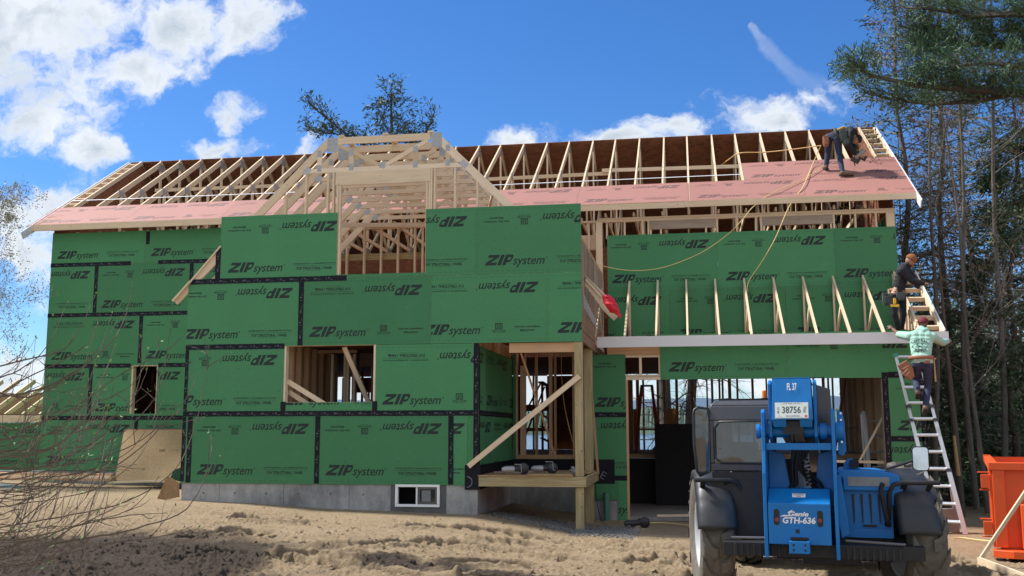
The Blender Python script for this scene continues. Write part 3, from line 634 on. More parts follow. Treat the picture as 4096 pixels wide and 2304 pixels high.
# ---- front gable (dormer) of the front block: flat topped trusses with steel plates
def gable_truss(y, first=False, short=False):
    mb = MB(); f = .038
    top = 7.0; xl, xr = 2.47, 4.60
    if short: pass
    mb.beam((xl+.18, y, top-.07), (xr-.15, y, top-.07), f, .13)
    for s_, x in ((-1, xl), (1, xr)):
        n_ = Vector((s_*.7071, 0, .7071)); p = Vector((x+s_*-.02, y, top+.0)); q = Vector((x+s_*2.94, y, top-2.96))
        if first and s_ > 0: q = Vector((x+s_*1.55, y, top-1.56))
        mb.beam(p-n_*.07, q-n_*.07, f, .14, up=n_)
    mb.beam((2.08, y, 6.375), (5.10, y, 6.375), f, .085)
    mb.beam((xl+.22, y, 6.86), (3.48, y, 6.44), f-.002, .075); mb.beam((xr-.2, y, 6.86), (3.62, y, 6.44), f-.002, .075)
    for x in (2.34, 2.955, 4.175, 4.78): mb.beam((x, y, 6.42), (x, y, 6.72), f-.001, .088, up=(1, 0, 0))
    d = f/2+.002; near = y < .7; o = mb.build('gable_truss', [WOOD, MAT['galvanised']], house) if near else None
    pl_ = [(2.585, 6.86, .20, .27), (4.57, 6.86, .20, .27), (3.55, 6.43, .11, .10), (2.34, 6.70, .085, .12), (2.34, 6.42, .085, .12), (2.955, 6.70, .085, .12), (2.955, 6.42, .085, .12), (4.175, 6.70, .085, .12), (4.175, 6.42, .085, .12), (4.78, 6.70, .085, .12), (4.78, 6.42, .085, .12), (2.10, 6.385, 0, -1), (5.08, 6.385, 0, 1)]
    for x, zz, w_, h_ in pl_:
        if not near and w_ not in (0, .20): continue
        pm = MB() if near else mb; mi = 0 if near else 1
        if w_ == 0: s_ = h_; pm.obox((x, y-d+.002, zz), (Vector((.7071, 0, -s_*.7071)), Vector((0, 1, 0)), Vector((s_*.7071, 0, .7071))), (.075, .0022, .055), mi)
        else:
            n = max(3, int(w_/.02))
            if near:
                for i in range(n): pm.box((x-w_/2+i*w_/n, y-d-.003, zz-h_/2), (x-w_/2+(i+.5)*w_/n, y-d+.001, zz+h_/2), mi)
            pm.box((x-w_/2, y-d+.0015, zz-h_/2), (x+w_/2, y-d+.0035, zz+h_/2), mi)
        if near: pm.build('truss_plate', MAT['galvanised'], o)
    return o or mb.build('gable_truss', [WOOD, MAT['galvanised']], house)
for i in range(8): gable_truss(.02+i*.61 if i else .02, first=(i == 0))
# gable framing in the front plane
mb = MB(); mb.box((2.66, -.004, 6.085), (4.46, .034, 6.333)); mb.build('header_beam', MAT['spruce_lumber'], house)
mb = MB()
def stud(x, a, b, y=0, w_=.038, d=.088, m=WOOD): hb('stud', (x-w_/2, y, a), (x+w_/2, y+d, b), m)
for x, b in ((1.69, 5.95), (2.09, 6.33), (2.51, 6.33), (2.62, 6.33), (4.48, 6.33), (4.535, 6.33), (4.915, 6.33), (5.325, 6.05), (5.715, 5.68)): stud(x, z3+.1, b, .002)
for x in (2.705, 2.75, 4.395, 4.44): stud(x, z3+.06, 6.083, .004)
hb('sill', (2.725, .0, 4.385), (4.385, .10, 4.418), WOOD)
mb = MB()
for x in (2.75, 3.6, 4.45): mb.box((x-.05, -.01, 7.002), (x+.05, 4.6, 7.035))
mb.build('ridge_purlin', WOOD, house)
mb = MB(); mb.beam((1.2, .1, 5.40), (4.3, 4.5, 6.2), .035, .085); mb.beam((5.6, .1, 5.9), (4.6, 4.5, 6.25), .035, .085); mb.build('diagonal_brace', WOOD, house)
hbeam('gable_tail', (.46, -.01, 5.015), (-.42, -.01, 4.01), .03, .045, up=(0, -1, 0)); hbeam('gable_tail', (-.10, -.02, 4.36), (-.43, -.02, 4.0), .12, .03, up=(.7, 0, .7))
# second storey walls of the main block seen through the openings
for x in (1.715, 2.115, 2.515, 2.915, 3.095, 1.3, .9, .5, 3.5, 3.9, 4.3, 4.7, 5.1, 5.5, 5.9, 6.3): stud(x, 4.4, 6.20, YM+.01)
hb('top_plate', (0, YM+.01, 6.20), (6.75, YM+.10, 6.285)); hb('band_joist', (.8, YM+.12, 5.50), (6.7, YM+.16, 5.65), PT)
mb = MB(); mb.box((6.7, YM, 6.17), (XR, YM+.09, 6.215)); mb.box((7.1, YM, 6.218), (XR, YM+.09, 6.265)); mb.build('top_plate', WOOD, house)
for x in (6.89, 7.29, 7.68, 8.08, 8.20, 9.68, 10.1, 10.5, 10.61, 12.12, 12.56, 12.98): stud(x, 3.45 if x < 7.2 else 5.80, 6.168, YM+.001)
hb('corner_post', (7.05, YM-.06, 3.4), (7.19, YM+.08, 6.168)); hb('corner_post', (13.19, YM, 5.5), (13.355, YM+.09, 6.168))
for x in (8.23, 8.45, 9.42, 9.60, 10.65, 10.86, 11.85, 12.04): stud(x+.02, 5.80, 5.975, YM+.002)
hb('header_beam', (8.22, YM-.006, 5.977), (9.655, YM+.09, 6.167), WEA); hb('header_beam', (10.63, YM-.006, 5.977), (12.10, YM+.09, 6.167), WEA)
hb('band_joist', (6.2, YM+.1, 5.58), (7.04, YM+.14, 5.91), WOOD)
# ---- interior: floors, partitions and back wall
hb('floor_deck', (XL+.1, YM+.3, .98), (7.3, YB-.1, 1.08), MAT['osb']); hb('floor_deck', (XA0+.1, .3, .98), (XA1-.1, YM+.29, 1.08), MAT['osb']); hb('floor_deck', (7.31, 6.6, .98), (XR-.1, YB-.1, 1.08), MAT['osb'])
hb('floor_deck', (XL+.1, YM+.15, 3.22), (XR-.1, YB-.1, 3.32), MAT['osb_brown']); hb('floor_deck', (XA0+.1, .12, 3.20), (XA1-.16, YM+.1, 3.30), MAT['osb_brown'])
hb('front_block_side_wall', (XA0, .001, z0), (XA0+.012, YM-.02, 4.35), MAT['green_sheathing'])
hb('garage_slab', (7.32, YD+.02, -.12), (XR-.3, 6.58, -.05), MAT['slab_concrete'])
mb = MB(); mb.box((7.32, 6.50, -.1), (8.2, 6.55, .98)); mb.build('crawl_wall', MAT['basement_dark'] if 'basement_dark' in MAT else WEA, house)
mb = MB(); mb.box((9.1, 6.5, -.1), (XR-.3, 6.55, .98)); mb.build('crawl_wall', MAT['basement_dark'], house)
for x in np.arange(XL+.4, XR-.2, .4064):             # back wall studs, both storeys; glazed wall towards the lake
    if 7.3 < x < 13.2 or 4.1 < x < 6.9 or 1.5 < x < 3.9: continue
    stud(x, 1.08, 3.2, YB-.12, m=INT)
def pan(x0, x1, a, b, m='osb'): hb('back_wall_board', (x0, YB-.03, a), (x1, YB-.018, b), MAT[m])
def vx(px, Y=YB-.1): return at(px, 1000, Y).x
# glazing bars and boards through the garage
for a, b in ((1575+3, 1592), (1600, 1608), (1616, 1621), (1652, 1658), (1669, 1674), (1699, 1706), (1738, 1744), (1777, 1781), (1789, 1795), (1808, 1813), (1816, 1821), (1832, 1840), (1853, 1858), (1891, 1897), (1927, 1931), (1945, 1950), (2069, 2073), (2120, 2135)):
    hb('stud', (vx(a), YB-.13, 1.08), (vx(b), YB-.04, 3.2), INT)
hb('back_wall_board', (vx(1674), YB-.03, 1.08), (vx(1699), YB-.018, at(0, 1035, YB).z), MAT['osb']); hb('back_wall_board', (vx(1795), YB-.03, 1.08), (vx(1840), YB-.018, at(0, 1036, YB).z), MAT['osb'])
hb('back_wall_board', (vx(1592), YB-.03, 1.08), (vx(1607), YB-.018, at(0, 1036, YB).z), MAT['osb_brown'])
hb('back_wall_board', (vx(1575), YB-.025, at(0, 935, YB).z), (XR-.1, YB-.012, 3.25), MAT['osb']) if 0 else None
mb = MB(); mb.box((7.3, YB-.12, at(0, 945, YB).z-.22), (XR-.2, YB-.05, at(0, 945, YB).z)) if 0 else mb.box((7.3, YB-.12, 3.1), (XR-.2, YB-.05, 3.2)); mb.build('top_plate', INT, house)
hb('window_sill_board', (vx(1607), YB-.14, 1.62), (vx(1700), YB-.03, 1.68), INT)
hb('back_wall_board', (XL+.2, YB-.028, 1.08), (vx(1300), YB-.016, 1.9), MAT['osb_brown']); 
hb('back_wall_board', (vx(1374)+.02, YB-.03, 1.08), (vx(1575), YB-.018, 3.2), MAT['osb_brown']); hb('back_wall_board', (vx(1200), YB-.03, 1.08), (vx(1322), YB-.018, 3.2), MAT['osb_brown'])
hb('back_wall_board', (vx(1322), YB-.031, at(0, 945, YB).z), (vx(1374)+.02, YB-.019, 3.2), MAT['osb_brown'])
for a, b in ((1025, 1040), (1078, 1086), (1129, 1140)):
    hb('window_rail', (vx(1322), YB-.12, at(0, b, YB).z), (vx(1376), YB-.05, at(0, a, YB).z), INT)
hb('window_mullion', (vx(1340), YB-.13, 1.08), (vx(1344), YB-.02, 3.2), INT)
hb('back_wall_board', (vx(450), YB-.032, 2.75), (vx(800), YB-.02, 3.2), MAT['osb_brown']); hb('back_wall_board', (vx(895), YB-.032, 2.75), (vx(1200), YB-.02, 3.2), MAT['osb_brown'])
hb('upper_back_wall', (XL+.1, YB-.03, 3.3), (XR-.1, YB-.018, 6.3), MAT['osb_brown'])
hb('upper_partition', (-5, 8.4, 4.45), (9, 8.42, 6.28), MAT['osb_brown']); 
# ground floor partitions
for x in np.arange(-5.6, 1.6, .4064): stud(x, 1.08, 3.2, 7.2, m=INT)
hb('partition_board', (-5.8, 7.31, 1.08), (-1.0, 7.32, 3.2), MAT['osb_brown'])
for x in (1.45, 1.62, 1.9, 2.0, 2.42, 2.68, 2.75): stud(x, 1.08, 3.2, 3.2, .045, m=WOOD)
for i in range(6): stud(1.74, 1.08, 3.2, .35+i*.406, .09, m=INT)
hb('header_beam', (2.40, 2.4, 2.90), (3.45, 2.45, 3.18), LVL); hb('header_beam', (1.8, 1.6, 3.12), (2.6, 1.64, 3.18), INT)
for x in (2.55, 2.36, 2.1, 2.42): stud(x, 1.08, 3.1, 1.62, .05, m=WOOD)
mb = MB(); mb.box((XA0+.03, .14, 1.08), (XA0+.05, 4.5, 3.2)); mb.build('partition_board', MAT['osb'], house)
hb('partition_board', (1.68, .5, 1.08), (1.69, 2.6, 3.2), MAT['osb'])
mb = MB(); mb.beam((1.80, .12, 2.50), (2.62, .12, 2.02), .038, .088); mb.beam((1.78, .22, 2.32), (2.3, .22, 2.0), .038, .088); mb.beam((2.78, .35, 3.13), (3.35, 1.5, 1.2), .04, .088, up=(1, 0, 0)); mb.build('brace_board', WOOD, house)
for i in range(6): stud(2.9+i*.3, 1.08, 3.2, 5.4+i*.25, .04, m=INT)
# garage inner right wall with exposed studs
for i in range(22): stud_y = 3.1+i*.4064; hb('stud', (13.06, stud_y, -.05), (13.23, stud_y+.04, 3.2), WOOD if i % 3 else INT)
hb('partition_board', (13.235, YD+.1, 0), (13.245, YB-.3, 3.2), MAT['osb'])
for i, x in enumerate(np.arange(11.9, 13.05, .16)): stud(x, 1.08, 3.2, 9.5+.4*(i % 3), .04, m=WOOD if i % 2 else INT)
hbeam('brace_board', (12.3, 7.5, 1.1), (12.8, 8.5, 3.1), .04, .09, m=INT)
hb('partition_board', (7.34, 3.0, -.05), (7.36, 6.5, 3.2), MAT['osb_brown'])
hb('interior_wall', (6.78, 4.0, 1.08), (6.80, 9.5, 3.2), MAT['interior_lumber'])
hb('insulated_core_wall', (8.20, 6.05, -.05), (9.35, 6.40, 1.76), plain('black_felt', (.014, .014, .016), .95, var=.5, scale=30, bmp=.004))
# ---- far left lower wing
YW = 7.0
sheet(house, (-9.6, YW-.01, .60), (0, 2.438, 0, 1.219), 'SJ'); sheet(house, (-12.1, YW-.01, .60), (0, 2.438, 0, 1.219), 'SS')
hb('foundation', (-12.1, YW, -.5), (-7.1, YW+.2, .59), MAT['concrete'])
hb('fascia_board', (-12.4, YW-.35, 1.84), (-6.9, YW-.31, 2.02), WOOD)
for i in range(9):
    x = -11.6+i*.5; hbeam('wing_rafter', (x, YW-.3, 2.0), (x+.0, YW+1.6, 3.0), .04, .12, up=(0, -.5, .85))
hb('wing_end_board', (-12.3, YW+1.3, 1.9), (-6.3, YW+1.33, 2.66), MAT['osb']); 
sheet(house, (-7.14, YW-.01, .60), (0, 1.0, 0, 1.219), 'SJ')
# ================================================================== GROUND, LAKE, FAR SHORE
def vnoise(x, y, seed=0):
    xi, yi = np.floor(x).astype(np.int64), np.floor(y).astype(np.int64); xf, yf = x-xi, y-yi
    def h(a, b):
        n = (a*374761393+b*668265263+seed*1442695) & 0xffffffff
        n = ((n ^ (n >> 13))*1274126177) & 0xffffffff
        return ((n ^ (n >> 16)) & 0xffff)/65535.0
    u, v = xf*xf*(3-2*xf), yf*yf*(3-2*yf)
    return (h(xi, yi)*(1-u)+h(xi+1, yi)*u)*(1-v)+(h(xi, yi+1)*(1-u)+h(xi+1, yi+1)*u)*v
def fbm(x, y, oct=4, seed=0, gain=.5):
    a, s, t = 1, 0, 0
    for o in range(oct): s += a*vnoise(x*2**o, y*2**o, seed+o); t += a; a *= gain
    return s/t
def sstep(x, a, b): t = np.clip((x-a)/(b-a), 0, 1); return t*t*(3-2*t)
GX = np.array([-40, -12, -6, -.2, 1.2, 2.6, 5.4, 7.1, 9, 13, 20, 40]); GZ = np.array([.55, .5, .45, .37, .33, .25, .17, -.08, -.1, -.1, 0, .2])
tracks = []
def track(pts, w=.34, deep=.07, pitch=.24, ph=0): tracks.append((pts, w, deep, pitch, ph))
def gz(x, y):                        # terrain without ruts
    x = np.asarray(x, float); y = np.asarray(y, float)
    base = np.interp(x, GX, GZ); t = sstep(y, -6.5, -.5)
    z = base*(.35+.65*t)
    z = z+(fbm(x*.3, y*.3, 1, 5)-.5)*.08*(1-sstep(y, -1.2, .3))
    # heap of dark soil at the lower left
    z = z+.05*np.exp(-(((x-2.2)/1.5)**2+((y+6.0)/.8)**2))+.06*np.exp(-(((x-5.3)/.7)**2+((y+5.6)/.30)**2))
    z = z-.75*sstep(x, 14.5, 18)*sstep(y, 1, 5)*.0
    z = np.where(y > 13, z-sstep(y, 13, 30)*3.2, z)
    return z
# wheel tracks: polylines from pixels on level ground
def pxl(pts, z=.05): return [(atz(a, b, z).x, atz(a, b, z).y) for a, b in pts]
def tr(pts, w, deep, ph=0):
    P = [Vector((*p, 0)) for p in pxl(pts, .12)]; out = []
    for i in range(len(P)-1):
        p0, p1, p2, p3 = P[max(i-1, 0)], P[i], P[i+1], P[min(i+2, len(P)-1)]
        for k in range(4): t = k/4; q = .5*((2*p1)+(p2-p0)*t+(2*p0-5*p1+4*p2-p3)*t*t+(3*p1-p0-3*p2+p3)*t**3); out.append((q.x, q.y))
    out.append((P[-1].x, P[-1].y)); track(out, w, deep, .245, ph)
tr([(480, 1362), (620, 1352), (760, 1368), (900, 1374), (1100, 1366), (1300, 1372), (1560, 1386), (1800, 1378)], .38, .085)
tr([(440, 1402), (600, 1392), (760, 1412), (900, 1424), (1060, 1434), (1240, 1446), (1500, 1460)], .38, .10, .1)
tr([(600, 1330), (800, 1333), (1000, 1338), (1250, 1334), (1500, 1342), (1760, 1356)], .34, .05, .05)
tr([(1150, 1400), (1300, 1396), (1450, 1404), (1650, 1418), (1900, 1444)], .36, .09, .02)
tr([(1200, 1350), (1400, 1356), (1600, 1366), (1760, 1392)], .34, .06, .2)
tr([(1060, 1470), (1250, 1425), (1420, 1430), (1600, 1440), (1750, 1440)], .36, .09, .13)
tr([(700, 1398), (850, 1396), (1000, 1402), (1120, 1412)], .34, .07, .07)
tr([(2410, 1370), (2460, 1390), (2560, 1420)], .34, .06, .2)
def rut(x, y):
    z = np.zeros_like(x)
    for pts, w, deep, pitch, ph in tracks:
        P = np.array(pts); best = np.full(x.shape, 9.); al = np.zeros(x.shape); sd_ = np.zeros(x.shape); L = 0
        for a, b in zip(P[:-1], P[1:]):
            d = b-a; l = np.hypot(*d); d = d/l; rx, ry = x-a[0], y-a[1]
            t = np.clip(rx*d[0]+ry*d[1], 0, l); ex, ey = rx-t*d[0], ry-t*d[1]; dist = np.hypot(ex, ey); sg = np.sign(rx*-d[1]+ry*d[0])
            m = dist < best; best = np.where(m, dist, best); al = np.where(m, L+t, al); sd_ = np.where(m, dist*sg, sd_); L += l
        nz = (fbm(x*3.3, y*3.3, 4, 77)-.5); q = best/(w/2)+nz*.3
        inside = 1-sstep(q, .82, 1.06)
        lug = (al+ph+np.abs(sd_)*.35+np.where(sd_ > 0, pitch*.25, 0))/pitch
        lug = lug-np.floor(lug); bar = sstep(lug, .05, .16)*(1-sstep(lug, .50, .66))
        bar = bar*(1-sstep(np.abs(sd_), w*.40, w*.52))
        keep = sstep(fbm(x*.8+3, y*.8, 2, 31), .22, .38)
        z = z+keep*(-3.0*deep*inside+inside*bar*deep*3.0+.06*np.exp(-((q-1.25)/.22)**2)*(1+nz*2.5))
    return z
def rough(x, y):
    d = sstep(-y, .4, 2.0)
    c = fbm(x*6, y*6, 5, 9, .68)-.5; f = np.abs(fbm(x*14, y*14, 4, 19, .65)-.5)*2-.25
    ridg = 1-np.abs(fbm(x*3.1, y*3.1, 3, 41)*2-1)
    clod = sstep(fbm(x*.8, y*1.3, 3, 55), .36, .56)
    return (.010+.018*d+.05*d*clod)*c+(.006+.012*d+.03*d*clod)*f+.03*d*(ridg-.75)*clod
def soil_mask(x, y):
    n = fbm(x*.9, y*.9, 4, 63)
    m = 1.25-((x-1.4)/3.3)**2-((y+7.4)/3.2)**2
    m = np.maximum(m, .42-((x-6.5)/3.0)**2-((y+5.9)/.5)**2); m = np.maximum(m, .30-((x-5.2)/.8)**2-((y+5.5)/.35)**2)
    return sstep(m+(n-.5)*1.5, -.1, .45)
def height(x, y):
    m = soil_mask(x, y); x = np.asarray(x, float); y = np.asarray(y, float)
    return gz(x, y)+rut(x, y)*(1-sstep(y, -.8, -.2))*(1-.5*m)+rough(x, y)*(1+1.0*m)
def gh(x, y): return float(height(np.array([float(x)]), np.array([float(y)]))[0])
def grid_ground(x0, x1, y0, y1, nx, ny, name, hole=None, sink=0):
    xs, ys = np.linspace(x0, x1, nx), np.linspace(y0, y1, ny); X, Y = np.meshgrid(xs, ys); Z = height(X, Y)-sink; M = np.maximum(soil_mask(X, Y), .55*sstep(-rut(X, Y), .02, .12)*(1-sstep(Y, -.8, -.2)))  # rut pits are darkened too: their shade is put into the colour mask
    co = np.stack([X, Y, Z], -1).reshape(-1, 3)
    i, j = np.meshgrid(np.arange(nx-1), np.arange(ny-1)); a = (j*nx+i).ravel(); f = np.stack([a, a+1, a+nx+1, a+nx], -1)
    if hole is not None:
        cx, cy = (xs[i]+xs[i+1]).ravel()/2, (ys[j]+ys[j+1]).ravel()/2
        f = f[~((cx > hole[0]) & (cx < hole[1]) & (cy > hole[2]) & (cy < hole[3]))]
    return co, f, M.ravel()
fx = (-4.0, 14.6, -9.0, .6)
co1, f1, m1 = grid_ground(*fx, 1101, 601, 'g')
co2, f2, m2 = grid_ground(-60, 70, -40, 32, 651, 361, 'g', hole=(fx[0]+.3, fx[1]-.3, fx[2]+.3, fx[3]-.3), sink=.03)
co = np.concatenate([co1, co2]); f = np.concatenate([f1, f2+len(co1)]); mm = np.concatenate([m1, m2])
me = bpy.data.meshes.new('ground'); me.vertices.add(len(co)); me.vertices.foreach_set('co', co.ravel()); me.loops.add(f.size); me.loops.foreach_set('vertex_index', f.ravel().astype(np.int32))
me.polygons.add(len(f)); me.polygons.foreach_set('loop_start', np.arange(0, f.size, 4, dtype=np.int32)); me.polygons.foreach_set('use_smooth', np.ones(len(f), bool)); me.update()
at_ = me.attributes.new('soil', 'FLOAT', 'POINT'); at_.data.foreach_set('value', mm.astype(np.float32))  # holds the dark soil patches plus the shade painted into the rut pits
def f_ground(N, b):
    tc = N.n('ShaderNodeTexCoord').outputs['Object']; soil_rut_shade = N.n('ShaderNodeAttribute', attribute_name='soil').outputs['Fac']
    n1 = N.noise(tc, 1.1, 7, .65).outputs['Fac']; n2 = N.noise(tc, 22, 7, .75).outputs['Fac']; n3 = N.noise(tc, 130, 4, .8).outputs['Fac']
    sand = N.mix(n1, (.42, .31, .19), (.66, .52, .345)); sand = N.mix(N.n('ShaderNodeMapRange', ins={0: n2, 1: .42, 2: .72, 3: 0, 4: .8}).outputs[0], sand, (.24, .165, .095))
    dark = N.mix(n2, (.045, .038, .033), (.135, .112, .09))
    wet = N.n('ShaderNodeMapRange', ins={0: N.noise(tc, .55, 6, .7).outputs['Fac'], 1: .55, 2: .75, 3: 0, 4: .4}).outputs[0]
    sand = N.mix(wet, sand, (.25, .185, .125))
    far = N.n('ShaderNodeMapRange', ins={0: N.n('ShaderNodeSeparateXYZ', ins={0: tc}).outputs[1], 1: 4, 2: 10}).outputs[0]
    c = N.mix(soil_rut_shade, sand, dark); c = N.mix(far, c, N.mix(n2, (.07, .05, .03), (.16, .12, .075)))
    c = N.mix(N.math('MULTIPLY', n3, .35), c, (.16, .12, .085))
    lk(N, c, b.inputs['Base Color']); b.inputs['Roughness'].default_value = .95; b.inputs['Specular IOR Level'].default_value = .1
    bump(N, b, N.math('MULTIPLY_ADD', n3, .35, n2), .06, 1.0)
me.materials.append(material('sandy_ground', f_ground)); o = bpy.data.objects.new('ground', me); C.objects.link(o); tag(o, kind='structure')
# loose gravel in front of the porch
def scatter_stones(name, n, region, size, mat, tall=False, **kw):
    rr = random.Random(5); mb = MB(); XY = [region(rr) for _ in range(n)]; A_ = np.array(XY); Z_ = height(A_[:, 0], A_[:, 1])
    for (x, y), z in zip(XY, Z_):
        s_ = size*(rr.uniform(.5, 1.5) if not tall else min(3.5, math.exp(rr.gauss(-.35, .65)))); c = Vector((x, y, z+s_*.15)); k = rr.uniform(0, 6.3)
        vs = [c+Vector((math.cos(k+a)*s_*rr.uniform(.7, 1.2), math.sin(k+a)*s_*rr.uniform(.6, 1.2), dz)) for a, dz in ((0, 0), (1.6, 0), (3.1, 0), (4.7, 0), (.8, s_*.6), (3.6, s_*.5))]
        mb.add(vs, [(0, 1, 4), (1, 2, 5, 4), (2, 3, 5), (3, 0, 4, 5)])
    o_ = mb.build(name, mat, **kw)
    if tall:
        a_ = o_.data.attributes.new('soil', 'FLOAT', 'POINT'); v_ = np.repeat(soil_mask(A_[:, 0], A_[:, 1]), 6); a_.data.foreach_set('value', v_.astype(np.float32))
    return o_
def reg(rr):
    t, s_ = rr.random(), rr.gauss(0, .33); x = 5.5+t*2.6; return x, -.55*t+.35+s_*(.5+t)+(.3 if x < 7 else 0)
scatter_stones('gravel', 5200, reg, .022, material('gravel_stone', f_plain, col=(.15, .145, .135), rough=.9, var=.5, scale=40), label='loose grey gravel spread under and in front of the porch', cat='gravel', kind='stuff')
def reg2(rr):
    while True:
        x, y = rr.uniform(-2, 14), rr.uniform(-7, -.6)
        if rr.random() < .25+.75*float(soil_mask(np.array([x]), np.array([y]))[0])+.3*(y < -2.5): return x, y
scatter_stones('soil_clods', 7000, reg2, .011, MAT['sandy_ground'], tall=True, label='small clods of sand and soil strewn over the churned ground', cat='clods', kind='stuff')
# lake, far shore, hills
mb = MB(); mb.add([(-3000, 18, -2.2), (3000, 18, -2.2), (3000, 2600, -2.2), (-3000, 2600, -2.2)], [(0, 1, 2, 3)])
def f_water(N, b):
    tc = N.n('ShaderNodeTexCoord').outputs['Object']; b.inputs['Base Color'].default_value = (.05, .10, .17, 1); b.inputs['Roughness'].default_value = .12; b.inputs['Specular IOR Level'].default_value = .6
    n = N.noise(N.vmath('MULTIPLY', tc, (1, .35, 1)).outputs[0], .9, 5, .6).outputs['Fac']; bump(N, b, n, .5, .9)
mb.build('lake', material('lake_water', f_water), kind='structure')
def ridge_obj(name, y, x0, x1, h0, h1, mat, n=400, seed=1, rag=1.0, base=-3):
    xs = np.linspace(x0, x1, n); hz_ = h0+(h1-h0)*np.array([fbm(np.array([v*3/(x1-x0)*4.]), np.array([seed*1.]), 4, seed)[0] for v in xs]); rr = random.Random(seed)
    mb = MB(); vs = []
    for x, h in zip(xs, hz_): hh = h+rr.uniform(-1, 1)*rag; vs += [(x, y-h*.9, base), (x+rr.uniform(-1, 1), y-h*.45, hh*.55), (x, y, hh), (x, y+h*1.5, base)]
    mb.add(vs, [(4*i+k, 4*i+4+k, 4*i+5+k, 4*i+1+k) for i in range(n-1) for k in range(3)]); return mb.build(name, mat, kind='structure' if 'hill' in name else 'stuff', **({} if 'hill' in name else dict(label='wooded far shore across the lake, green and hazy', cat='forest')))
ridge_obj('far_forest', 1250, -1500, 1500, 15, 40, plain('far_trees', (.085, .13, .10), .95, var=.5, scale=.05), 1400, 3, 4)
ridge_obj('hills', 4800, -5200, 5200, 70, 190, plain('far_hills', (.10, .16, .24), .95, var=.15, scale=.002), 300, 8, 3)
# ================================================================== TELEHANDLER (seen from behind), local frame: x right, y ahead, z up
BLUE = plain('machine_blue', (.003, .155, .46), .42, var=.18, scale=5, spec=.35, coat=.05, bmp=.0006)
BLK = plain('black_plastic', (.020, .022, .026), .45, var=.45, scale=6, bmp=.0004)
DK = plain('dark_steel', (.010, .011, .014), .6, var=.5, scale=9, bmp=.0008)
def f_rubber(N, b):
    tc = N.n('ShaderNodeTexCoord').outputs['Object']; n = N.noise(tc, 7, 6, .7).outputs['Fac']; n2 = N.noise(tc, 60, 4, .7).outputs['Fac']
    lk(N, N.mix(N.math('MULTIPLY_ADD', n, 1.4, N.math('MULTIPLY_ADD', n2, .5, -.55), clamp=True), (.055, .05, .045), (.22, .19, .15)), b.inputs['Base Color'])
    b.inputs['Roughness'].default_value = .9; bump(N, b, n2, .003)
RUB = material('dusty_rubber', f_rubber)
RIM = plain('rim_grey', (.42, .44, .46), .45, var=.15); CABG = plain('cab_grey', (.050, .053, .062), .42, var=.12, spec=.5)
PWH = plain('print_white', (.75, .77, .80), .5, var=.03); AMB = plain('amber_lens', (.85, .20, .01), .2, var=.2); HOSE = plain('hose_black', (.012, .012, .013), .4, var=.3)
CHR = plain('chrome_rod', (.62, .64, .66), .15, metal=.9, var=.05)
def f_cabglass(N, b):
    tc = N.n('ShaderNodeTexCoord').outputs['Object']
    b.inputs['Base Color'].default_value = (.03, .038, .04, 1); b.inputs['Roughness'].default_value = .04; b.inputs['Transmission Weight'].default_value = .0
    b.inputs['Alpha'].default_value = .70; b.inputs['Specular IOR Level'].default_value = 1.0; b.inputs['IOR'].default_value = 1.7
    bump(N, b, N.noise(tc, 2.5, 2).outputs['Fac'], .012)
CGL = material('cab_glass', f_cabglass)
TH = R(-8.0)
TH_O = Vector((10.242, -7.671, -.03))+Matrix.Rotation(R(9), 3, 'Z') @ Vector((-.3, -.1, 0))-Matrix.Rotation(TH, 3, 'Z') @ Vector((-.3, -.1, 0))
tele = empty('telehandler', TH_O, TH, label='blue telehandler parked with its rear and number plate towards the viewer', cat='telehandler')
def tb_(mb, name, mats, parent=None, **kw): return mb.build(name, mats, parent or tele, **kw)
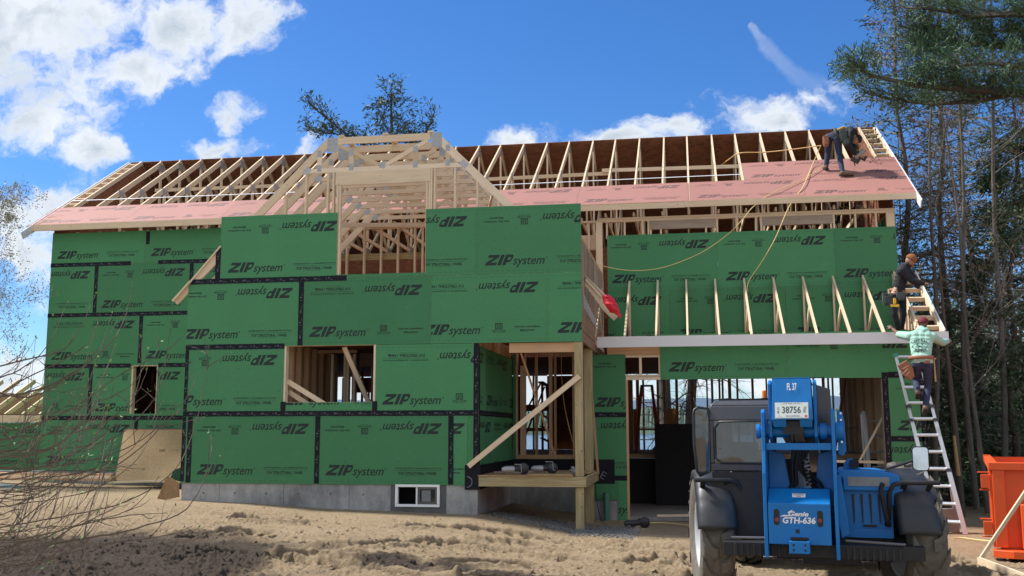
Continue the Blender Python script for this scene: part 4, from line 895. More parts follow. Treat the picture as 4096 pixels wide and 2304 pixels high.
def tire(cx, cy, r=.64, wd=.33, steer=0, name='wheel'):
    M = Matrix.Translation((cx, cy, r-.02)) @ Matrix.Rotation(steer, 4, 'Z')
    hub = bpy.data.objects.new(name, None)
    mb = MB(); h = wd/2; rt = r-.035
    prof = [(-h*.72, .34), (-h*.95, .40), (-h, .50), (-h*.93, rt-.03), (-h*.80, rt-.004), (0, rt), (h*.80, rt-.004), (h*.93, rt-.03), (h, .50), (h*.95, .40), (h*.72, .34)]
    mb.lathe((0, 0, 0), (1, 0, 0), prof, 64, 0, ref=(0, 0, 1)); n = 14
    for s_ in (-1, 1):
        for i in range(n):
            a0 = 2*math.pi*(i+(.5 if s_ > 0 else 0))/n
            pth = [(0.10, .0), (.40, .02), (.62, .11), (.96, .30), (1.0, .33)]; hw = [.052, .058, .060, .058, .055]; L = []; 
            def P(x, a, rr): return Vector((s_*x*h, rr*math.sin(a), rr*math.cos(a)))
            ring = []
            for (x, da), w_ in zip(pth, hw):
                ro = rt+.030 if x < .9 else rt+.020 if x < .98 else rt-.004
                a = a0+da; dw = w_/r
                ring.append([P(x, a-dw*1.15, rt-.02), P(x, a-dw, ro), P(x, a+dw, ro), P(x, a+dw*1.15, rt-.02)])
            vs = [p for q in ring for p in q]; fs = []
            for k in range(len(ring)-1):
                for j in range(3):
                    q = (4*k+j, 4*k+j+1, 4*k+5+j, 4*k+4+j); fs.append(q if s_ > 0 else tuple(reversed(q)))
            fs.append((0, 1, 2, 3)); mb.add(vs, fs, 0)
    for i, v in enumerate(mb.v): mb.v[i] = tuple(M @ Vector(v))
    t_ = tb_(mb, name, RUB)
    mb = MB()
    for s_ in (-1, 1): mb.lathe((0, 0, 0), (s_, 0, 0), [(.02, 0), (.02, .13), (.06, .15), (.05, .20), (-.02, .23), (.03, .30), (h*.72, .335), (h*.76, .345), (h*.70, .352)], 40, 0)
    for i in range(8):
        a = i*math.pi/4
        for s_ in (-1, 1): mb.cyl((s_*.05, .17*math.sin(a), .17*math.cos(a)), (s_*.08, .17*math.sin(a), .17*math.cos(a)), .014, n=6)
    for i, v in enumerate(mb.v): mb.v[i] = tuple(M @ Vector(v))
    mb.build('rim', RIM, t_)
tire(-1.20, .62, steer=R(14)); tire(.66, .62, steer=R(14)); tire(-1.10, 3.55); tire(.76, 3.55)
def fender2(cx, cy):
    mb = MB(); wd = .34; rows = []
    prof = []                    # (y, z) from ahead over the top to the rear lower edge
    for i in range(24):
        a = R(165-140*i/23) ; prof.append((cy+.70*math.cos(math.pi-a)*-1*-1 if 0 else cy-(.70*math.cos(math.pi-a))*-1*-1, .60+.66*math.sin(a)))
    prof = [(cy+.66*math.cos(R(25+i*6.2)), .60+.645*math.sin(R(25+i*6.2))) for i in range(23)]
    y_, z_ = prof[-1]; prof += [(y_-.02, z_-.05), (y_-.03, z_-.09)]
    for i, (y, z) in enumerate(prof):
        b = .020 if i in (12, 18) else (-.006 if i in (13, 19) else 0); t = (y-cy)/.66; ny, nz = t, max(.1, (1-min(1, t*t))**.5)
        row = []
        for x, d in ((-wd/2-.01, -.075), (-wd/2, -.02), (-wd/2+.035, .0), (-wd*.2, .018), (wd*.2, .018), (wd/2-.035, .0), (wd/2, -.02), (wd/2+.01, -.075)):
            d2 = d+b; row.append(Vector((cx+x*(1-.10*max(0, nz-.75)/.25 if 0 else 1), y+ny*d2, z+nz*d2)))
        rows.append(row)
    k = 8; vs = [p for r_ in rows for p in r_]; mb.add(vs, [(i*k+j, (i+1)*k+j, (i+1)*k+j+1, i*k+j+1) for i in range(len(rows)-1) for j in range(k-1)], 0, None, True)
    o = tb_(mb, 'fender', BLK); m_ = o.modifiers.new('t', 'SOLIDIFY'); m_.thickness = .014; m_.offset = 0
    mb = MB(); s_ = 1 if cx < 0 else -1; yb = cy-.665; zt = 1.165
    mb.tube([(cx-s_*.20, yb+.12, zt), (cx+s_*.13, yb+.12, zt), (cx+s_*.20, yb+.14, zt-.02), (cx+s_*.235, yb+.16, zt-.09), (cx+s_*.24, yb+.2, zt-.33), (cx+s_*.24, yb+.35, zt-.42)], .021, 10)
    for dx in (-.12, .10): mb.beam((cx+s_*dx, yb+.12, zt), (cx+s_*dx, yb+.22, zt-.07), .05, .012)
    mb.build('fender_guard', DK, o)
    c_ = Vector((cx, cy, 0)); o.matrix_local = Matrix.Translation(c_) @ Matrix.Rotation(R(12), 4, 'Z') @ Matrix.Translation(-c_)
fender2(-1.19, .62); fender2(.60, .62)
# chassis, axles
mb = MB(); mb.box((-.55, .1, .50), (.08, 4.2, .95)); mb.box((.08, .35, .45), (.5, 4.2, .8)); mb.box((-1.0, -.15, .50), (.74, .05, .62)); mb.box((-.56, .4, .42), (.5, .85, .66)); mb.tube([(-.9, .62, .6), (-.3, .62, .56), (.2, .62, .56), (.8, .62, .6)], [.10, .14, .14, .10], 14)
mb.tube([(-.9, 3.55, .6), (.8, 3.55, .6)], .12, 14); mb.box((-.3, .2, .40), (.2, .5, .5))
for i in range(9): mb.box((-.9+i*.055, -.165, .50), (-.87+i*.055, -.15, .61)); mb.box((.08+i*.055, -.165, .49), (.11+i*.055, -.15, .60))
tb_(mb, 'chassis', DK, bevel=.006)
plain('rod_grey', (.12, .12, .13), .4, metal=.5)
for P_ in ([(-.92, -.17, .66), (-.55, -.17, .665)], [(.08, -.16, .66), (.58, -.16, .64)]): mb = MB(); mb.tube(P_, .013, 8); tb_(mb, 'steering_rod', MAT['rod_grey'])
mb = MB(); mb.box((-1.0, .30, .62), (-.50, .32, 1.24)); mb.box((-1.0, .32, .62), (-.98, 1.6, 1.24)); tb_(mb, 'rear_bulkhead', DK)
# tower: two thick side plates with a cross bar
for x, w_ in ((-.60, .032), (.015, .032)):
    prof = [(-.27, .50), (-.29, .70), (-.29, 1.25), (-.24, 1.45), (-.22, 1.80), (-.17, 1.83), (-.02, 1.80), (.12, 1.62), (.30, 1.2), (.45, .95), (.45, .52)]
    mb = MB(); mb.prism([(x-w_/2, y, z) for y, z in prof], (w_, 0, 0)); tb_(mb, 'tower_plate', BLUE, bevel=.005)
mb = MB(); mb.box((-.583, -.20, 1.457), (-.002, -.05, 1.52)); mb.prism([(-.583, .10, .60), (-.583, .10, 1.45), (-.44, .10, 1.42), (-.39, .10, 1.1), (-.36, .10, .6)], (0, .03, 0)); mb.prism([(-.002, .10, .6), (-.002, .10, 1.45), (-.13, .10, 1.42), (-.17, .10, 1.1), (-.20, .10, .6)], (0, .03, 0)); tb_(mb, 'tower_cross_bar', BLUE, bevel=.006)
mb = MB()
mb.cyl((-.668, -.07, 1.625), (.10, -.07, 1.625), .056, n=28); mb.cyl((-.672, -.07, 1.625), (-.640, -.07, 1.625), .066, n=28); mb.cyl((-.565, -.07, 1.625), (-.535, -.07, 1.625), .075, n=28); mb.cyl((-.04, -.07, 1.625), (-.10, -.07, 1.625), .075, n=28); mb.cyl((.035, -.07, 1.625), (.105, -.07, 1.625), .085, n=28)
tb_(mb, 'pivot_pin', BLUE)
mb = MB(); mb.prism([(.05, .0, 1.83), (.10, .0, 1.80), (.115, .0, 1.70), (.12, .0, 1.45), (.09, .0, 1.40), (.05, .0, 1.42)], (0, .02, 0)); tb_(mb, 'side_bracket', BLUE, bevel=.004)
for z in (1.79, 1.73, 1.53): mb = MB(); mb.cyl((.085, -.008, z), (.085, 0, z), .010, n=8); tb_(mb, 'bolt', CHR)
# boom: rear head plates with cover, tube running ahead and down
bd = Vector((0, 1, -.115)).normalized()
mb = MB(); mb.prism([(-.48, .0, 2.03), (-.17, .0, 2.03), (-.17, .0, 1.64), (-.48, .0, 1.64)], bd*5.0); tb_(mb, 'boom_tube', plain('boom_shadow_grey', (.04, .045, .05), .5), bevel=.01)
for x in (-.535, -.135):
    mb = MB(); prof = [(-.20, 2.06), (-.08, 2.10), (.45, 2.04), (.6, 1.60), (.02, 1.53), (-.10, 1.52), (-.17, 1.58)]; mb.prism([(x-.014, y, z) for y, z in prof], (.028, 0, 0)); tb_(mb, 'head_plate', BLUE, bevel=.004)
mb = MB(); mb.prism([(-.515, -.30, 1.73), (-.155, -.30, 1.73), (-.165, -.22, 2.105), (-.507, -.22, 2.105)], (0, .012, .002)); mb.prism([(-.507, -.22, 2.107), (-.165, -.22, 2.107), (-.165, .5, 2.07), (-.507, .5, 2.07)], (0, 0, .008))
mb.prism([(-.515, -.287, 1.73), (-.507, -.207, 2.10), (-.507, .1, 2.10), (-.515, .1, 1.73)], (.004, 0, 0)); mb.prism([(-.155, -.287, 1.73), (-.163, -.207, 2.10), (-.163, .1, 2.10), (-.155, .1, 1.73)], (-.004, 0, 0))
mb.prism([(-.513, -.30, 1.728), (-.39, -.30, 1.728), (-.39, -.245, 1.665), (-.50, -.245, 1.665)], (0, .01, 0)); mb.prism([(-.27, -.30, 1.728), (-.157, -.30, 1.728), (-.165, -.245, 1.665), (-.27, -.245, 1.665)], (0, .01, 0))
tb_(mb, 'head_cover', BLUE, bevel=.003)
mb = MB(); mb.prism([(-.12, .08, 2.06), (.0, .14, 2.02), (.0, .14, 1.60), (-.12, .08, 1.58)], Vector((0, 1.5, -.42))); tb_(mb, 'boom_side_cover', CABG, bevel=.004)
up = Vector((0, .08, .375)).normalized()
mb = MB(); O_ = Vector((-.479, -.305, 1.745)); Ux = Vector((1, 0, 0)); nn = Ux.cross(up)
mb.obox(O_+Ux*.142+up*.07-nn*-.004, (Ux, up, nn), (.148, .074, .002), 0); mb.obox(O_+Ux*.142+up*.07-nn*-.0065, (Ux, up, nn), (.142, .068, .001), 1)
pl = tb_(mb, 'number_plate', [plain('plate_rim', (.55, .57, .6), .4), plain('plate_white', (.62, .68, .66), .5, var=.08, scale=30)], bevel=0)
mb = MB(); Q = O_+nn*.0085
write(mb, fit_text('38756', .058, .222, .046, .058, offset=.012), Q, Ux, up, 0, .0)
write(mb, fit_text('C', .016, .034, .076, .020, offset=.03)+fit_text('E', .017, .033, .044, .020, offset=.03)+fit_text('2', .024, .034, .010, .013), Q, Ux, up, 0, 0)
write(mb, fit_text('NEW HAMPSHIRE', .09, .212, .010, .014, offset=.0)+fit_text('LIVE FREE OR DIE', .07, .215, .128, .010), Q, Ux, up, 0, 0)
write(mb, [[(.24, .05), (.262, .05), (.27, .11), (.25, .10)]], Q, Ux, up, 2, 0); write(mb, [[(.254, .008), (.276, .008), (.276, .026), (.254, .026)]], Q, Ux, up, 1, 0)
for x in (.05, .225): write(mb, [[(x+.006*math.cos(a), .135+.006*math.sin(a)) for a in [k*math.pi/4 for k in range(8)]], [(x+.006*math.cos(a), .012+.006*math.sin(a)) for a in [k*math.pi/4 for k in range(8)]]], Q, Ux, up, 3, .001)
mb.build('plate_lettering', [plain('plate_green', (.01, .05, .045), .5), plain('sticker_red', (.6, .06, .03), .5), plain('plate_grey', (.25, .30, .30), .6), CHR], pl)
mb = MB(); write(mb, fit_text('FL 37', -.373, -.288, 0, .062, offset=.02), (0, -.2475, 2.0), (1, 0, 0), up, 0, .004); tb_(mb, 'fleet_number', PWH)
# hoses and lift cylinder inside the tower
mb = MB()
for k, (x0, x1) in enumerate(((-.345, -.36), (-.315, -.33), (-.30, -.20), (-.28, -.17), (-.26, -.12))):
    mb.tube([(x0, -.20, 1.72), (x0, -.22, 1.60), (x0+.01*k, -.10, 1.45), (x0-.02, .02, 1.30), (x1, .05, 1.15), (x1-(.10 if k < 2 else -.05), .10, 1.02)], .017, 8)
for i in range(9): mb.tube([(-.262+.006*i, -.02, 1.44-i*.035), (-.255+.006*i, -.02, 1.42-i*.035)], .034, 10)
tb_(mb, 'hydraulic_hose', HOSE)
mb = MB(); mb.tube([(-.30, .30, .95), (-.29, .9, 1.50)], .06, 18); tb_(mb, 'lift_cylinder', RIM)
mb = MB(); mb.box((-.42, -.235, 1.60), (-.24, -.10, 1.72)); tb_(mb, 'hose_opening', DK)
# rear counterweight box
mb = MB(); mb.prism([(-.578, -.12, 1.105), (-.578, -.285, .985), (-.578, -.285, .625), (-.578, -.0, .60), (-.578, .2, .9), (-.578, .2, 1.105)], (.562-.02, 0, 0)); bx_ = tb_(mb, 'counterweight', BLUE, bevel=.006)
mb = MB()
def slot(cx, cz, w_, h_): return [[(cx+w_/2*math.cos(a)*1, cz+(h_/2-w_/2)*(1 if math.sin(a) > 0 else -1)+w_/2*math.sin(a)) for a in [k*math.pi/8+.001 for k in range(16)]]]
for sl_ in (slot(-.503, .862, .052, .145), slot(-.127, .855, .052, .145), [[(-.342, .724), (-.307, .724), (-.307, .759), (-.342, .759)]]):
    mb = MB(); write(mb, sl_, (0, -.285, 0), (1, 0, 0), (0, 0, 1), 0, .002); mb.build('recess', DK, bx_)
for x in (-.5, -.13):
    m2 = MB(); m2.cyl((x, -.289, .84), (x, -.283, .84), .018, n=12); m2.build('tail_lamp', plain('lamp_red', (.25, .03, .02), .3), bx_)
mb = MB(); g = [[(px, pz) for px, pz in f] for f in fit_text('Genie', -.40, -.225, .875, .038, shear=.35, offset=.035)+fit_text('GTH-636', -.452, -.167, .812, .05, shear=.12, offset=.035)]
g += [[(-.475, .868), (-.39, .872), (-.385, .880), (-.44, .884)], [(-.41, .90), (-.375, .905), (-.36, .93), (-.39, .918)]]
write(mb, g, (0, -.285, 0), (1, 0, 0), (0, 0, 1), 0, .003); mb.build('lettering', PWH, bx_)
mb = MB(); u_ = Vector((0, .165, .12)).normalized(); write(mb, [[(0, 0), (.115, 0), (.115, .058), (0, .058)]], (-.364, -.218, 1.034), (1, 0, 0), u_, 0, .003)
write(mb, [[(.005, .05), (.11, .05), (.11, .056), (.005, .056)], [(.01, .036), (.105, .036), (.105, .039), (.01, .039)], [(.01, .028), (.10, .028), (.10, .031), (.01, .031)], [(.04, .010), (.075, .010), (.075, .018), (.04, .018)]], (-.364, -.218, 1.034), (1, 0, 0), u_, 1, .005)
mb.build('warning_sticker', [PWH, plain('sticker_ink', (.12, .08, .14), .6)], bx_)
mb = MB(); mb.box((-.398, -.37, .555), (-.222, -.345, .66)); mb.box((-.398, -.345, .555), (-.375, -.27, .66)); mb.box((-.245, -.345, .555), (-.222, -.27, .66))
tb_(mb, 'tow_bracket', BLUE, bevel=.004)
mb = MB(); mb.box((-.39, -.287, .625), (-.23, -.283, .69)); 
for x in (-.36, -.26):
    for z in (.585, .63): mb.cyl((x, -.3735, z), (x, -.370, z), .010, n=8)
tb_(mb, 'tow_recess', DK)
# cab
cx0, cx1, cy0, cy1 = -1.015, -.46, .35, 1.55
mb = MB(); mb.box((cx0, cy0, 1.245), (cx1, cy0+.05, 1.318)); mb.box((cx0, cy0, 1.318), (cx0+.035, cy0+.05, 1.73)); mb.box((cx1-.03, cy0, 1.318), (cx1, cy0+.05, 1.73))
mb.prism([(cx0, cy0-.005, 1.73), (cx0, cy0+.025, 1.875), (cx1+.10, cy0+.025, 1.875), (cx1+.10, cy0-.005, 1.73)], (0, cy1-cy0, 0)); mb.prism([(cx0, cy0+.026, 1.876), (cx0+.04, cy0+.075, 1.925), (cx1+.10, cy0+.075, 1.925), (cx1+.10, cy0+.026, 1.876)], (0, cy1-cy0-.05, 0))
mb.box((cx0, cy1-.05, .9), (cx0+.05, cy1, 1.73)); mb.box((cx1-.05, cy1-.05, .9), (cx1, cy1, 1.73)); mb.box((cx0, cy0+.05, .7), (cx0+.03, cy1, 1.20))
mb.box((cx1-.03, cy0+.05, .7), (cx1, cy1, 1.25)); cab = tb_(mb, 'cab', CABG, bevel=.012)
mb = MB(); mb.box((-.93, .50, 1.927), (-.40, 1.2, 1.945)); mb.build('roof_rack_plate', DK, cab)
mb = MB(); mb.box((cx0+.036, cy0+.012, 1.319), (cx1-.031, cy0+.02, 1.729)); mb.build('rear_window', CGL, cab)
mb = MB(); mb.tube([(cx0+.045, cy0-.003, 1.40), (cx0+.045, cy0-.003, 1.66), (cx0+.09, cy0-.003, 1.72), (cx1-.07, cy0-.003, 1.725), (cx1-.035, cy0-.003, 1.68), (cx1-.035, cy0-.003, 1.36), (cx1-.07, cy0-.003, 1.325), (cx0+.10, cy0-.003, 1.325), (cx0+.045, cy0-.003, 1.37), (cx0+.045, cy0-.003, 1.41)], .010, 6); mb.build('window_seal', BLK, cab)
mb = MB(); mb.box((-.86, .75, 1.0), (-.60, .85, 1.52)); mb.box((-.86, .80, .98), (-.60, 1.15, 1.08)); mb.tube([(-.73+.16*math.cos(a), 1.30+.05*math.sin(a), 1.33+.07*math.sin(a)+.02) for a in [k*math.pi/10 for k in range(21)]], .010, 6); mb.build('seat', BLK, cab, bevel=.02)
mb = MB(); P_ = [(-1.165, .30, 1.80), (-1.155, .30, 1.835), (-1.12, .32, 1.86), (-1.03, .37, 1.845), (-1.02, .38, 1.72), (-1.03, .38, 1.24), (-1.12, .34, 1.20), (-1.145, .32, 1.24), (-1.165, .30, 1.5), (-1.165, .30, 1.80)]
mb.tube(P_, .014, 8); dr = tb_(mb, 'door_window', BLK)
mb = MB(); mb.prism([Vector(p) for p in P_[:-1]], (.0, .006, 0)); mb.build('door_glass', CGL, dr)
mb = MB(); mb.cyl((-.50, .57, 1.93), (-.50, .57, 1.955), .026, n=14, m=1); mb.cyl((-.50, .57, 1.955), (-.50, .57, 2.02), .024, .023, n=14); mb.ell((-.50, .57, 2.02), (.023, .023, .012), 12); be = tb_(mb, 'beacon', [AMB, DK])
mb = MB(); mb.tube([(-.52, .57, 1.945), (-.68, .56, 1.93), (-.85, .54, 1.95), (-1.0, .5, 1.935)], .006, 6); tb_(mb, 'beacon_cable', HOSE)
# engine hood on the right
mb = MB(); hx = [(.09, 1.275), (.50, 1.265), (.62, 1.235), (.66, 1.12), (.66, .95), (.55, .95), (.55, 1.082), (.135, 1.082), (.135, 1.19), (.09, 1.24)]
mb.prism([(x, -.03, z) for x, z in hx], (0, 2.6, -.06)); hood = tb_(mb, 'engine_hood', BLUE, bevel=.014)
mb = MB(); mb.box((.135, .03, .66), (.56, .05, 1.078)); mb.box((.135, .0, .66), (.56, .03, .74))
for i in range(5):
    x = .21+i*.075; mb.prism([(x, .028, 1.05), (x+.022, .028, 1.05), (x+.020, .028, .80), (x+.012, .028, .78)], (0, -.012, 0), 1)
mb.box((.30, .018, .755), (.42, .029, .775), 1); mb.build('louvre_panel', [BLUE, DK], hood)
mb = MB(); gx0, gx1, gz0, gz1 = .183, .54, 1.131, 1.207
mb.box((gx0, -.036, gz0), (gx1, -.032, gz1), 0)
for i in range(37): mb.box((gx0+i*(gx1-gx0)/36-.0015, -.040, gz0), (gx0+i*(gx1-gx0)/36+.0015, -.037, gz1), 1)
for i in range(9): mb.box((gx0, -.043, gz0+i*(gz1-gz0)/8-.0015), (gx1, -.0405, gz0+i*(gz1-gz0)/8+.0015), 1)
mb.build('grille', [DK, RIM], hood)
mb = MB(); mb.prism([(.15, .35, 1.25), (.15, .35, 1.32), (.185, .35, 1.363), (.235, .35, 1.37), (.285, .35, 1.33), (.295, .35, 1.25)], (0, .03, 0)); mb.cyl((.25, .34, 1.32), (.25, .31, 1.32), .045, n=18, m=1); tb_(mb, 'latch_lug', [BLUE, DK])
mb = MB(); mb.tube([(.68, .55, 1.262), (.80, .58, 1.30), (.93, .60, 1.345)], .014, 8); mi = tb_(mb, 'mirror_arm', BLK)
def rr_poly(x0, x1, z0_, z1_, r, n=6): return [(cx_+r*math.cos(a), cz_+r*math.sin(a)) for cx_, cz_, s in ((x1-r, z1_-r, 0), (x0+r, z1_-r, 90), (x0+r, z0_+r, 180), (x1-r, z0_+r, 270)) for a in [R(s+90*k/n) for k in range(n+1)]]
mb = MB(); mb.prism([(x, .62, z) for x, z in rr_poly(.925, 1.08, 1.245, 1.48, .035)], (0, .04, 0)); mb.prism([(x, .6185, z) for x, z in rr_poly(.934, 1.071, 1.254, 1.471, .03)], (0, -.002, 0), 1); tb_(mb, 'mirror', [BLK, plain('mirror_glass', (.6, .65, .7), .03, metal=1.0, var=.02)])
mb = MB(); mb.prism([(.03, -.02, 1.235), (.06, -.02, 1.235), (.12, -.02, .70), (.05, -.02, .665), (.03, -.02, .8)], (0, .03, 0)); tb_(mb, 'gusset', BLUE, bevel=.004)
mb = MB(); mb.tube([(.42, -.02, 1.16), (.40, .0, 1.10), (.44, .02, .85), (.46, .1, .78)], .022, 8); tb_(mb, 'wheel_guard', DK)

for o_ in tele.children:
    k_ = o_.name.split('.')[0]
    if k_ in ('cab', 'door_window', 'rear_bulkhead'): o_.location = (-.12, -.14, 0)
    if k_.startswith('beacon'): o_.location = (-.13, -.05, 0)
    if k_ in ('engine_hood', 'latch_lug'): o_.location = (-.06, .17, 0)
    if k_ in ('mirror_arm', 'mirror'): o_.location = (-.20, .17, 0)
# ================================================================== TREES AND SHRUBS
def f_bark(N, b, c1=(.20, .17, .14), c2=(.085, .07, .058)):
    tc = N.n('ShaderNodeTexCoord').outputs['Object']; n = N.noise(N.vmath('MULTIPLY', tc, (1, 1, .22)).outputs[0], 14, 6, .7).outputs['Fac']; n2 = N.noise(tc, 1.3, 4, .6).outputs['Fac']
    lk(N, N.mix(N.math('MULTIPLY_ADD', n, 1.2, N.math('MULTIPLY_ADD', n2, .6, -.4), clamp=True), c2, c1), b.inputs['Base Color']); b.inputs['Roughness'].default_value = .9; bump(N, b, n, .03)
BARK = material('grey_bark', f_bark, c1=(.19, .17, .15), c2=(.055, .048, .042)); BARKD = material('dark_bark', f_bark, c1=(.11, .09, .075), c2=(.045, .037, .03)); TWIG = material('bare_twigs', f_bark, c1=(.29, .26, .24), c2=(.13, .11, .095))
def f_leaf(N, b, c1=(.03, .06, .03), c2=(.08, .12, .05)):
    rnd = N.n('ShaderNodeNewGeometry').outputs['Random Per Island']; tc = N.n('ShaderNodeTexCoord').outputs['Object']; n = N.noise(tc, .55, 3, .6).outputs['Fac']
    lk(N, N.mix(N.math('MULTIPLY_ADD', rnd, .6, N.math('MULTIPLY_ADD', n, 1.0, -.35), clamp=True), c1, c2), b.inputs['Base Color']); b.inputs['Roughness'].default_value = .6; b.inputs['Specular IOR Level'].default_value = .3
HEML = material('hemlock_needles', f_leaf, c1=(.032, .062, .032), c2=(.10, .14, .062)); PINE = material('pine_needles', f_leaf, c1=(.035, .085, .055), c2=(.11, .19, .085)); BUDS = material('russet_buds', f_leaf, c1=(.14, .055, .035), c2=(.24, .13, .07)); GBUD = material('pale_buds', f_leaf, c1=(.22, .22, .14), c2=(.36, .34, .24))
class Leaves:                                        # fast accumulation of small quads
    def __init__(s): s.p = []
    def spray(s, rng, pts, dirs, n, ln, wd, spread):
        # pts, dirs: (k,3) arrays; n quads each
        k = len(pts); P = np.repeat(pts, n, 0)+rng.normal(0, spread, (k*n, 3)); D = np.repeat(dirs, n, 0)+rng.normal(0, .55, (k*n, 3)); D /= np.linalg.norm(D, axis=1, keepdims=True)+1e-9
        A = rng.normal(0, 1, (k*n, 3)); S = np.cross(D, A); S /= np.linalg.norm(S, axis=1, keepdims=True)+1e-9
        l = ln*rng.uniform(.5, 1.3, (k*n, 1)); w_ = wd*rng.uniform(.6, 1.3, (k*n, 1))
        s.p.append(np.stack([P-S*w_*.5, P+D*l*.5-S*w_*.9*.5, P+D*l, P+D*l*.5+S*w_*.5, ], 1))
    def mesh(s, name, mat):
        q = np.concatenate(s.p).astype(np.float32); n = len(q); me = bpy.data.meshes.new(name); me.vertices.add(n*4); me.vertices.foreach_set('co', q.ravel()); me.loops.add(n*4); me.loops.foreach_set('vertex_index', np.arange(n*4, dtype=np.int32))
        me.polygons.add(n); me.polygons.foreach_set('loop_start', np.arange(0, n*4, 4, dtype=np.int32)); me.update(); me.materials.append(mat); return me
def obj_of(me, name, parent=None, **kw):
    o = bpy.data.objects.new(name, me); C.objects.link(o); o.parent = parent; return tag(o, **kw)
class Twigs:                                         # 3-sided tapering segments, numpy
    def __init__(s): s.v = []; s.n = 0; s.f = []
    def seg(s, a, b, ra, rb):
        a, b = np.asarray(a, float), np.asarray(b, float); d = b-a; x = np.cross(d, (.3, .5, .8)); x /= np.linalg.norm(x)+1e-9; y = np.cross(d, x); y /= np.linalg.norm(y)+1e-9
        for c, r in ((a, ra), (b, rb)):
            for k in range(3): s.v.append(c+(x*math.cos(2.094*k)+y*math.sin(2.094*k))*r)
        n = s.n
        s.f += [(n, n+1, n+4, n+3), (n+1, n+2, n+5, n+4), (n+2, n, n+3, n+5)]; s.n += 6
    def path(s, P, ra, rb):
        k = len(P)-1
        for i in range(k): s.seg(P[i], P[i+1], ra+(rb-ra)*i/k, ra+(rb-ra)*(i+1)/k)
    def mesh(s, name, mat):
        me = bpy.data.meshes.new(name); me.from_pydata([tuple(v) for v in s.v], [], s.f); me.materials.append(mat); me.update(); return me
def curve_path(rng, p, d, L, n, droop=0., wob=.12, lift=0.):
    P = [np.array(p, float)]; d = np.array(d, float); d /= np.linalg.norm(d)
    for i in range(n):
        d = d+rng.normal(0, wob, 3)+np.array((0, 0, -droop+lift*i/n)); d /= np.linalg.norm(d); P.append(P[-1]+d*L/n)
    return P
def conifer_meshes(seed, h, r0, crown0, reach, dens=1.0, twig=1.0, leafmat=HEML, barkmat=BARKD, bare=.35, nb=None, llen=.26, lw=.07, lean=0):
    rng = np.random.default_rng(seed); T = Twigs(); Lf = Leaves(); tr = MB()
    n = 12; ln = rng.normal(0, .02, 2)*h; ax = [np.array((ln[0]*(i/n)**2+lean*h*i/n+.09*math.sin(i*1.3+seed), ln[1]*(i/n)**2+.07*math.sin(i*1.9+seed*2), h*i/n)) for i in range(n+1)]
    tr.tube(ax, [r0*(1-.93*i/n)**.9+.012 for i in range(n+1)], 8)
    nb = nb or int(h*8); pp, dd = [], []
    for i in range(nb):
        t = .04+.94*(i+rng.uniform(0, 1))/nb; z = t*h; k = min(n-1, int(t*n)); base = ax[k]+(ax[k+1]-ax[k])*(t*n-k)
        a = rng.uniform(0, 6.283); u = max(0., (t-crown0)/(1-crown0)); prof = (1-u)**.8*(.35+.65*min(1, u*4+.3)) if t > crown0 else rng.uniform(.25, .8)
        L = reach*prof*rng.uniform(.6, 1.15)+.25; d = np.array((math.cos(a), math.sin(a), rng.uniform(-.05, .35)+.5*u)); P = curve_path(rng, base, d, L, 6, droop=.07, wob=.10)
        T.path(P, max(.012, .018*L), .006); leafy = t > crown0 or rng.random() < .15
        for j in range(int((3+L*3.2)*twig)):
            q = rng.uniform(.2, 1)*6; m = min(5, int(q)); b = P[m]+(P[m+1]-P[m])*(q-m); dr = P[m+1]-P[m]; dr /= np.linalg.norm(dr); sd_ = np.cross(dr, (0, 0, 1)); s_ = rng.choice((-1, 1)); l2 = L*.38*(1.15-q/6)+.18
            P2 = curve_path(rng, b, dr*.8+sd_*s_*rng.uniform(.5, 1.1)+np.array((0, 0, rng.uniform(-.2, .2))), l2, 3, droop=.06, wob=.2); T.path(P2, .007, .003)
            if leafy and rng.random() > bare:
                for k2 in range(1, 4): pp.append(P2[k2]); dd.append(P2[k2]-P2[k2-1])
        if leafy and rng.random() > bare:
            for k2 in range(3, 7): pp.append(P[k2]); dd.append(P[k2]-P[k2-1])
    if pp: Lf.spray(rng, np.array(pp), np.array([d/np.linalg.norm(d)-np.array((0, 0, .25)) for d in dd]), max(1, int(4*dens)), llen, lw, .09)
    return tr.mesh('trunk', barkmat), T.mesh('branches', TWIG), Lf.mesh('foliage', leafmat) if pp else None
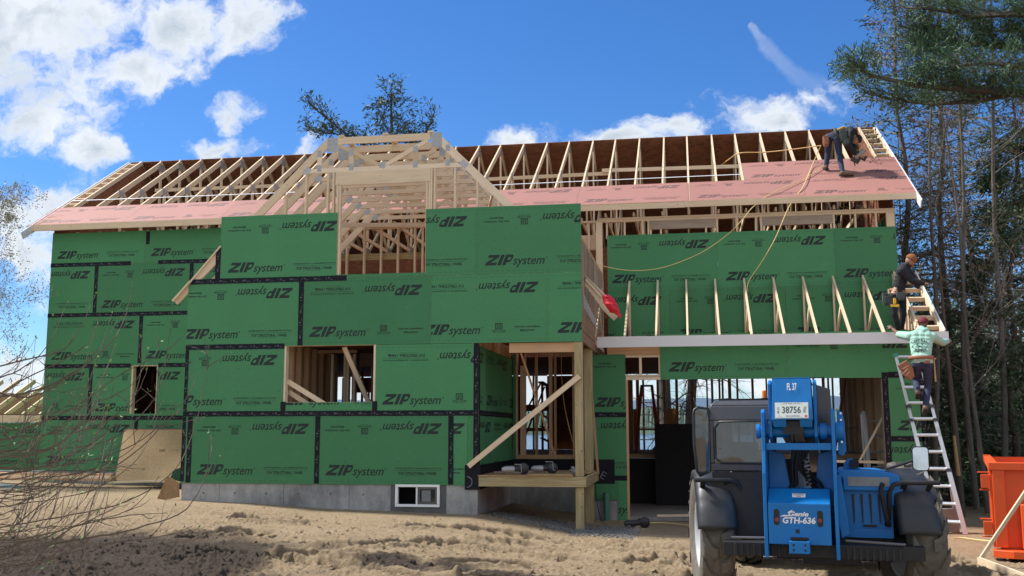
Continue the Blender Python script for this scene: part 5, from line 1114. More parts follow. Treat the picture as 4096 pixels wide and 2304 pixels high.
def bare_meshes(seed, h, r0, spread, levels=4, buds=None, first=.28, up=.55, nbr=9, barkmat=BARK, tw=TWIG, budn=1, thin=1.0, bl=.09, bw=.05, lean=(0, 0)):
    rng = np.random.default_rng(seed); T = Twigs(); Lf = Leaves(); tr = MB(); n = 10
    ax = [np.array((lean[0]*(i/n)+.06*h*.1*math.sin(i*.9+seed), lean[1]*(i/n)+.06*h*.1*math.cos(i*.7+seed*2), h*i/n)) for i in range(n+1)]
    tr.tube(ax, [r0*(1-.9*i/n)+.01 for i in range(n+1)], 8); pp, dd = [], []
    def grow(p, d, L, r, lev):
        P = curve_path(rng, p, d, L, 4, wob=.14, lift=.05); T.path(P, r, r*.5)
        if lev == 0:
            if buds is not None:
                for k in (2, 3, 4): pp.append(P[k]); dd.append(P[k]-P[k-1])
            return
        m = int(rng.integers(3, 6)) if lev > 1 else int(rng.integers(4, 7))
        for j in range(m):
            q = rng.uniform(.25, 1)*4; k = min(3, int(q)); b = P[k]+(P[k+1]-P[k])*(q-k); dr = P[k+1]-P[k]; dr /= np.linalg.norm(dr)
            grow(b, dr+rng.normal(0, .55, 3)+np.array((0, 0, .15)), L*rng.uniform(.42, .68), r*.52, lev-1)
    for i in range(nbr):
        t = first+(1-first)*(i+rng.uniform(0, 1))/nbr; z = min(.999, t)*n; k = int(z); b = ax[k]+(ax[k+1]-ax[k])*(z-k); a = rng.uniform(0, 6.283)
        grow(b, (math.cos(a), math.sin(a), up+rng.uniform(-.2, .6)), spread*(1.15-t*.6)*rng.uniform(.7, 1.1), max(.012, r0*.38*(1.1-t))*thin, levels-1)
    if pp: Lf.spray(rng, np.array(pp), np.array([d/np.linalg.norm(d) for d in dd]), budn, bl, bw, .05)
    return tr.mesh('trunk', barkmat), T.mesh('branches', tw), (Lf.mesh('buds', buds) if pp else None)
def plant(name, meshes, loc, rz, sc, label, cat='tree', group=None):
    e = empty(name, loc, rz, label=label, cat=cat, group=group); e.scale = (sc, sc, sc)
    for me, nm in zip(meshes, ('trunk', 'branches', 'foliage' if meshes[2] and meshes[2].name.startswith('foliage') else 'buds')):
        if me: obj_of(me, nm, e)
    return e
HA = conifer_meshes(11, 13, .11, .12, 2.4, 1.6, 1.2, bare=.35, llen=.17, lw=.045); HB = conifer_meshes(12, 16, .10, .18, 2.2, 1.2, 1.3, bare=.55, barkmat=BARK, llen=.16, lw=.045, lean=.02); HC = conifer_meshes(13, 9, .09, .05, 2.2, 2.6, 1.3, bare=.2, llen=.18, lw=.05); HD = conifer_meshes(14, 15, .085, .25, 1.9, 1.4, 1.5, bare=.72, barkmat=BARK, llen=.15, lw=.04, lean=-.015)
BA = bare_meshes(21, 13, .075, 3.4, 4, BUDS, first=.25, nbr=14, thin=.7, bl=.06, bw=.035, lean=(.6, 0)); BB = bare_meshes(22, 14, .08, 3.0, 4, BUDS, first=.30, nbr=13, thin=.7, bl=.06, bw=.035, lean=(-.5, 0)); BC = bare_meshes(23, 11, .07, 2.6, 4, None, first=.2, nbr=12, thin=.7, lean=(.5, 0))
def px(x, Y): return at(x, 1083, Y).x
def plant_px(name, meshes, vx_, Y, rz, sc, label, group='trees of the wood beside the house', z=None): plant(name, meshes, (px(vx_, Y), Y, -.25 if z is None else z), rz, sc, label, 'tree', group)
W_ = [  # kind, view x, Y, rotation, scale, label
 ('hemlock', HB, 2300, 8.5, .5, .92, 'tall hemlock with straight grey trunk directly right of the house roof end'),
 ('hemlock', HD, 2392, 9.0, 2.1, 1.0, 'thin hemlock bare below, standing behind the worker in the mint hoodie'),
 ('hemlock', HB, 2482, 10.5, 3.0, .95, 'feathery dark hemlock rising left of the orange dumpster'),
 ('hemlock', HC, 2545, 8.0, 1.0, 1.0, 'bushy dark hemlock with low branches behind the orange dumpster'),
 ('hemlock', HD, 2550, 13, .3, 1.05, 'sparse hemlock far back in the wood near the right edge'),
 ('hemlock', HA, 2625, 12.5, 1.9, .95, 'dense hemlock cut by the right edge of the picture'),
 ('bare_tree', BA, 2440, 6.5, 1.0, .9, 'bare tree with reddish buds in front of the hemlocks, centre of the wood'),
 ('bare_tree', BB, 2515, 7.0, 2.4, .9, 'bare grey tree with a forked crown above the dumpster'),
 ('bare_tree', BC, 2345, 6.5, .2, .95, 'young leafless tree with thin pale twigs by the ladder'),
 ('bare_tree', BA, 2310, 13.0, 4.2, .8, 'budding leafless tree close behind the right roof edge'),
 ('bare_tree', BC, 2470, 5.5, 3.4, .8, 'thin leafless sapling close left of the dumpster'),
]
for k_, me_, vx_, Y_, rz_, s_, lb in W_: plant_px(k_, me_, vx_, Y_, rz_, s_, lb)
mb = MB(); mb.tube([(px(2408, 4.6), 4.6, -.3), (px(2403, 4.6), 4.6, 1.6), (px(2394, 4.6), 4.62, 3.2), (px(2388, 4.6), 4.65, 5.5)], [.075, .062, .045, .012], 10); mb.tube([(px(2410, 4.6)-.055, 4.55, .7), (px(2404, 4.6)-.05, 4.55, 1.5)], [.045, .03], 6, 1)
t_ = mb.build('dead_tree', [BARKD, plain('torn_wood', (.42, .26, .13), .85)]); tag(t_, 'dead trunk with an orange torn strip of bark at the wood edge', 'tree')
# far wood behind as one mass
rng = np.random.default_rng(5); T = Twigs(); Lf = Leaves(); pp = []; dd = []
for i in range(200):
    Y_ = rng.uniform(12.5, 38); x0 = px(2250, Y_)-0.5; x = x0+rng.uniform(0, 22+Y_*.25); h = rng.uniform(3.5, 7.8)*(1+.010*(Y_-17)); T.path([np.array((x, Y_, -2)), np.array((x+rng.normal(0, .2), Y_, h*.5)), np.array((x+rng.normal(0, .4), Y_, h))], rng.uniform(.05, .13), .02)
    for j in range(52):
        t = rng.uniform(.0, 1); a = rng.uniform(0, 6.28); L = (1.25-t)*rng.uniform(.8, 2.6); b = np.array((x, Y_, -1+t*h)); e = b+np.array((math.cos(a)*L, math.sin(a)*L, rng.uniform(-.3, .3))); T.seg(b, e, .018, .006)
        for q in (.35, .55, .75, .95): pp.append(b+(e-b)*q); dd.append((e-b)/L)
Lf.spray(rng, np.array(pp), np.array(dd)-np.array((0, 0, .3)), 6, .30, .085, .22)
wd_ = empty('far_wood', (0, 0, 0), label='dark mixed wood filling the background right of the house', cat='wood', kind='stuff') if 0 else None
m_ = Lf.mesh('far_wood', HEML); m2_ = T.mesh('x', BARKD)
bm = bmesh.new(); bm.from_mesh(m_); n0 = len(bm.faces); bm.from_mesh(m2_); bm.faces.ensure_lookup_table()
for f_ in bm.faces[n0:]: f_.material_index = 1
bm.to_mesh(m_); bm.free(); m_.materials.append(BARKD); obj_of(m_, 'far_wood', None, label='dark mixed wood filling the background right of the house', cat='wood', kind='stuff')
# big white pine, upper right: trunk out of the picture, limbs traced where they hang
e = empty('white_pine', (px(2700, 4.5), 4.5, -.3), label='large white pine with tufted limbs reaching in from the upper right corner', cat='tree'); T = Twigs(); Lf = Leaves(); pp, dd = [], []; rng = np.random.default_rng(8); o3 = np.array(e.location)
mb = MB(); bx = 0; mb.tube([(bx, 0, 0), (bx-.1, 0, 6), (bx+.1, 0, 12), (bx, 0, 22)], [.38, .32, .24, .06], 12); mb.build('trunk', BARKD, e)
def limb(pts, Y, r=.09, nsub=16, tuft=1.0, bare=0., sl=.66):
    P = [np.array(at(x, y, Y+dy))-o3 for x, y, dy in pts]; T.path(P, r, .02); seg = [np.linalg.norm(P[i+1]-P[i]) for i in range(len(P)-1)]; tot = sum(seg)
    for j in range(nsub):
        q = rng.uniform(.12, 1)*tot; i = 0
        while i < len(seg)-1 and q > seg[i]: q -= seg[i]; i += 1
        b = P[i]+(P[i+1]-P[i])*min(1, q/seg[i]); d = (P[i+1]-P[i])/seg[i]; s_ = rng.choice((-1, 1))
        P2 = curve_path(rng, b, d*.7+np.array((rng.normal(0, .3), s_*rng.uniform(.1, .9), rng.uniform(-.15, .9))), sl*rng.uniform(.5, 1.2), 4, wob=.2, lift=.12); T.path(P2, .014, .006)
        if rng.random() > bare:
            for k in (1, 2, 3, 4): pp.append(P2[k]); dd.append(P2[k]-P2[k-1])
            for _ in range(3):
                k = int(rng.integers(1, 4)); P3 = curve_path(rng, P2[k], rng.normal(0, .6, 3)+np.array((-.2, 0, .4)), .35*sl, 2, wob=.2); T.path(P3, .006, .004); pp.append(P3[-1]); dd.append(P3[-1]-P3[-2])
    for k in range(1, len(P)): pp.append(P[k]); dd.append(P[k]-P[k-1])
for pts, Y_, r_, ns in (([(2700, 260, 0), (2560, 235, 0), (2430, 225, -.3), (2300, 215, -.5), (2190, 190, -.8), (2132, 150, -1)], 4.5, .12, 50), ([(2700, 150, 0), (2560, 120, .5), (2440, 110, .5), (2330, 90, .3), (2260, 62, 0)], 4.5, .11, 40),
    ([(2700, 60, 0), (2560, 35, -.5), (2450, 40, -.5), (2340, 22, -.4), (2262, 18, 0)], 4.5, .10, 38), ([(2560, 235, 0), (2460, 255, 0), (2340, 262, .5), (2240, 250, .6), (2175, 232, .6)], 4.5, .07, 30), ([(2700, -60, 0), (2540, -40, 0), (2400, -20, 0), (2330, -10, 0)], 4.5, .1, 24),
    ([(2440, 110, .5), (2370, 130, .2), (2290, 128, 0)], 4.5, .05, 16), ([(2700, 210, 0), (2600, 170, -1), (2500, 160, -1), (2400, 165, -1)], 4.5, .09, 26), ([(2430, 225, -.3), (2380, 180, -.3), (2330, 165, -.3)], 4.5, .05, 14), ([(2190, 190, -.8), (2160, 175, -.9), (2130, 180, -1)], 4.5, .03, 8), ([(2650, 90, 0), (2560, 75, 0), (2490, 80, 0)], 4.5, .07, 20)): limb(pts, Y_, r_, ns)
Lf.spray(rng, np.array(pp), np.array([d/np.linalg.norm(d) for d in dd]), 10, .17, .024, .06)
obj_of(T.mesh('branches', BARKD), 'branches', e); obj_of(Lf.mesh('foliage', PINE), 'foliage', e)
# hemlock top behind the ridge, with a leaning limb
e = empty('hemlock', (px(973, 17), 17, -1), label='wind-bent hemlock whose top and leaning limb show above the house ridge', cat='tree'); o3 = np.array(e.location); T = Twigs(); pp, dd = [], []; Lf = Leaves(); rng = np.random.default_rng(18)
zt = at(973, 205, 17).z+1; mb = MB(); mb.tube([(0, 0, 0), (.0, 0, zt*.6), (.02, 0, zt*.85), (-.05, 0, zt-.1)], [.22, .15, .07, .015], 8); mb.build('trunk', BARKD, e)
for k in range(62):
    z_ = zt*(.62+.38*(k+.5)/62); t = (z_/zt-.62)/.38; a = rng.uniform(0, 6.28); L = 1.9*(1-t)**.75*rng.uniform(.5, 1.1)+.2; limbd = np.array((math.cos(a)-.15*t, math.sin(a), .55+.3*t)); P = curve_path(rng, (0, 0, z_), limbd, L, 5, droop=.05, wob=.14); T.path(P, .03*(1.1-t), .006)
    for j in range(int(4+L*5)):
        q = rng.uniform(.2, 1)*5; m = min(4, int(q)); b = P[m]+(P[m+1]-P[m])*(q-m); P2 = curve_path(rng, b, (P[m+1]-P[m])*2+rng.normal(0, .5, 3), .25+L*.22, 3, droop=.04, wob=.2); T.path(P2, .007, .003)
        if rng.random() > .3:
            for k2 in (1, 2, 3): pp.append(P2[k2]); dd.append(P2[k2]-P2[k2-1])
limb([(990, 420, 0), (940, 380, -.1), (880, 345, -.2), (830, 305, -.2), (800, 280, -.2), (778, 262, -.2)], 17, .08, 34, sl=.8); limb([(880, 345, -.2), (835, 335, 0), (800, 335, .1), (775, 322, .1)], 17, .03, 14, sl=.6); limb([(990, 400, 0), (1040, 360, .2), (1075, 330, .2), (1088, 300, .2)], 17, .05, 18, sl=.7)
Lf.spray(rng, np.array(pp), np.array([d/np.linalg.norm(d)-np.array((0, 0, .2)) for d in dd]), 3, .20, .05, .05)
obj_of(T.mesh('branches', BARKD), 'branches', e); obj_of(Lf.mesh('foliage', HEML), 'foliage', e)
# lakeside trees seen through the garage
for xa, xb, wd, lb, sd_ in ((1668, 1684, .23, 'thick leaning lakeside tree seen through the left of the garage opening', 31), (1748, 1728, .17, 'crooked lakeside tree with low twigs seen beside the red stepladder and dark wall', 32)):
    Y_ = 17.5; e = empty('lakeside_tree', (px(xb, Y_), Y_, -1.2), label=lb, cat='tree'); o3 = np.array(e.location); top = at(xa, 900, Y_)-Vector(o3); mb = MB(); mb.tube([(0, 0, 0), (top.x*.2, 0, 2.2), (top.x*.55-.05, 0, 3.4), (top.x, 0, 5.5), (top.x*1.3, 0, 8.2)], [wd*1.15, wd*1.05, wd, wd*.85, wd*.5], 12); mb.build('trunk', BARK, e)
    rng = np.random.default_rng(sd_); T = Twigs(); pp, dd = [], []
    for j in range(26):
        z_ = rng.uniform(3.2, 7.5); a = rng.uniform(0, 6.28); P = curve_path(rng, (top.x*z_/6, 0, z_), (math.cos(a), math.sin(a), .05), rng.uniform(1.5, 3.2), 6, wob=.2, droop=.05); T.path(P, .03, .008)
        for k in range(12):
            m = int(rng.integers(1, 6)); P2 = curve_path(rng, P[m], (P[m]-P[m-1])*2+rng.normal(0, .5, 3), rng.uniform(.3, .9), 3, wob=.3); T.path(P2, .009, .004)
    obj_of(T.mesh('branches', BARKD), 'branches', e)
# budding tree at the left edge
LT = bare_meshes(41, 9.5, .10, 3.6, 5, GBUD, first=.22, nbr=22, up=.8, thin=.5, budn=1, bl=.07, bw=.045)
plant('bare_tree', LT, (px(-150, 4.2), 4.2, .3), .8, .70, 'budding leafless tree with fine upright twigs at the left edge'); 
LT2 = bare_meshes(42, 7.5, .10, 2.7, 4, None, first=.15, nbr=10, up=.7)
plant('bare_tree', LT2, (px(-150, 10), 10, .2), 2.0, .95, 'smaller leafless tree behind the budding one at the left edge')
# foreground shrub of arching bare stems, lower left
STEM = material('shrub_stems', f_bark, c1=(.20, .16, .125), c2=(.075, .055, .045)); e = empty('bare_shrub', tuple(atz(-120, 1500, .1)), label='arching leafless shrub with green buds in the lower left foreground', cat='shrub'); o3 = np.array(e.location)
rng = np.random.default_rng(77); T = Twigs(); Lf = Leaves(); pp, dd = [], []
def stem(pts, Y, r0=.006, r1=.002, sub=5):
    Q = [np.array(at(x, y, Y+rng.normal(0, .02)))-o3 for x, y in pts]; P = []
    for i in range(len(Q)-1):                           # Catmull-Rom
        p0, p1, p2, p3 = Q[max(i-1, 0)], Q[i], Q[i+1], Q[min(i+2, len(Q)-1)]
        for t in np.linspace(0, 1, 6)[:-1]: P.append(.5*((2*p1)+(-p0+p2)*t+(2*p0-5*p1+4*p2-p3)*t*t+(-p0+3*p1-3*p2+p3)*t**3)+rng.normal(0, .002, 3))
    P.append(Q[-1]); T.path(P, r0, r1)
    for j in range(sub):
        i = int(rng.integers(2, len(P)-2)); d = P[i+1]-P[i]; d /= np.linalg.norm(d); L = rng.uniform(.06, .24); P2 = curve_path(rng, P[i], d+rng.normal(0, .45, 3)+np.array((.1, 0, .1)), L, 5, wob=.13, lift=.10); T.path(P2, .0032, .0012)
        if rng.random() < .5: pp.append(P2[-1]); dd.append(P2[-1]-P2[-2])
        if L > .18:
            P3 = curve_path(rng, P2[2], d+rng.normal(0, .6, 3), .15, 3, wob=.2); T.path(P3, .002, .001)
    pp.append(P[-1]); dd.append(P[-1]-P[-2])
for pts in ([(-30, 1135), (120, 1130), (280, 1105), (390, 1000), (420, 880), (434, 790)], [(-30, 1060), (60, 1080), (200, 1015), (300, 945), (375, 905), (407, 860)], [(-30, 1000), (80, 985), (190, 935), (280, 860), (318, 790), (333, 715)], [(-30, 930), (60, 905), (160, 880), (205, 820), (240, 740)],
            [(-30, 1240), (120, 1225), (300, 1165), (420, 1060), (470, 1000), (497, 940)], [(-30, 1330), (150, 1300), (320, 1260), (440, 1180), (500, 1040), (525, 870)], [(-30, 1400), (180, 1360), (340, 1330), (470, 1280), (520, 1180), (524, 1090)], [(-30, 1180), (100, 1175), (260, 1150), (380, 1090), (440, 1020)], [(-30, 1280), (100, 1260), (240, 1230), (350, 1150), (400, 1040)],
            [(-30, 980), (60, 1000), (140, 970), (230, 900), (300, 800)], [(-30, 1110), (80, 1095), (220, 1080), (330, 1010), (370, 930)], [(-30, 1430), (100, 1410), (260, 1370), (400, 1350), (500, 1330)], [(-30, 1360), (90, 1350), (230, 1310), (330, 1280), (400, 1200)],
            [(0, 1449), (60, 1300), (90, 1150), (120, 1000), (110, 900)], [(200, 1449), (215, 1330), (250, 1200), (262, 1040)], [(-30, 1040), (120, 1040), (250, 1010), (340, 960), (372, 880)], [(-30, 1200), (150, 1160), (300, 1060), (350, 960), (355, 850)], [(60, 1449), (160, 1340), (300, 1300), (420, 1290)],
            [(-30, 1300), (60, 1210), (200, 1190), (330, 1130), (410, 1010)], [(-30, 960), (50, 930), (120, 870), (170, 760)], [(-30, 1010), (70, 950), (160, 905), (230, 850), (260, 760)], [(-30, 1380), (130, 1250), (260, 1180), (360, 1180)], [(-30, 1150), (60, 1120), (180, 1050), (250, 960), (290, 870)]):
    stem(pts, -12.2+rng.uniform(-.8, .8), rng.uniform(.0042, .007), .0015, 4)
for i in range(60):
    y0 = rng.uniform(1080, 1446); x1 = rng.uniform(60, 290); y1 = y0-rng.uniform(60, 330); stem([(-40, y0), (x1*.35, y0-rng.uniform(-10, 30)), (x1*.75, y0-(y0-y1)*.35), (x1, y1)], -12.2+rng.uniform(-1.2, 1.0), rng.uniform(.0022, .004), .0012, 2)
Lf.spray(rng, np.array(pp), np.array([d/np.linalg.norm(d) for d in dd]), 2, .022, .010, .002)
obj_of(T.mesh('stems', STEM), 'stems', e); obj_of(Lf.mesh('buds', material('green_buds', f_leaf, c1=(.10, .22, .06), c2=(.25, .42, .14))), 'buds', e, kind='stuff')
# ================================================================== PEOPLE
SKIN = plain('skin', (.36, .20, .13), .55, var=.12, scale=20); SKIND = plain('tanned_skin', (.17, .09, .06), .55, var=.12, scale=20)
DENIM = plain('denim', (.022, .035, .075), .85, var=.45, scale=9, bmp=.004); NAVY = plain('dark_jacket', (.010, .012, .018), .8, var=.4, scale=8, bmp=.006); BLKC = plain('black_trousers', (.008, .009, .013), .85, var=.4, scale=9, bmp=.004)
MINT = plain('mint_fleece', (.34, .58, .48), .85, var=.10, scale=5, bmp=.003); BOOT = plain('boot_leather', (.13, .085, .055), .7, var=.3, scale=20, bmp=.003); SOLE = plain('boot_sole', (.02, .018, .016), .8)
TAN = plain('tan_leather', (.27, .115, .06), .65, var=.3, scale=12, bmp=.004); HAIR = plain('brown_knit', (.30, .11, .035), .9, var=.35, scale=40, bmp=.01); MAROON = plain('maroon_cap', (.12, .012, .018), .8, var=.2, scale=20); GREYB = plain('grey_pouch', (.055, .07, .07), .8, var=.3, scale=12)
YEL = plain('yellow_plastic', (.75, .45, .02), .45, var=.1)
def blob(name, chains, voxel, mat, parent=None, ells=(), smooth=3, **kw):
    mb = MB()
    for ch in chains:
        for (p, r), (q, s_) in zip(ch[:-1], ch[1:]):
            p, q = Vector(p), Vector(q); L = (q-p).length; k = max(1, int(L/max(.012, min(r, s_)*.6)))
            for i in range(k+1):
                t = i/k; mb.ell(p.lerp(q, t), (r+(s_-r)*t,)*3, 10)
    for c, r, M in ells: mb.ell(c, r, 14, 0, M)
    o = mb.build(name, mat, None); m = o.modifiers.new('r', 'REMESH'); m.mode = 'VOXEL'; m.voxel_size = voxel; m.use_smooth_shade = True
    sm = o.modifiers.new('s', 'SMOOTH'); sm.factor = .6; sm.iterations = smooth
    dg = bpy.context.evaluated_depsgraph_get(); dg.update(); me = bpy.data.meshes.new_from_object(o.evaluated_get(dg)); old = o.data; o.modifiers.clear(); o.data = me; bpy.data.meshes.remove(old)
    me.name = name; me.materials.clear(); me.materials.append(mat)
    if parent: o.parent = parent
    return tag(o, **kw)
def hand(wrist, d, palmn, side, curl=.5, s_=1.0):        # returns chains: wrist point, direction of fingers, palm normal, side = +1 thumb on d x palmn side
    w_, d, n = Vector(wrist), Vector(d).normalized(), Vector(palmn).normalized(); n = (n-d*n.dot(d)).normalized(); t = d.cross(n)*side; ch = []
    for off in (-.026, -.009, .009, .026): ch.append([(w_+t*off*.6*s_, .017*s_), (w_+d*.085*s_+t*off*s_, .0125*s_)])
    for off, L in zip((.028, .010, -.009, -.027), (.070, .080, .074, .058)):
        b = w_+d*.088*s_+t*off*s_; c1 = b+(d*math.cos(curl*.6)+n*math.sin(curl*.6))*L*.45*s_; c2 = c1+(d*math.cos(curl*1.5)+n*math.sin(curl*1.5))*L*.32*s_; c3 = c2+(d*math.cos(curl*2.2)+n*math.sin(curl*2.2))*L*.26*s_
        ch.append([(b, .0095*s_), (c1, .0088*s_), (c2, .008*s_), (c3, .007*s_)])
    b = w_+d*.022*s_+t*.030*s_; c1 = b+(d*.55+t*.75+n*.3).normalized()*.042*s_; c2 = c1+(d*.8+t*.35+n*.45).normalized()*.032*s_
    ch.append([(w_+t*.012, .016*s_), (b, .0125*s_), (c1, .0105*s_), (c2, .009*s_)]); return ch
def head_parts(c, fwd, up, s_=1.0):
    c, f, u = Vector(c), Vector(fwd).normalized(), Vector(up).normalized(); u = (u-f*u.dot(f)).normalized(); r = f.cross(u)
    M = Matrix((r, f, u)).transposed()
    E_ = [(c, (.075*s_, .094*s_, .108*s_), M), (c-u*.055*s_+f*.025*s_, (.055*s_, .065*s_, .065*s_), M), (c+f*.098*s_-u*.012*s_, (.013, .018, .024), M), (c+r*.077*s_, (.010, .020, .030), M), (c-r*.077*s_, (.010, .020, .030), M), (c+f*.085*s_-u*.058*s_, (.024, .012, .009), M)]
    return E_, M, r, f, u
def person(label, J, clothes, skin=SKIN, vox=.0075, **kw):
    e = empty('person', J['pelvis'], 0, label=label, cat='person'); O = Vector(J['pelvis']); g = {k: Vector(v)-O if isinstance(v, (Vector, tuple)) else v for k, v in J.items()}
    hd, M, r_, f_, u_ = head_parts(g['head'], Vector(J['face']), Vector(J['headup'])); pel = Vector((0, 0, 0)); sh = (g['shL']+g['shR'])/2; lat = (g['shR']-g['shL']).normalized(); hipL, hipR = g['hipL'], g['hipR']; wa = pel.lerp(sh, .42)
    ch = [[(g['head']-u_*.06, .052), (g['neck'], .054), (sh, .065)], [(hipL, .085), (wa-lat*.06, .085), (sh-lat*.09, .085)], [(hipR, .085), (wa+lat*.06, .085), (sh+lat*.09, .085)], [(pel, .10), (wa, .09), (sh, .08)], [(g['shL'], .055), (sh, .06), (g['shR'], .055)]]
    for s_ in 'LR':
        ch.append([(g['sh'+s_], .052), (g['el'+s_], .040), (g['wr'+s_], .026)]); ch.append([(g['hip'+s_], .082), (g['kn'+s_], .053), (g['an'+s_], .036)]); d = Vector(J['toe'+s_])-Vector(J['an'+s_]); ch.append([(g['an'+s_], .035), (g['toe'+s_]-Vector((0, 0, 0)), .026)])
        ch += hand(g['wr'+s_], J['hd'+s_], J['hn'+s_], 1 if s_ == 'L' else -1, J.get('curl'+s_, .6))
    blob('body', ch, vox, skin, e, hd, 2)
    eyes = MB()
    for k in (-1, 1): eyes.ell(g['head']+f_*.088+r_*k*.030+u_*.006, (.010, .010, .008), 8)
    eyes.build('eye', SOLE, e); off = clothes.get('puff', .018)
    jc = [[(g['shL'], .062+off), (sh, .07+off), (g['shR'], .062+off)], [(wa-lat*.05-(wa-pel)*.55, .095+off), (wa-lat*.065, .092+off), (sh-lat*.10, .09+off)], [(wa+lat*.05-(wa-pel)*.55, .095+off), (wa+lat*.065, .092+off), (sh+lat*.10, .09+off)], [(pel.lerp(wa, .5), .10+off), (wa, .10+off), (sh, .09+off)], [(sh, .075+off), (g['neck'], .056+off*.7)]]
    for s_ in 'LR':
        cut = clothes.get('sleeve'+s_, .93); w2 = g['el'+s_].lerp(g['wr'+s_], max(0, cut)) if cut >= 0 else g['el'+s_].lerp(g['sh'+s_], -cut); L = [(g['sh'+s_], .062+off), (g['sh'+s_].lerp(g['el'+s_], .5), .052+off)]
        if cut >= 0: L += [(g['el'+s_], .047+off*.8), (w2, .036+off*.6)]
        else: L += [(w2, .046+off*.7)]
        jc.append(L)
    if clothes.get('hood'): jc.append([(g['neck']-f_*.05+lat*.07, .045), (g['neck']-f_*.09-u_*.02, .055), (g['neck']-f_*.05-lat*.07, .045)])
    top = blob('hoodie' if clothes.get('hood') else 'jacket', jc, .011, clothes['top'], e, (), 3)
    tc_ = [[(hipL, .098), (pel, .105), (hipR, .098)], [(pel, .105), (pel.lerp(wa, .35), .10)]]
    for s_ in 'LR': tc_.append([(g['hip'+s_], .098), (g['hip'+s_].lerp(g['kn'+s_], .5), .085), (g['kn'+s_], .066), (g['kn'+s_].lerp(g['an'+s_], .5), .064), (g['an'+s_].lerp(g['kn'+s_], .10), .055)])
    blob('trousers', tc_, .011, clothes['legs'], e, (), 3)
    for s_ in 'LR':
        a, t = g['an'+s_], g['toe'+s_]; d = (t-a).normalized(); b = blob('boot', [[(a.lerp(g['kn'+s_], .22), .052), (a, .050), (a-d*.02, .048)], [(a, .05), (a.lerp(t, .6), .045), (t, .038)]], .009, clothes.get('boots', BOOT), e)
        sole_n = (t-a).cross(lat).normalized(); sm = MB(); dn = J.get('down', Vector((0, 0, -1)))
        dn = (dn-d*dn.dot(d)).normalized() if abs(dn.dot(d)) < .97 else Vector((0, 0, -1)); sd_ = d.cross(dn)
        sm.obox(a.lerp(t, .38)+dn*.045, (d, sd_, dn), ((t-a).length*.5+.055, .042, .012)); sm.build('sole', SOLE, b, bevel=.01)
    return e, g, (M, r_, f_, u_), top
def dome(name, c, M, r, mat, parent, z0=-.1, brim=None):
    mb = MB(); n = 18; vs = []
    for i in range(8):
        th = (math.pi/2-math.asin(max(-1, z0)))*i/7+.001
        for j in range(n): ph = 2*math.pi*j/n; vs.append(Vector(c)+M @ Vector((r[0]*math.sin(th)*math.cos(ph), r[1]*math.sin(th)*math.sin(ph), r[2]*math.cos(th))))
    mb.add(vs, [(i*n+j, (i+1)*n+j, (i+1)*n+(j+1) % n, i*n+(j+1) % n) for i in range(7) for j in range(n)], 0, None, True)
    if brim: mb.obox(Vector(c)+M @ Vector(brim[0]), [M @ Vector(a) for a in ((1, 0, 0), (0, 1, .1), (0, -.1, 1))], brim[1])
    o = mb.build(name, mat, parent); m = o.modifiers.new('t', 'SOLIDIFY'); m.thickness = .006; return o
def belt(parent, c, ax, r, mat, w_=.03, name='tool_belt'):
    c, ax = Vector(c), Vector(ax).normalized(); a = Vector((1, 0, 0)); a = (a-ax*a.dot(ax)).normalized(); b = ax.cross(a); mb = MB(); n = 28
    vs = [c+a*math.cos(2*math.pi*j/n)*r[0]+b*math.sin(2*math.pi*j/n)*r[1]+ax*h for h in (-w_, w_) for j in range(n)]; mb.add(vs, [(j, (j+1) % n, n+(j+1) % n, n+j) for j in range(n)], 0, None, True)
    o = mb.build(name, mat, parent); m = o.modifiers.new('t', 'SOLIDIFY'); m.thickness = .012; m.offset = 1; return o
def pouch(parent, c, h, mat=None, M=None, name='tool_pouch'):
    mb = MB(); X, Y, Z = (Vector(v) for v in (M or ((1, 0, 0), (0, 1, 0), (0, 0, 1)))); c = Vector(c); w_, d_, hh = h
    pr = [c-X*w_+Z*hh, c+X*w_+Z*hh, c+X*w_*1.1-Z*hh*.3, c+X*w_*.7-Z*hh, c-X*w_*.7-Z*hh, c-X*w_*1.1-Z*hh*.3]; mb.prism([p-Y*d_ for p in pr], Y*2*d_); mb.prism([p-Y*d_*1.5-Z*hh*.25 for p in [c-X*w_*.8+Z*hh*.6, c+X*w_*.8+Z*hh*.6, c+X*w_*.6-Z*hh*.5, c-X*w_*.6-Z*hh*.5]], Y*d_*.5)
    return mb.build(name, mat or TAN, parent, bevel=.012)
V3 = Vector
# --- worker in the mint hoodie, on the ladder, back to the viewer
Yw = 1.35
def w1(x, y, Y=Yw): return V3(at(x, y, Y))
J = dict(pelvis=w1(2318, 915, 1.50), hipL=w1(2306, 918, 1.50), hipR=w1(2333, 918, 1.50), shL=w1(2288, 846, 1.70), shR=w1(2346, 848, 1.66), neck=w1(2318, 829, 1.74), head=w1(2322, 813, 1.80), elL=w1(2262, 842, 1.95), wrL=w1(2244, 826, 2.36), elR=w1(2370, 862, 1.95), wrR=w1(2385, 858, 2.30),
         knL=w1(2304, 958, 1.72), anL=w1(2309, 988, 1.40), toeL=w1(2308, 996, 1.58), knR=w1(2334, 972, 1.62), anR=w1(2328, 1027, 1.38), toeR=w1(2324, 1036, 1.60), face=V3((-.15, 1, .15)), headup=V3((0, 0, 1)), hdL=V3((-.35, .6, .45)), hnL=V3((.2, .4, -.8)), hdR=V3((.6, .5, .2)), hnR=V3((-.3, .6, -.3)), curlR=1.0)
mint, g, (M, hr, hf, hu), top = person('worker in a mint green hoodie and maroon cap standing on the aluminium ladder', J, dict(top=MINT, legs=DENIM, hood=True, sleeveL=.05, sleeveR=.85, puff=.026), SKIND)
dome('cap', g['head']+hu*.012, M, (.098, .112, .105), MAROON, mint, z0=-.05, brim=((0, .14, .0), (.06, .05, .006)))
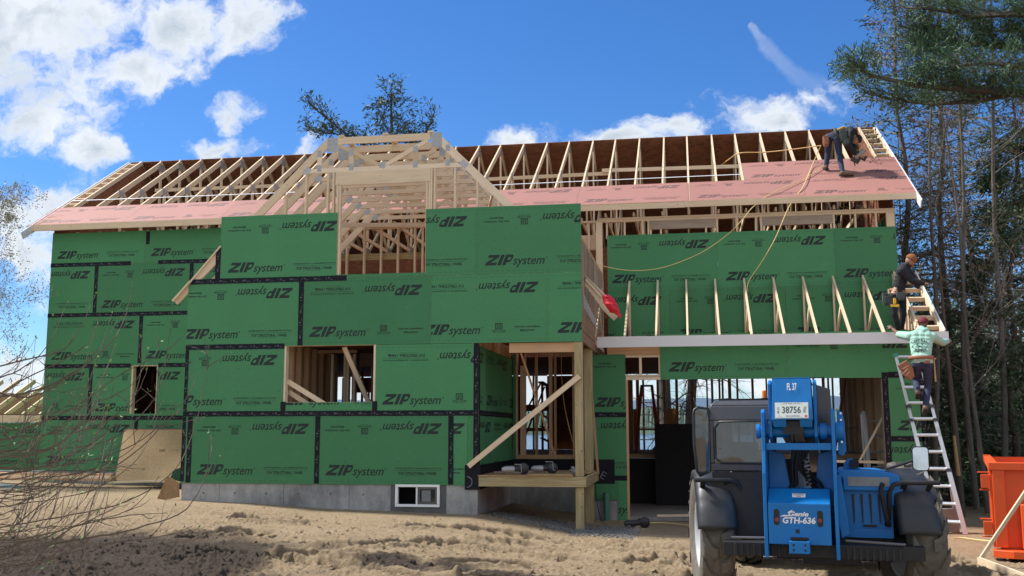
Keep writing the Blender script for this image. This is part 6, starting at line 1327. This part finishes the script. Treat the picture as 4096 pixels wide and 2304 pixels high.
O = Vector(J['pelvis']); nrm = V3((.05, -1, .05)).normalized()
mb = MB(); bu, bv = V3((1, 0, .02)), V3((0, .16, 1)).normalized()
def arc_text(txt, cx, cy, r, a0, a1, size, flip=1):
    out = []; n = len(txt)
    for i, c_ in enumerate(txt):
        a = R(a0+(a1-a0)*(i+.5)/n); P = text_polys(c_, size, 0, 0, offset=.03, align='CENTER', res=2); x0, y0 = cx+r*math.cos(a), cy+r*math.sin(a); rot = a-math.pi/2 if flip > 0 else a+math.pi/2
        out += [[(x0+px_*math.cos(rot)-py_*math.sin(rot), y0+px_*math.sin(rot)+py_*math.cos(rot)) for px_, py_ in f] for f in P]
    return out
def ring(cx, cy, rx, ry, w_, a0=0, a1=360, n=36): return [[(cx+(rx+q)*math.cos(R(a)), cy+(ry+q)*math.sin(R(a))) for a, q in ((a0+(a1-a0)*i/n, 0), (a0+(a1-a0)*(i+1)/n, 0), (a0+(a1-a0)*(i+1)/n, w_), (a0+(a1-a0)*i/n, w_))] for i in range(n)]
Pp = arc_text('CENTRAL', 0, -.16, .245, 118, 58, .062)+arc_text('SUPPLY', 0, .16, .265, 246, 294, .062, -1)+ring(0, 0, .115, .05, .007)
Pp += [[(-.045, -.03), (-.035, -.037), (.045, .032), (.037, .04)], [(.02, .04), (.04, .018), (.055, .03), (.035, .05)], [(.045, -.03), (.035, -.037), (-.04, .022), (-.033, .032)], [(-.055, .018), (-.025, .04), (-.032, .047), (-.06, .028)], [(-.012, -.005), (.012, -.005), (0, .045)], [(-.15, .03), (-.125, .02), (-.12, .03), (-.15, .042)], [(.15, .03), (.125, .02), (.12, .03), (.15, .042)]]
from mathutils.bvhtree import BVHTree
bv_t = BVHTree.FromPolygons([v.co.copy() for v in top.data.vertices], [tuple(p.vertices) for p in top.data.polygons])
cT = w1(2318, 869, 1.4)-O
for f in Pp:
    pts = []
    for a, b in f:
        q = cT+bu*a*1.02+bv*b*1.02; hit = bv_t.ray_cast(q+nrm*.5, -nrm)
        if hit[0] is None: pts = None; break
        pts.append(hit[0]+nrm*.005)
    if pts: mb.add(pts, [tuple(range(len(pts)))])
mb.build('back_print', plain('print_dark_green', (.01, .05, .045), .7), mint)
blob('shirt_hem', [[(g['hipL']+V3((0, 0, .07)), .105), (g['hipR']+V3((0, 0, .07)), .105)]], .011, MINT, mint)
belt(mint, V3((0, 0, .105)), (0, 0, 1), (.205, .155), TAN, .032); pouch(mint, (-.27, -.06, -.10), (.09, .04, .14), TAN, ((.85, 0, .5), (0, 1, 0), (-.5, 0, .85))); pouch(mint, (-.25, -.12, -.20), (.07, .03, .09), TAN, ((.7, 0, .7), (0, 1, 0), (-.7, 0, .7)))
mb = MB(); mb.box((.03, -.145, -.005), (.12, -.13, .045)); mb.build('wallet', TAN, mint); mb = MB(); mb.tube([(.21, -.02, .07), (.215, -.03, -.32)], [.012, .016], 8); mb.box((.17, -.04, .07), (.24, 0, .10)); hm = mb.build('hammer', plain('hammer_handle', (.45, .28, .13), .6)); hm.location = O; tag(hm, 'hammer with pale wooden handle hanging from the belt of the worker in mint', 'hammer')
mb = MB(); wv = g['wrL']; mb.lathe(wv, (g['wrL']-g['elL']), [(-.03, .038), (-.005, .038)], 16); mb.build('watch', SOLE, mint)
# --- worker in the black jacket bending over the garage rake
def w2(x, y, Y=3.1): return V3(at(x, y, Y))
J = dict(pelvis=w2(2258, 745, 3.1), hipL=w2(2246, 748, 3.0), hipR=w2(2268, 748, 3.2), shL=w2(2268, 682, 2.88), shR=w2(2276, 677, 3.3), neck=w2(2284, 667, 3.08), head=w2(2291, 654, 3.05), elL=w2(2296, 706, 2.86), wrL=w2(2322, 713, 2.84), elR=w2(2300, 700, 3.4), wrR=w2(2310, 722, 3.4),
         knL=w2(2250, 790, 2.95), anL=w2(2262, 834, 3.0), toeL=w2(2276, 838, 2.95), knR=w2(2272, 792, 3.2), anR=w2(2266, 832, 3.25), toeR=w2(2282, 835, 3.2), face=V3((.8, -.1, -.62)), headup=V3((.5, 0, .8)), hdL=V3((.8, -.1, -.1)), hnL=V3((.1, 0, -1)), hdR=V3((.6, 0, -.5)), hnR=V3((0, .2, -1)))
jk, g, (M, hr, hf, hu), top = person('worker in a black jacket bending towards the rake boards of the garage roof', J, dict(top=NAVY, legs=BLKC, puff=.03, hood=False, boots=plain('black_boot', (.02, .02, .022), .6)))
blob('collar', [[(g['neck']+V3((-.03, -.07, -.0)), .05), (g['neck']+V3((-.08, 0, .0)), .055), (g['neck']+V3((-.03, .07, -.0)), .05)]], .012, NAVY, jk)
dome('knit_hat', g['head']+hu*.01, M, (.095, .112, .12), HAIR, jk, z0=-.15); blob('beard', [[(g['head']+hf*.06-hu*.075-hr*.04, .028), (g['head']+hf*.085-hu*.09, .03), (g['head']+hf*.06-hu*.075+hr*.04, .028)]], .008, HAIR, jk)
belt(jk, V3((.01, 0, .085)), (.25, 0, 1), (.155, .14), TAN, .028); pouch(jk, (-.22, -.05, -.06), (.07, .05, .12), GREYB); pouch(jk, (.02, -.20, -.03), (.07, .03, .08), GREYB)
mb = MB(); mb.box((-.03, -.03, .02), (.03, .03, .16)); mb.tube([(.0, 0, .16), (-.01, 0, .20)], .028, 10, 1); mb.prism([(-.10, -.03, .0), (-.10, -.03, -.055), (.10, -.03, -.065), (.10, -.03, .0)], (0, .06, 0)); mb.tube([(-.10, 0, -.03), (-.16, 0, -.03)], [.02, .006], 8, 1)
mb.prism([(.015, -.02, .02), (.06, -.02, .02), (.05, -.02, .14), (.01, -.02, .14)], (0, .04, 0), 1); dr_ = mb.build('cordless_drill', [YEL, BLK], bevel=.006); dr_.scale = (.75, .75, .75); dr_.location = w2(2251, 766, 2.72); tag(dr_, 'yellow and black cordless drill hanging from the belt of the worker in black', 'drill')
mb = MB(); mb.tube([(0, 0, .06), (.0, 0, -.03)], .018, 8, 1); mb.tube([(0, 0, -.03), (-.01, 0, -.22)], .012, 8); h2 = mb.build('hammer', [BLK, plain('hammer_grip', (.55, .40, .28), .6)]); h2.location = w2(2236, 735, 2.9); tag(h2, 'hammer tucked in the belt of the worker in the black jacket', 'hammer')
# --- roofer bent over on the red roof sheets
def rs(x, y, lift=0):                              # point of the roof plane under a pixel
    d = ray(x, y); P0 = Vector((0, YE, ZE))+snv*(.02+lift); t = (P0-CPOS).dot(snv)/d.dot(snv); return CPOS+d*t
a1, a2 = rs(2078, 420, .07), rs(2120, 436, .07); Yr_ = (a1.y+a2.y)/2
def w3(x, y, dy=0): return V3(at(x, y, Yr_+dy))
J = dict(pelvis=w3(2095, 343, .02), hipL=w3(2084, 346, .08), hipR=w3(2107, 348, -.06), shL=w3(2137, 328, .16), shR=w3(2141, 334, -.16), neck=w3(2150, 335, .0), head=w3(2156, 350, .02), elL=w3(2146, 362, .2), wrL=w3(2148, 386, .16), elR=w3(2136, 366, -.2), wrR=w3(2152, 388, -.08),
         knL=w3(2082, 385, .22), anL=a1, toeL=a1+V3((.02, .13, .02))+V3((-.05, 0, 0)), knR=w3(2112, 393, .05), anR=a2, toeR=a2+V3((.20, .02, -.01)), face=V3((.35, 0, -1)), headup=V3((1, 0, .2)), hdL=V3((.1, -.1, -1)), hnL=V3((.6, .6, 0)), hdR=V3((.3, .1, -.9)), hnR=V3((.2, 1, 0)), curlL=1.1, curlR=1.1, down=-snv)
rf_, g, (M, hr, hf, hu), top = person('roofer in dark jacket and jeans bent double over the red roof sheets', J, dict(top=NAVY, legs=DENIM, puff=.02))
dome('cap', g['head']-hf*.0+hu*.01, M, (.09, .105, .10), NAVY, rf_, z0=-.1); ax_ = (g['shL']+g['shR'])/2; belt(rf_, ax_*.16, ax_, (.165, .19), GREYB, .03); pouch(rf_, (.20, -.17, -.06), (.08, .05, .13), GREYB); pouch(rf_, (.26, -.2, -.20), (.07, .05, .08), GREYB); pouch(rf_, (-.16, -.05, -.12), (.06, .06, .12), TAN)
mb = MB(); mb.tube([(.08, -.16, .10), (.22, -.12, .17), (.34, -.02, .13)], .02, 8); mb.tube([(.10, .10, .13), (.24, .08, .19), (.36, .0, .14)], .02, 8); mb.build('harness_strap', YEL, rf_)
mb = MB(); mb.prism([(-.14, -.04, -.06), (.02, -.04, -.16), (.10, -.04, -.05), (.0, -.04, .06)], (0, .08, 0), 1); mb.tube([(-.02, 0, -.02), (.12, 0, .10), (.17, 0, .15)], [.05, .05, .045], 12); mb.tube([(.10, 0, -.03), (.16, 0, -.07), (.20, 0, -.0)], .035, 10, 1); mb.tube([(-.06, 0, -.12), (-.04, 0, -.20)], .012, 6, 1)
ng = mb.build('framing_nailer', [plain('nailer_grey', (.30, .29, .28), .4, metal=.3), BLK]); ng.location = w3(2155, 395, -.02); tag(ng, 'grey and black nail gun held by the roofer above the red sheets', 'nail gun')
# --- person standing inside the attic, only legs in sight below the eave
def w4(x, y, Y=7.7): return V3(at(x, y, Y))
J = dict(pelvis=w4(2128, 470), hipL=w4(2118, 472), hipR=w4(2138, 472), shL=w4(2108, 405), shR=w4(2148, 405), neck=w4(2128, 395), head=w4(2128, 378), elL=w4(2102, 440), wrL=w4(2112, 470, 7.5), elR=w4(2154, 440), wrR=w4(2145, 470, 7.5),
         knL=w4(2116, 515, 7.6), anL=w4(2106, 556, 7.7), toeL=w4(2092, 561, 7.55), knR=w4(2146, 510, 7.6), anR=w4(2148, 548, 7.7), toeR=w4(2146, 556, 7.52), face=V3((0, -1, 0)), headup=V3((0, 0, 1)), hdL=V3((0, 0, -1)), hnL=V3((1, 0, 0)), hdR=V3((0, 0, -1)), hnR=V3((-1, 0, 0)))
for k in ('pelvis', 'hipL', 'hipR', 'shL', 'shR', 'neck', 'head', 'elL', 'elR', 'wrL', 'wrR'): J[k].z -= .38
person('person standing among the trusses with only dark legs and boots visible below the eave', J, dict(top=NAVY, legs=BLKC, boots=MAT['black_boot']), vox=.012)
# ================================================================== LOOSE THINGS
ALU = plain('aluminium', (.50, .52, .54), .35, metal=.6, var=.04, scale=12); GCAP = plain('green_cap', (.02, .14, .09), .5)
def rung(mb, a, b, w_=.035): mb.beam(a, b, w_, .028, up=(0, -.7, .7))
# multi-position ladder with the worker
e = empty('ladder', tuple(atz(2398, 1347, -.1)), label='aluminium multi-position ladder leaning at the garage corner with the worker in mint on it', cat='ladder'); O = Vector(e.location)
bl, br = atz(2366, 1345, -.12)-O, atz(2430, 1349, -.12)-O; tl = at(2254, 898, 2.30)-O; tr = tl+Vector((.40, 0, 0)); 
for a, b in ((bl, tl), (br, tr)):
    m1, m2 = a.lerp(b, .34), a.lerp(b, .62); mb = MB(); mb.beam(a, m1, .030, .075, up=(1, 0, 0)); mb.beam(m1-(b-a)*.03, m2, .024, .062, up=(1, 0, 0)); mb.beam(m2-(b-a)*.03, b, .020, .05, up=(1, 0, 0)); mb.build('rail', ALU, e)
    for m_ in (m1, m2, a.lerp(b, .70)):
        q = MB(); q.beam(m_-(b-a)*.008, m_+(b-a)*.008, .045, .09, up=(1, 0, 0)); q.build('lock_bracket', BLK, e)
for k in range(11):
    t = .07+k*.093; mb = MB(); rung(mb, bl.lerp(tl, t), br.lerp(tr, t), .05); mb.build('rung', ALU, e)
mb = MB(); mb.beam(tl, tl+(tl-bl).normalized()*.07, .035, .07, up=(1, 0, 0)); mb.build('end_cap', GCAP, e); mb = MB(); mb.beam(bl.lerp(tl, .96), bl.lerp(tl, .88)+Vector((.16, .02, 0)), .012, .03); mb.build('stabiliser', ALU, e)
for s_, a in ((-1, bl), (1, br)):
    b2 = a+Vector((.04, .75, 0)); mb = MB(); mb.beam(b2, a.lerp(tl if s_ < 0 else tr, .30), .025, .06, up=(1, 0, 0)); mb.build('rear_leg', ALU, e); mb = MB(); mb.box(tuple(a+Vector((-.04, -.04, -.02))), tuple(a+Vector((.04, .04, .03)))); mb.build('foot', BLK, e)
# ladder inside the garage
e = empty('ladder', (px(2190, 4.2), 4.2, -.05), label='aluminium ladder standing open inside the right side of the garage', cat='ladder'); 
for dx, x2 in ((-.05, -.13), (.55, .50)):
    mb = MB(); mb.beam((x2+.1, -.1, 0), (dx-.02, .3, 2.05), .03, .07, up=(1, 0, 0)); mb.build('rail', ALU, e)
for k in range(6): z_ = .3+k*.31; mb = MB(); rung(mb, (.03-.02*k*.3, -.05+z_*.17, z_), (.56, -.05+z_*.17, z_), .045); mb.build('rung', ALU, e)
mb = MB(); mb.beam((-.06, .32, 0), (-.10, .3, 2.0), .03, .07, up=(1, 0, 0)); mb.build('rear_leg', ALU, e)
# red stepladder on the raised floor in the garage
RED = plain('red_fibreglass', (.30, .02, .012), .5, var=.2)
def stepladder(cx, Y, z, h, wb, wt, label, fl=1):
    e = empty('stepladder', (cx, Y, z), label=label, cat='stepladder'); 
    for s_ in (-1, 1):
        mb = MB(); mb.beam((s_*wb/2, -.05, 0), (s_*wt/2, .25, h), .03, .075, up=(1, 0, 0)); mb.build('rail', RED, e); mb = MB(); mb.beam((s_*(wb/2+.06), .95, 0), (s_*wt/2, .30, h-.02), .025, .045, up=(1, 0, 0)); mb.build('rear_leg', RED, e)
    n = int(h/.305)
    for k in range(1, n): t = k*.305/h; w_ = wb+(wt-wb)*t; mb = MB(); mb.box((-w_/2+.01, -.06+.30*t, k*.305-.012), (w_/2-.01, .03+.30*t, k*.305+.012)); mb.build('step', ALU, e)
    mb = MB(); mb.box((-wt/2-.03, .20, h), (wt/2+.03, .36, h+.045)); mb.build('top_cap', BLK, e, bevel=.01); return e
stepladder(px(1626, 8.2)+.02, 8.2, 1.085, 1.62, .56, .26, 'red stepladder with black top standing open in the garage opening')
e = stepladder(px(1360, 8.0)+.12, 8.0, 1.085, 1.75, .5, .24, 'folded red ladder leaning behind the porch doorway'); e.rotation_euler = (0, R(14), R(70))
# lumber leaning and lying in the garage
def board(name, p, q, w_, d_, label, cat='board', up=(0, 0, 1), m=None): mb = MB(); O_ = Vector(p); mb.beam((0, 0, 0), Vector(q)-O_, w_, d_, up); o = mb.build(name, m or WOOD); o.location = O_; return tag(o, label, cat)
board('leaning_board', at(2163, 1158, 3.5), at(2224, 1043, 3.5), .04, .10, 'pale stud leaning diagonally against the right jamb of the garage opening', up=(0, -1, .2))
board('sawhorse_board', at(2090, 1160, 3.2), at(2232, 1163, 3.2), .04, .05, 'long pale board lying level behind the blue engine hood')
board('floor_board', atz(1652, 1297, -.03), atz(1775, 1296, -.03), .09, .038, 'pale board lying on the garage slab left of the telehandler')
for i in range(4): board('stacked_board', (8.05+i*.03, 7.0+i*.12, 1.12+.035*i), (8.95, 7.05+i*.14, 1.14+.04*i), .09, .036, 'weathered offcut board in the small pile at the foot of the red stepladder', m=WEA)['group'] = 'offcut boards under the stepladder'
# worm-drive saw and tools on the porch deck and slab
def power_tool(loc, rz, label, kind, cat='saw', name='circular_saw'):
    e = empty(name, loc, rz, label=label, cat=cat); g_ = BLK if label.startswith('black') else plain('tool_grey', (.32, .32, .33), .35, metal=.4) if 'tool_grey' not in MAT else MAT['tool_grey']
    mb = MB(); mb.tube([(-.20, 0, .07), (-.16, 0, .075), (-.02, 0, .08), (.02, 0, .08)], [.035, .055, .06, .05], 16); mb.build('motor_housing', g_, e)
    mb = MB(); mb.tube([(.0, 0, .08), (.08, .0, .09), (.12, 0, .09)], [.045, .05, .03], 12); mb.tube([(.02, 0, .12), (.08, 0, .16), (.16, 0, .13)], .016, 8); mb.build('handle', BLK, e)
    mb = MB(); mb.lathe((.17, -.04, .09), (0, 1, 0), [(0, 0), (0, .095), (.03, .10), (.06, .095), (.06, 0)], 24); mb.build('blade_guard', BLK, e)
    mb = MB(); mb.tube([(.10, -.09, .02), (.14, -.09, .03), (.13, -.09, .16), (.02, -.09, .165)] if kind == 0 else [(.06, -.05, .20), (.19, -.05, .20), (.20, -.05, .06), (.23, -.05, .05)], .006, 6); mb.build('rafter_hook', g_, e); return e
power_tool((5.98, -.0+.02, .872), R(8), 'grey bodied saw lying at the front of the porch deck', 0); power_tool((6.45, .28, .875), R(-6), 'darker saw with a bent wire hook, right one of two on the porch deck', 1)
power_tool((7.98, 1.3, gh(7.98, 1.3) if 0 else -.12), R(20), 'black saw lying on the ground before the garage slab', 0)
mb = MB(); pp_ = [(5.72+.05*math.cos(a), .35+.04*math.sin(a), .857+.002*a) for a in [k*.5 for k in range(16)]]; mb.tube(pp_, .006, 6); o = mb.build('air_hose_coil', TAN); tag(o, 'small tan coil of hose on the porch deck', 'hose')
board('deck_offcut', (5.45, .95, .86), (6.2, 1.15, .87), .14, .03, 'short weathered plank lying at the back of the porch deck', m=WEA)
mb = MB(); rr = random.Random(3); mb.ell((0, 0, .03), (.10, .06, .05), 12); [mb.ell((rr.uniform(-.1, .1), rr.uniform(-.04, .04), rr.uniform(.02, .1)), (.04, .03, .03), 8) for _ in range(7)]; o = mb.build('crumpled_wrap', plain('grey_film', (.28, .28, .30), .35)); o.location = (6.98, .85, .86); tag(o, 'crumpled grey plastic wrap beside the front porch post', 'plastic wrap')
# green drain pipe with cable
mb = MB(); mb.tube([(0, 0, 0), (0, 0, .56)], .058, 24); mb.tube([(0, 0, .47), (0, 0, .56)], .066, 24); o = mb.build('drain_pipe', plain('pipe_green', (.05, .17, .12), .4, var=.08)); o.location = (7.36, 2.66, -.15); tag(o, 'upright green plastic drain pipe left of the garage opening', 'pipe')
def rope(name, P, r, mat, label, cat='rope', n=8):
    P = [Vector(p) for p in P]; out = []
    for i in range(len(P)-1):
        p0, p1, p2, p3 = P[max(i-1, 0)], P[i], P[i+1], P[min(i+2, len(P)-1)]
        for k in range(n): t = k/n; out.append(.5*((2*p1)+(p2-p0)*t+(2*p0-5*p1+4*p2-p3)*t*t+(3*p1-p0-3*p2+p3)*t**3))
    out.append(P[-1]); O_ = P[0].copy(); mb = MB(); mb.tube([p-O_ for p in out], r, 8); o = mb.build(name, mat); o.location = O_; return tag(o, label, cat)
CAB = plain('rope_yellow', (.72, .58, .25), .7, var=.15, scale=30); CABO = plain('hose_orange', (.70, .42, .16), .55, var=.15, scale=30)
rope('power_cable', [(7.18, 2.72, .75), (7.15, 2.70, .45), (7.20, 2.66, .1), (7.28, 2.5, -.1), (7.33, 2.4, -.13)], .008, HOSE, 'thin black cable hanging on the wall by the green pipe', 'cable')
rpin = rs(2064, 368, .05)
rope('air_hose', [at(2064, 368, 5.9), rs(2045, 412, .05), rs(2020, 470, .03), at(1985, 520, 4.25), at(1950, 600, 4.1), at(1915, 660, 4.25), at(1885, 705, 4.40), at(1879, 730, 4.38), at(1879, 760, 4.2), at(1882, 800, 4.1), at(1886, 834, 3.7)], .009, CAB, 'yellow line falling from the roofer over the eave to the garage trusses')
rope('air_hose', [rs(2078, 412, .04), rs(2040, 440, .03), rs(1990, 465, .03), rs(1940, 487, .03), at(1895, 520, 4.28), at(1868, 552, 4.2), at(1830, 590, 4.3), at(1770, 632, 4.42), at(1700, 663, 4.5), at(1640, 678, 4.5), at(1580, 680, 4.5), at(1520, 670, 4.45), at(1466, 655, 4.0)], .008, CAB, 'yellow line sagging in a long curve from the eave to the gable corner')
rope('air_hose', [at(2066, 366, 6.4), at(2000, 375, 6.6), at(1925, 383, 6.9), at(1862, 385, 7.0), at(1835, 400, 7.3), at(1806, 422, 7.6)], .013, CABO, 'orange line running left from the roofer through the open rafters')
rope('extension_cord', [atz(1600, 1318, -.10), atz(1660, 1315, -.09), atz(1720, 1320, -.08), atz(1780, 1330, -.06)], .009, CAB, 'yellow cord lying on the ground before the garage slab', 'cord')
rope('extension_cord', [atz(2395, 1355, -.08), atz(2420, 1353, -.07), atz(2460, 1358, -.07), atz(2500, 1362, -.05)], .009, CAB, 'yellow cord lying on the sand between ladder and dumpster', 'cord')
rope('extension_cord', [at(1412, 880, 3.4), at(1413, 950, 3.3), at(1420, 1020, 3.2), at(1438, 1100, 3.0), at(1452, 1140, 2.9)], .006, CABO, 'thin cord hanging in the porch doorway', 'cord')
# red safety flag bundle tied to the gable tail
mb = MB(); rr = random.Random(9); rows = []
for i in range(9):
    t = i/8; c_ = Vector((.0+.30*t, 0, -.40*t)); w_ = .03+.075*math.sin(min(1, t*1.25)*math.pi)**.7; rows.append([c_+Vector((w_*math.cos(a)*rr.uniform(.7, 1.2)*.75+.2*w_*math.sin(3*a), w_*math.sin(a)*rr.uniform(.6, 1.1), w_*.7*math.cos(a)*rr.uniform(.7, 1.2))) for a in [k*math.pi/5 for k in range(10)]])
mb.add([p for r_ in rows for p in r_], [(i*10+j, i*10+(j+1) % 10, (i+1)*10+(j+1) % 10, (i+1)*10+j) for i in range(8) for j in range(10)], 0, None, False); mb.add(rows[0], [tuple(range(10))]); mb.add(rows[-1], [tuple(range(10))])
o = mb.build('red_flag', plain('flag_red', (.62, .012, .03), .5, var=.2, scale=8)); o.location = at(1518, 742, .55); tag(o, 'bunched red plastic flag tied to the rafter tail right of the gable', 'flag')
# OSB sheet leaning and offcuts at the corner of the front block
mb = MB(); a0, a1 = at(287, 1213, 3.3), at(452, 1211, 3.3); b0, b1 = at(309, 1081, 4.2), at(458, 1081, 4.2); dx = Vector((1.7, 0, 0)); U_ = Vector((1, 0, 0)); Vv = (b0-a0); Vv.x = 0; hL = Vv.length; Vv.normalize(); sh_ = (b0.x-a0.x)
mb.prism([(0, 0, 0), Vector((1.95, 0, 0)), Vector((1.95, 0, 0))+Vv*hL, Vector((sh_*.9, 0, 0))+Vv*hL], U_.cross(Vv)*-.018); write(mb, [[(1.93-px_, .92-py_) for px_, py_ in f] for f in fit_text('THIS SIDE UP', .05, .47, .0, .05, offset=.02)+fit_text('COTE EN HAUT', .0, .45, .09, .05, offset=.02)+fit_text('350', 1.05, 1.19, .03, .06, offset=.02)+fit_text('PS 2-10', .75, .9, .03, .03)], (0, 0, 0), U_, Vv, 1, .003)
mb.prism([Vector((sh_*.9, 0, 0))+Vv*(hL+.001), Vector((1.95, 0, 0))+Vv*(hL+.001), Vector((1.95, 0, 0))+Vv*(hL+.012), Vector((sh_*.9, 0, 0))+Vv*(hL+.012)], U_.cross(Vv)*-.018, 2)
o = mb.build('osb_sheet', [MAT['osb'], plain('osb_ink', (.10, .06, .035), .8, var=.3), plain('red_edge_paint', (.35, .03, .03), .6)]); o.location = a0; tag(o, 'large wafer board sheet with red top edge leaning against the left wing', 'wood sheet')
board('ground_strip', a0+Vector((-.05, -.15, .0)), a1+Vector((-.25, -.15, .02)), .09, .04, 'pale board lying at the foot of the leaning wafer board sheet')
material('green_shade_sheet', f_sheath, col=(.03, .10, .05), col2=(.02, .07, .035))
def offcut(pts, mat, label, th=.012): mb = MB(); O_ = Vector(pts[0]); P = [Vector(p)-O_ for p in pts]; n_ = (P[1]-P[0]).cross(P[2]-P[0]).normalized(); mb.prism(P, n_*th); o = mb.build('sheathing_offcut', mat); o.location = O_; return tag(o, label, 'offcut')
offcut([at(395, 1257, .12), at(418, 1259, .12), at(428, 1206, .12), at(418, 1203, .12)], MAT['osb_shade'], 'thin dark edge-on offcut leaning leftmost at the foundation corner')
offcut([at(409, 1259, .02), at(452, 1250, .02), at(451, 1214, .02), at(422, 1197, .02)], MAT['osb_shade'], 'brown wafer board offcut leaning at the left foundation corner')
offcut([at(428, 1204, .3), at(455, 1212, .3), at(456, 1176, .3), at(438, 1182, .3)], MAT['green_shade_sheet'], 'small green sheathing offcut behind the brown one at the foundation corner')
# material on the ground at far left
for i, (y_, m_, lb) in enumerate(((1197, INT, 'topmost reddish plank of the stack lying left of the house'), (1203, WOOD, 'middle pale plank of the stack lying left of the house'), (1209, INT, 'lowest reddish plank of the stack lying left of the house'))):
    board('stacked_plank', at(-40, y_-6, 3.2-.1*i), at(285, y_-2, 3.4-.1*i), .22, .055, lb, m=m_)['group'] = 'planks stacked left of the house'
blobm = plain('teal_tarp', (.16, .27, .25), .45, var=.3, scale=4, bmp=.02); o = blob('tarp', [[((0, 0, 0), .10), ((.5, 0, .03), .13), ((1.0, .05, 0), .07)], [((.2, -.2, -.05), .08), ((.8, -.15, -.04), .07)]], .03, blobm); o.scale = (.8, .8, .5); o.location = at(-30, 1226, 2.5); tag(o, 'pale teal tarpaulin crumpled on the ground at the left edge', 'tarpaulin')
board('scrap_board', atz(-20, 1262, .35), atz(70, 1240, .35), .25, .02, 'flat white sheet of scrap lying at the left edge', m=MAT['white_trim'])
# orange dumpster
ORG = plain('dumpster_orange', (.68, .085, .012), .45, var=.12, scale=3, spec=.5, bmp=.001); D0 = atz(2512, 1400, -.06); e = empty('dumpster', D0, R(-14), label='orange steel dumpster cut by the right edge of the picture', cat='dumpster')
def dq(mb_, name, par=None, **kw): return mb_.build(name, ORG, par or e, **kw)
mb = MB(); mb.box((.04, .03, .13), (2.3, .08, 1.45)); mb.box((.0, .0, .15), (.06, 5.0, 1.5)); mb.box((2.25, .0, .15), (2.3, 5.0, 1.5)); mb.box((.05, 4.95, .15), (2.3, 5.0, 1.5)); mb.box((.04, .03, .10), (2.3, 4.97, .15)); dq(mb, 'tub')
mb = MB(); mb.box((-.06, -.06, 1.42), (2.36, .04, 1.55)); mb.box((-.06, .04, 1.42), (.06, 5.0, 1.55)); dq(mb, 'top_rail', bevel=.012)
mb = MB(); mb.box((-.02, -.05, .15), (.13, .03, 1.42)); mb.box((-.05, -.02, .15), (-.021, .10, 1.42)); dq(mb, 'corner_post', bevel=.01)
mb = MB(); mb.prism([(.30, .03, .15), (.30, -.12, .15), (.42, -.17, .15), (1.4, -.17, .15), (1.4, .03, .15)], (0, 0, .72)); dq(mb, 'pocket', bevel=.01)
mb = MB(); mb.prism([(-.06, .1, .0), (-.06, -.12, .0), (.18, -.24, .0), (2.3, -.24, .0), (2.3, .1, .0)], (0, 0, .12)); dq(mb, 'bottom_rail', bevel=.008)
for z_ in (1.12, .35):
    mb = MB(); mb.box((-.16, -.03, z_), (-.055, .08, z_+.22)); mb.tube([(-.20, .02, z_+.26), (-.02, .02, z_+.26)], .013, 8); mb.tube([(-.18, .02, z_-.03), (-.02, .02, z_-.03)], .013, 8); dq(mb, 'hinge', bevel=.006)
mb = MB(); mb.box((.14, .0, -.12), (.22, .3, -.002)); mb.cyl((.4, .05, -.08), (.4, .25, -.08), .09); mb.build('wheel', DK, e); 
e.scale = (1, 1, .80)
# two board prop in front of the dumpster
mb = MB(); O_ = atz(2466, 1413, -.05); q1 = at(2590, 1222, O_.y-.3)-O_; q2 = atz(2590, 1462, -.05)-O_; mb.beam((0, 0, .03), q1, .038, .088, up=(0, -1, .2)); o = mb.build('prop_board', WOOD); o.location = O_; tag(o, 'pale board propped diagonally in front of the orange dumpster', 'board')
mb = MB(); mb.beam((-.03, .02, .02), q2+Vector((0, 0, .02)), .038, .088, up=(0, -.5, 1)); o = mb.build('prop_board', WOOD); o.location = O_+Vector((0, -.07, 0)); tag(o, 'pale board lying on the sand at the foot of the diagonal one by the dumpster', 'board')
# concrete blocks by the ladder foot
mb = MB(); mb.box((0, 0, 0), (.4, .2, .19)); mb.box((.03, .02, .195), (.43, .22, .38)); o = mb.build('concrete_block', MAT['slab_concrete']); o.location = atz(2352, 1338, -.1); tag(o, 'two stacked pale concrete blocks behind the ladder foot', 'block')
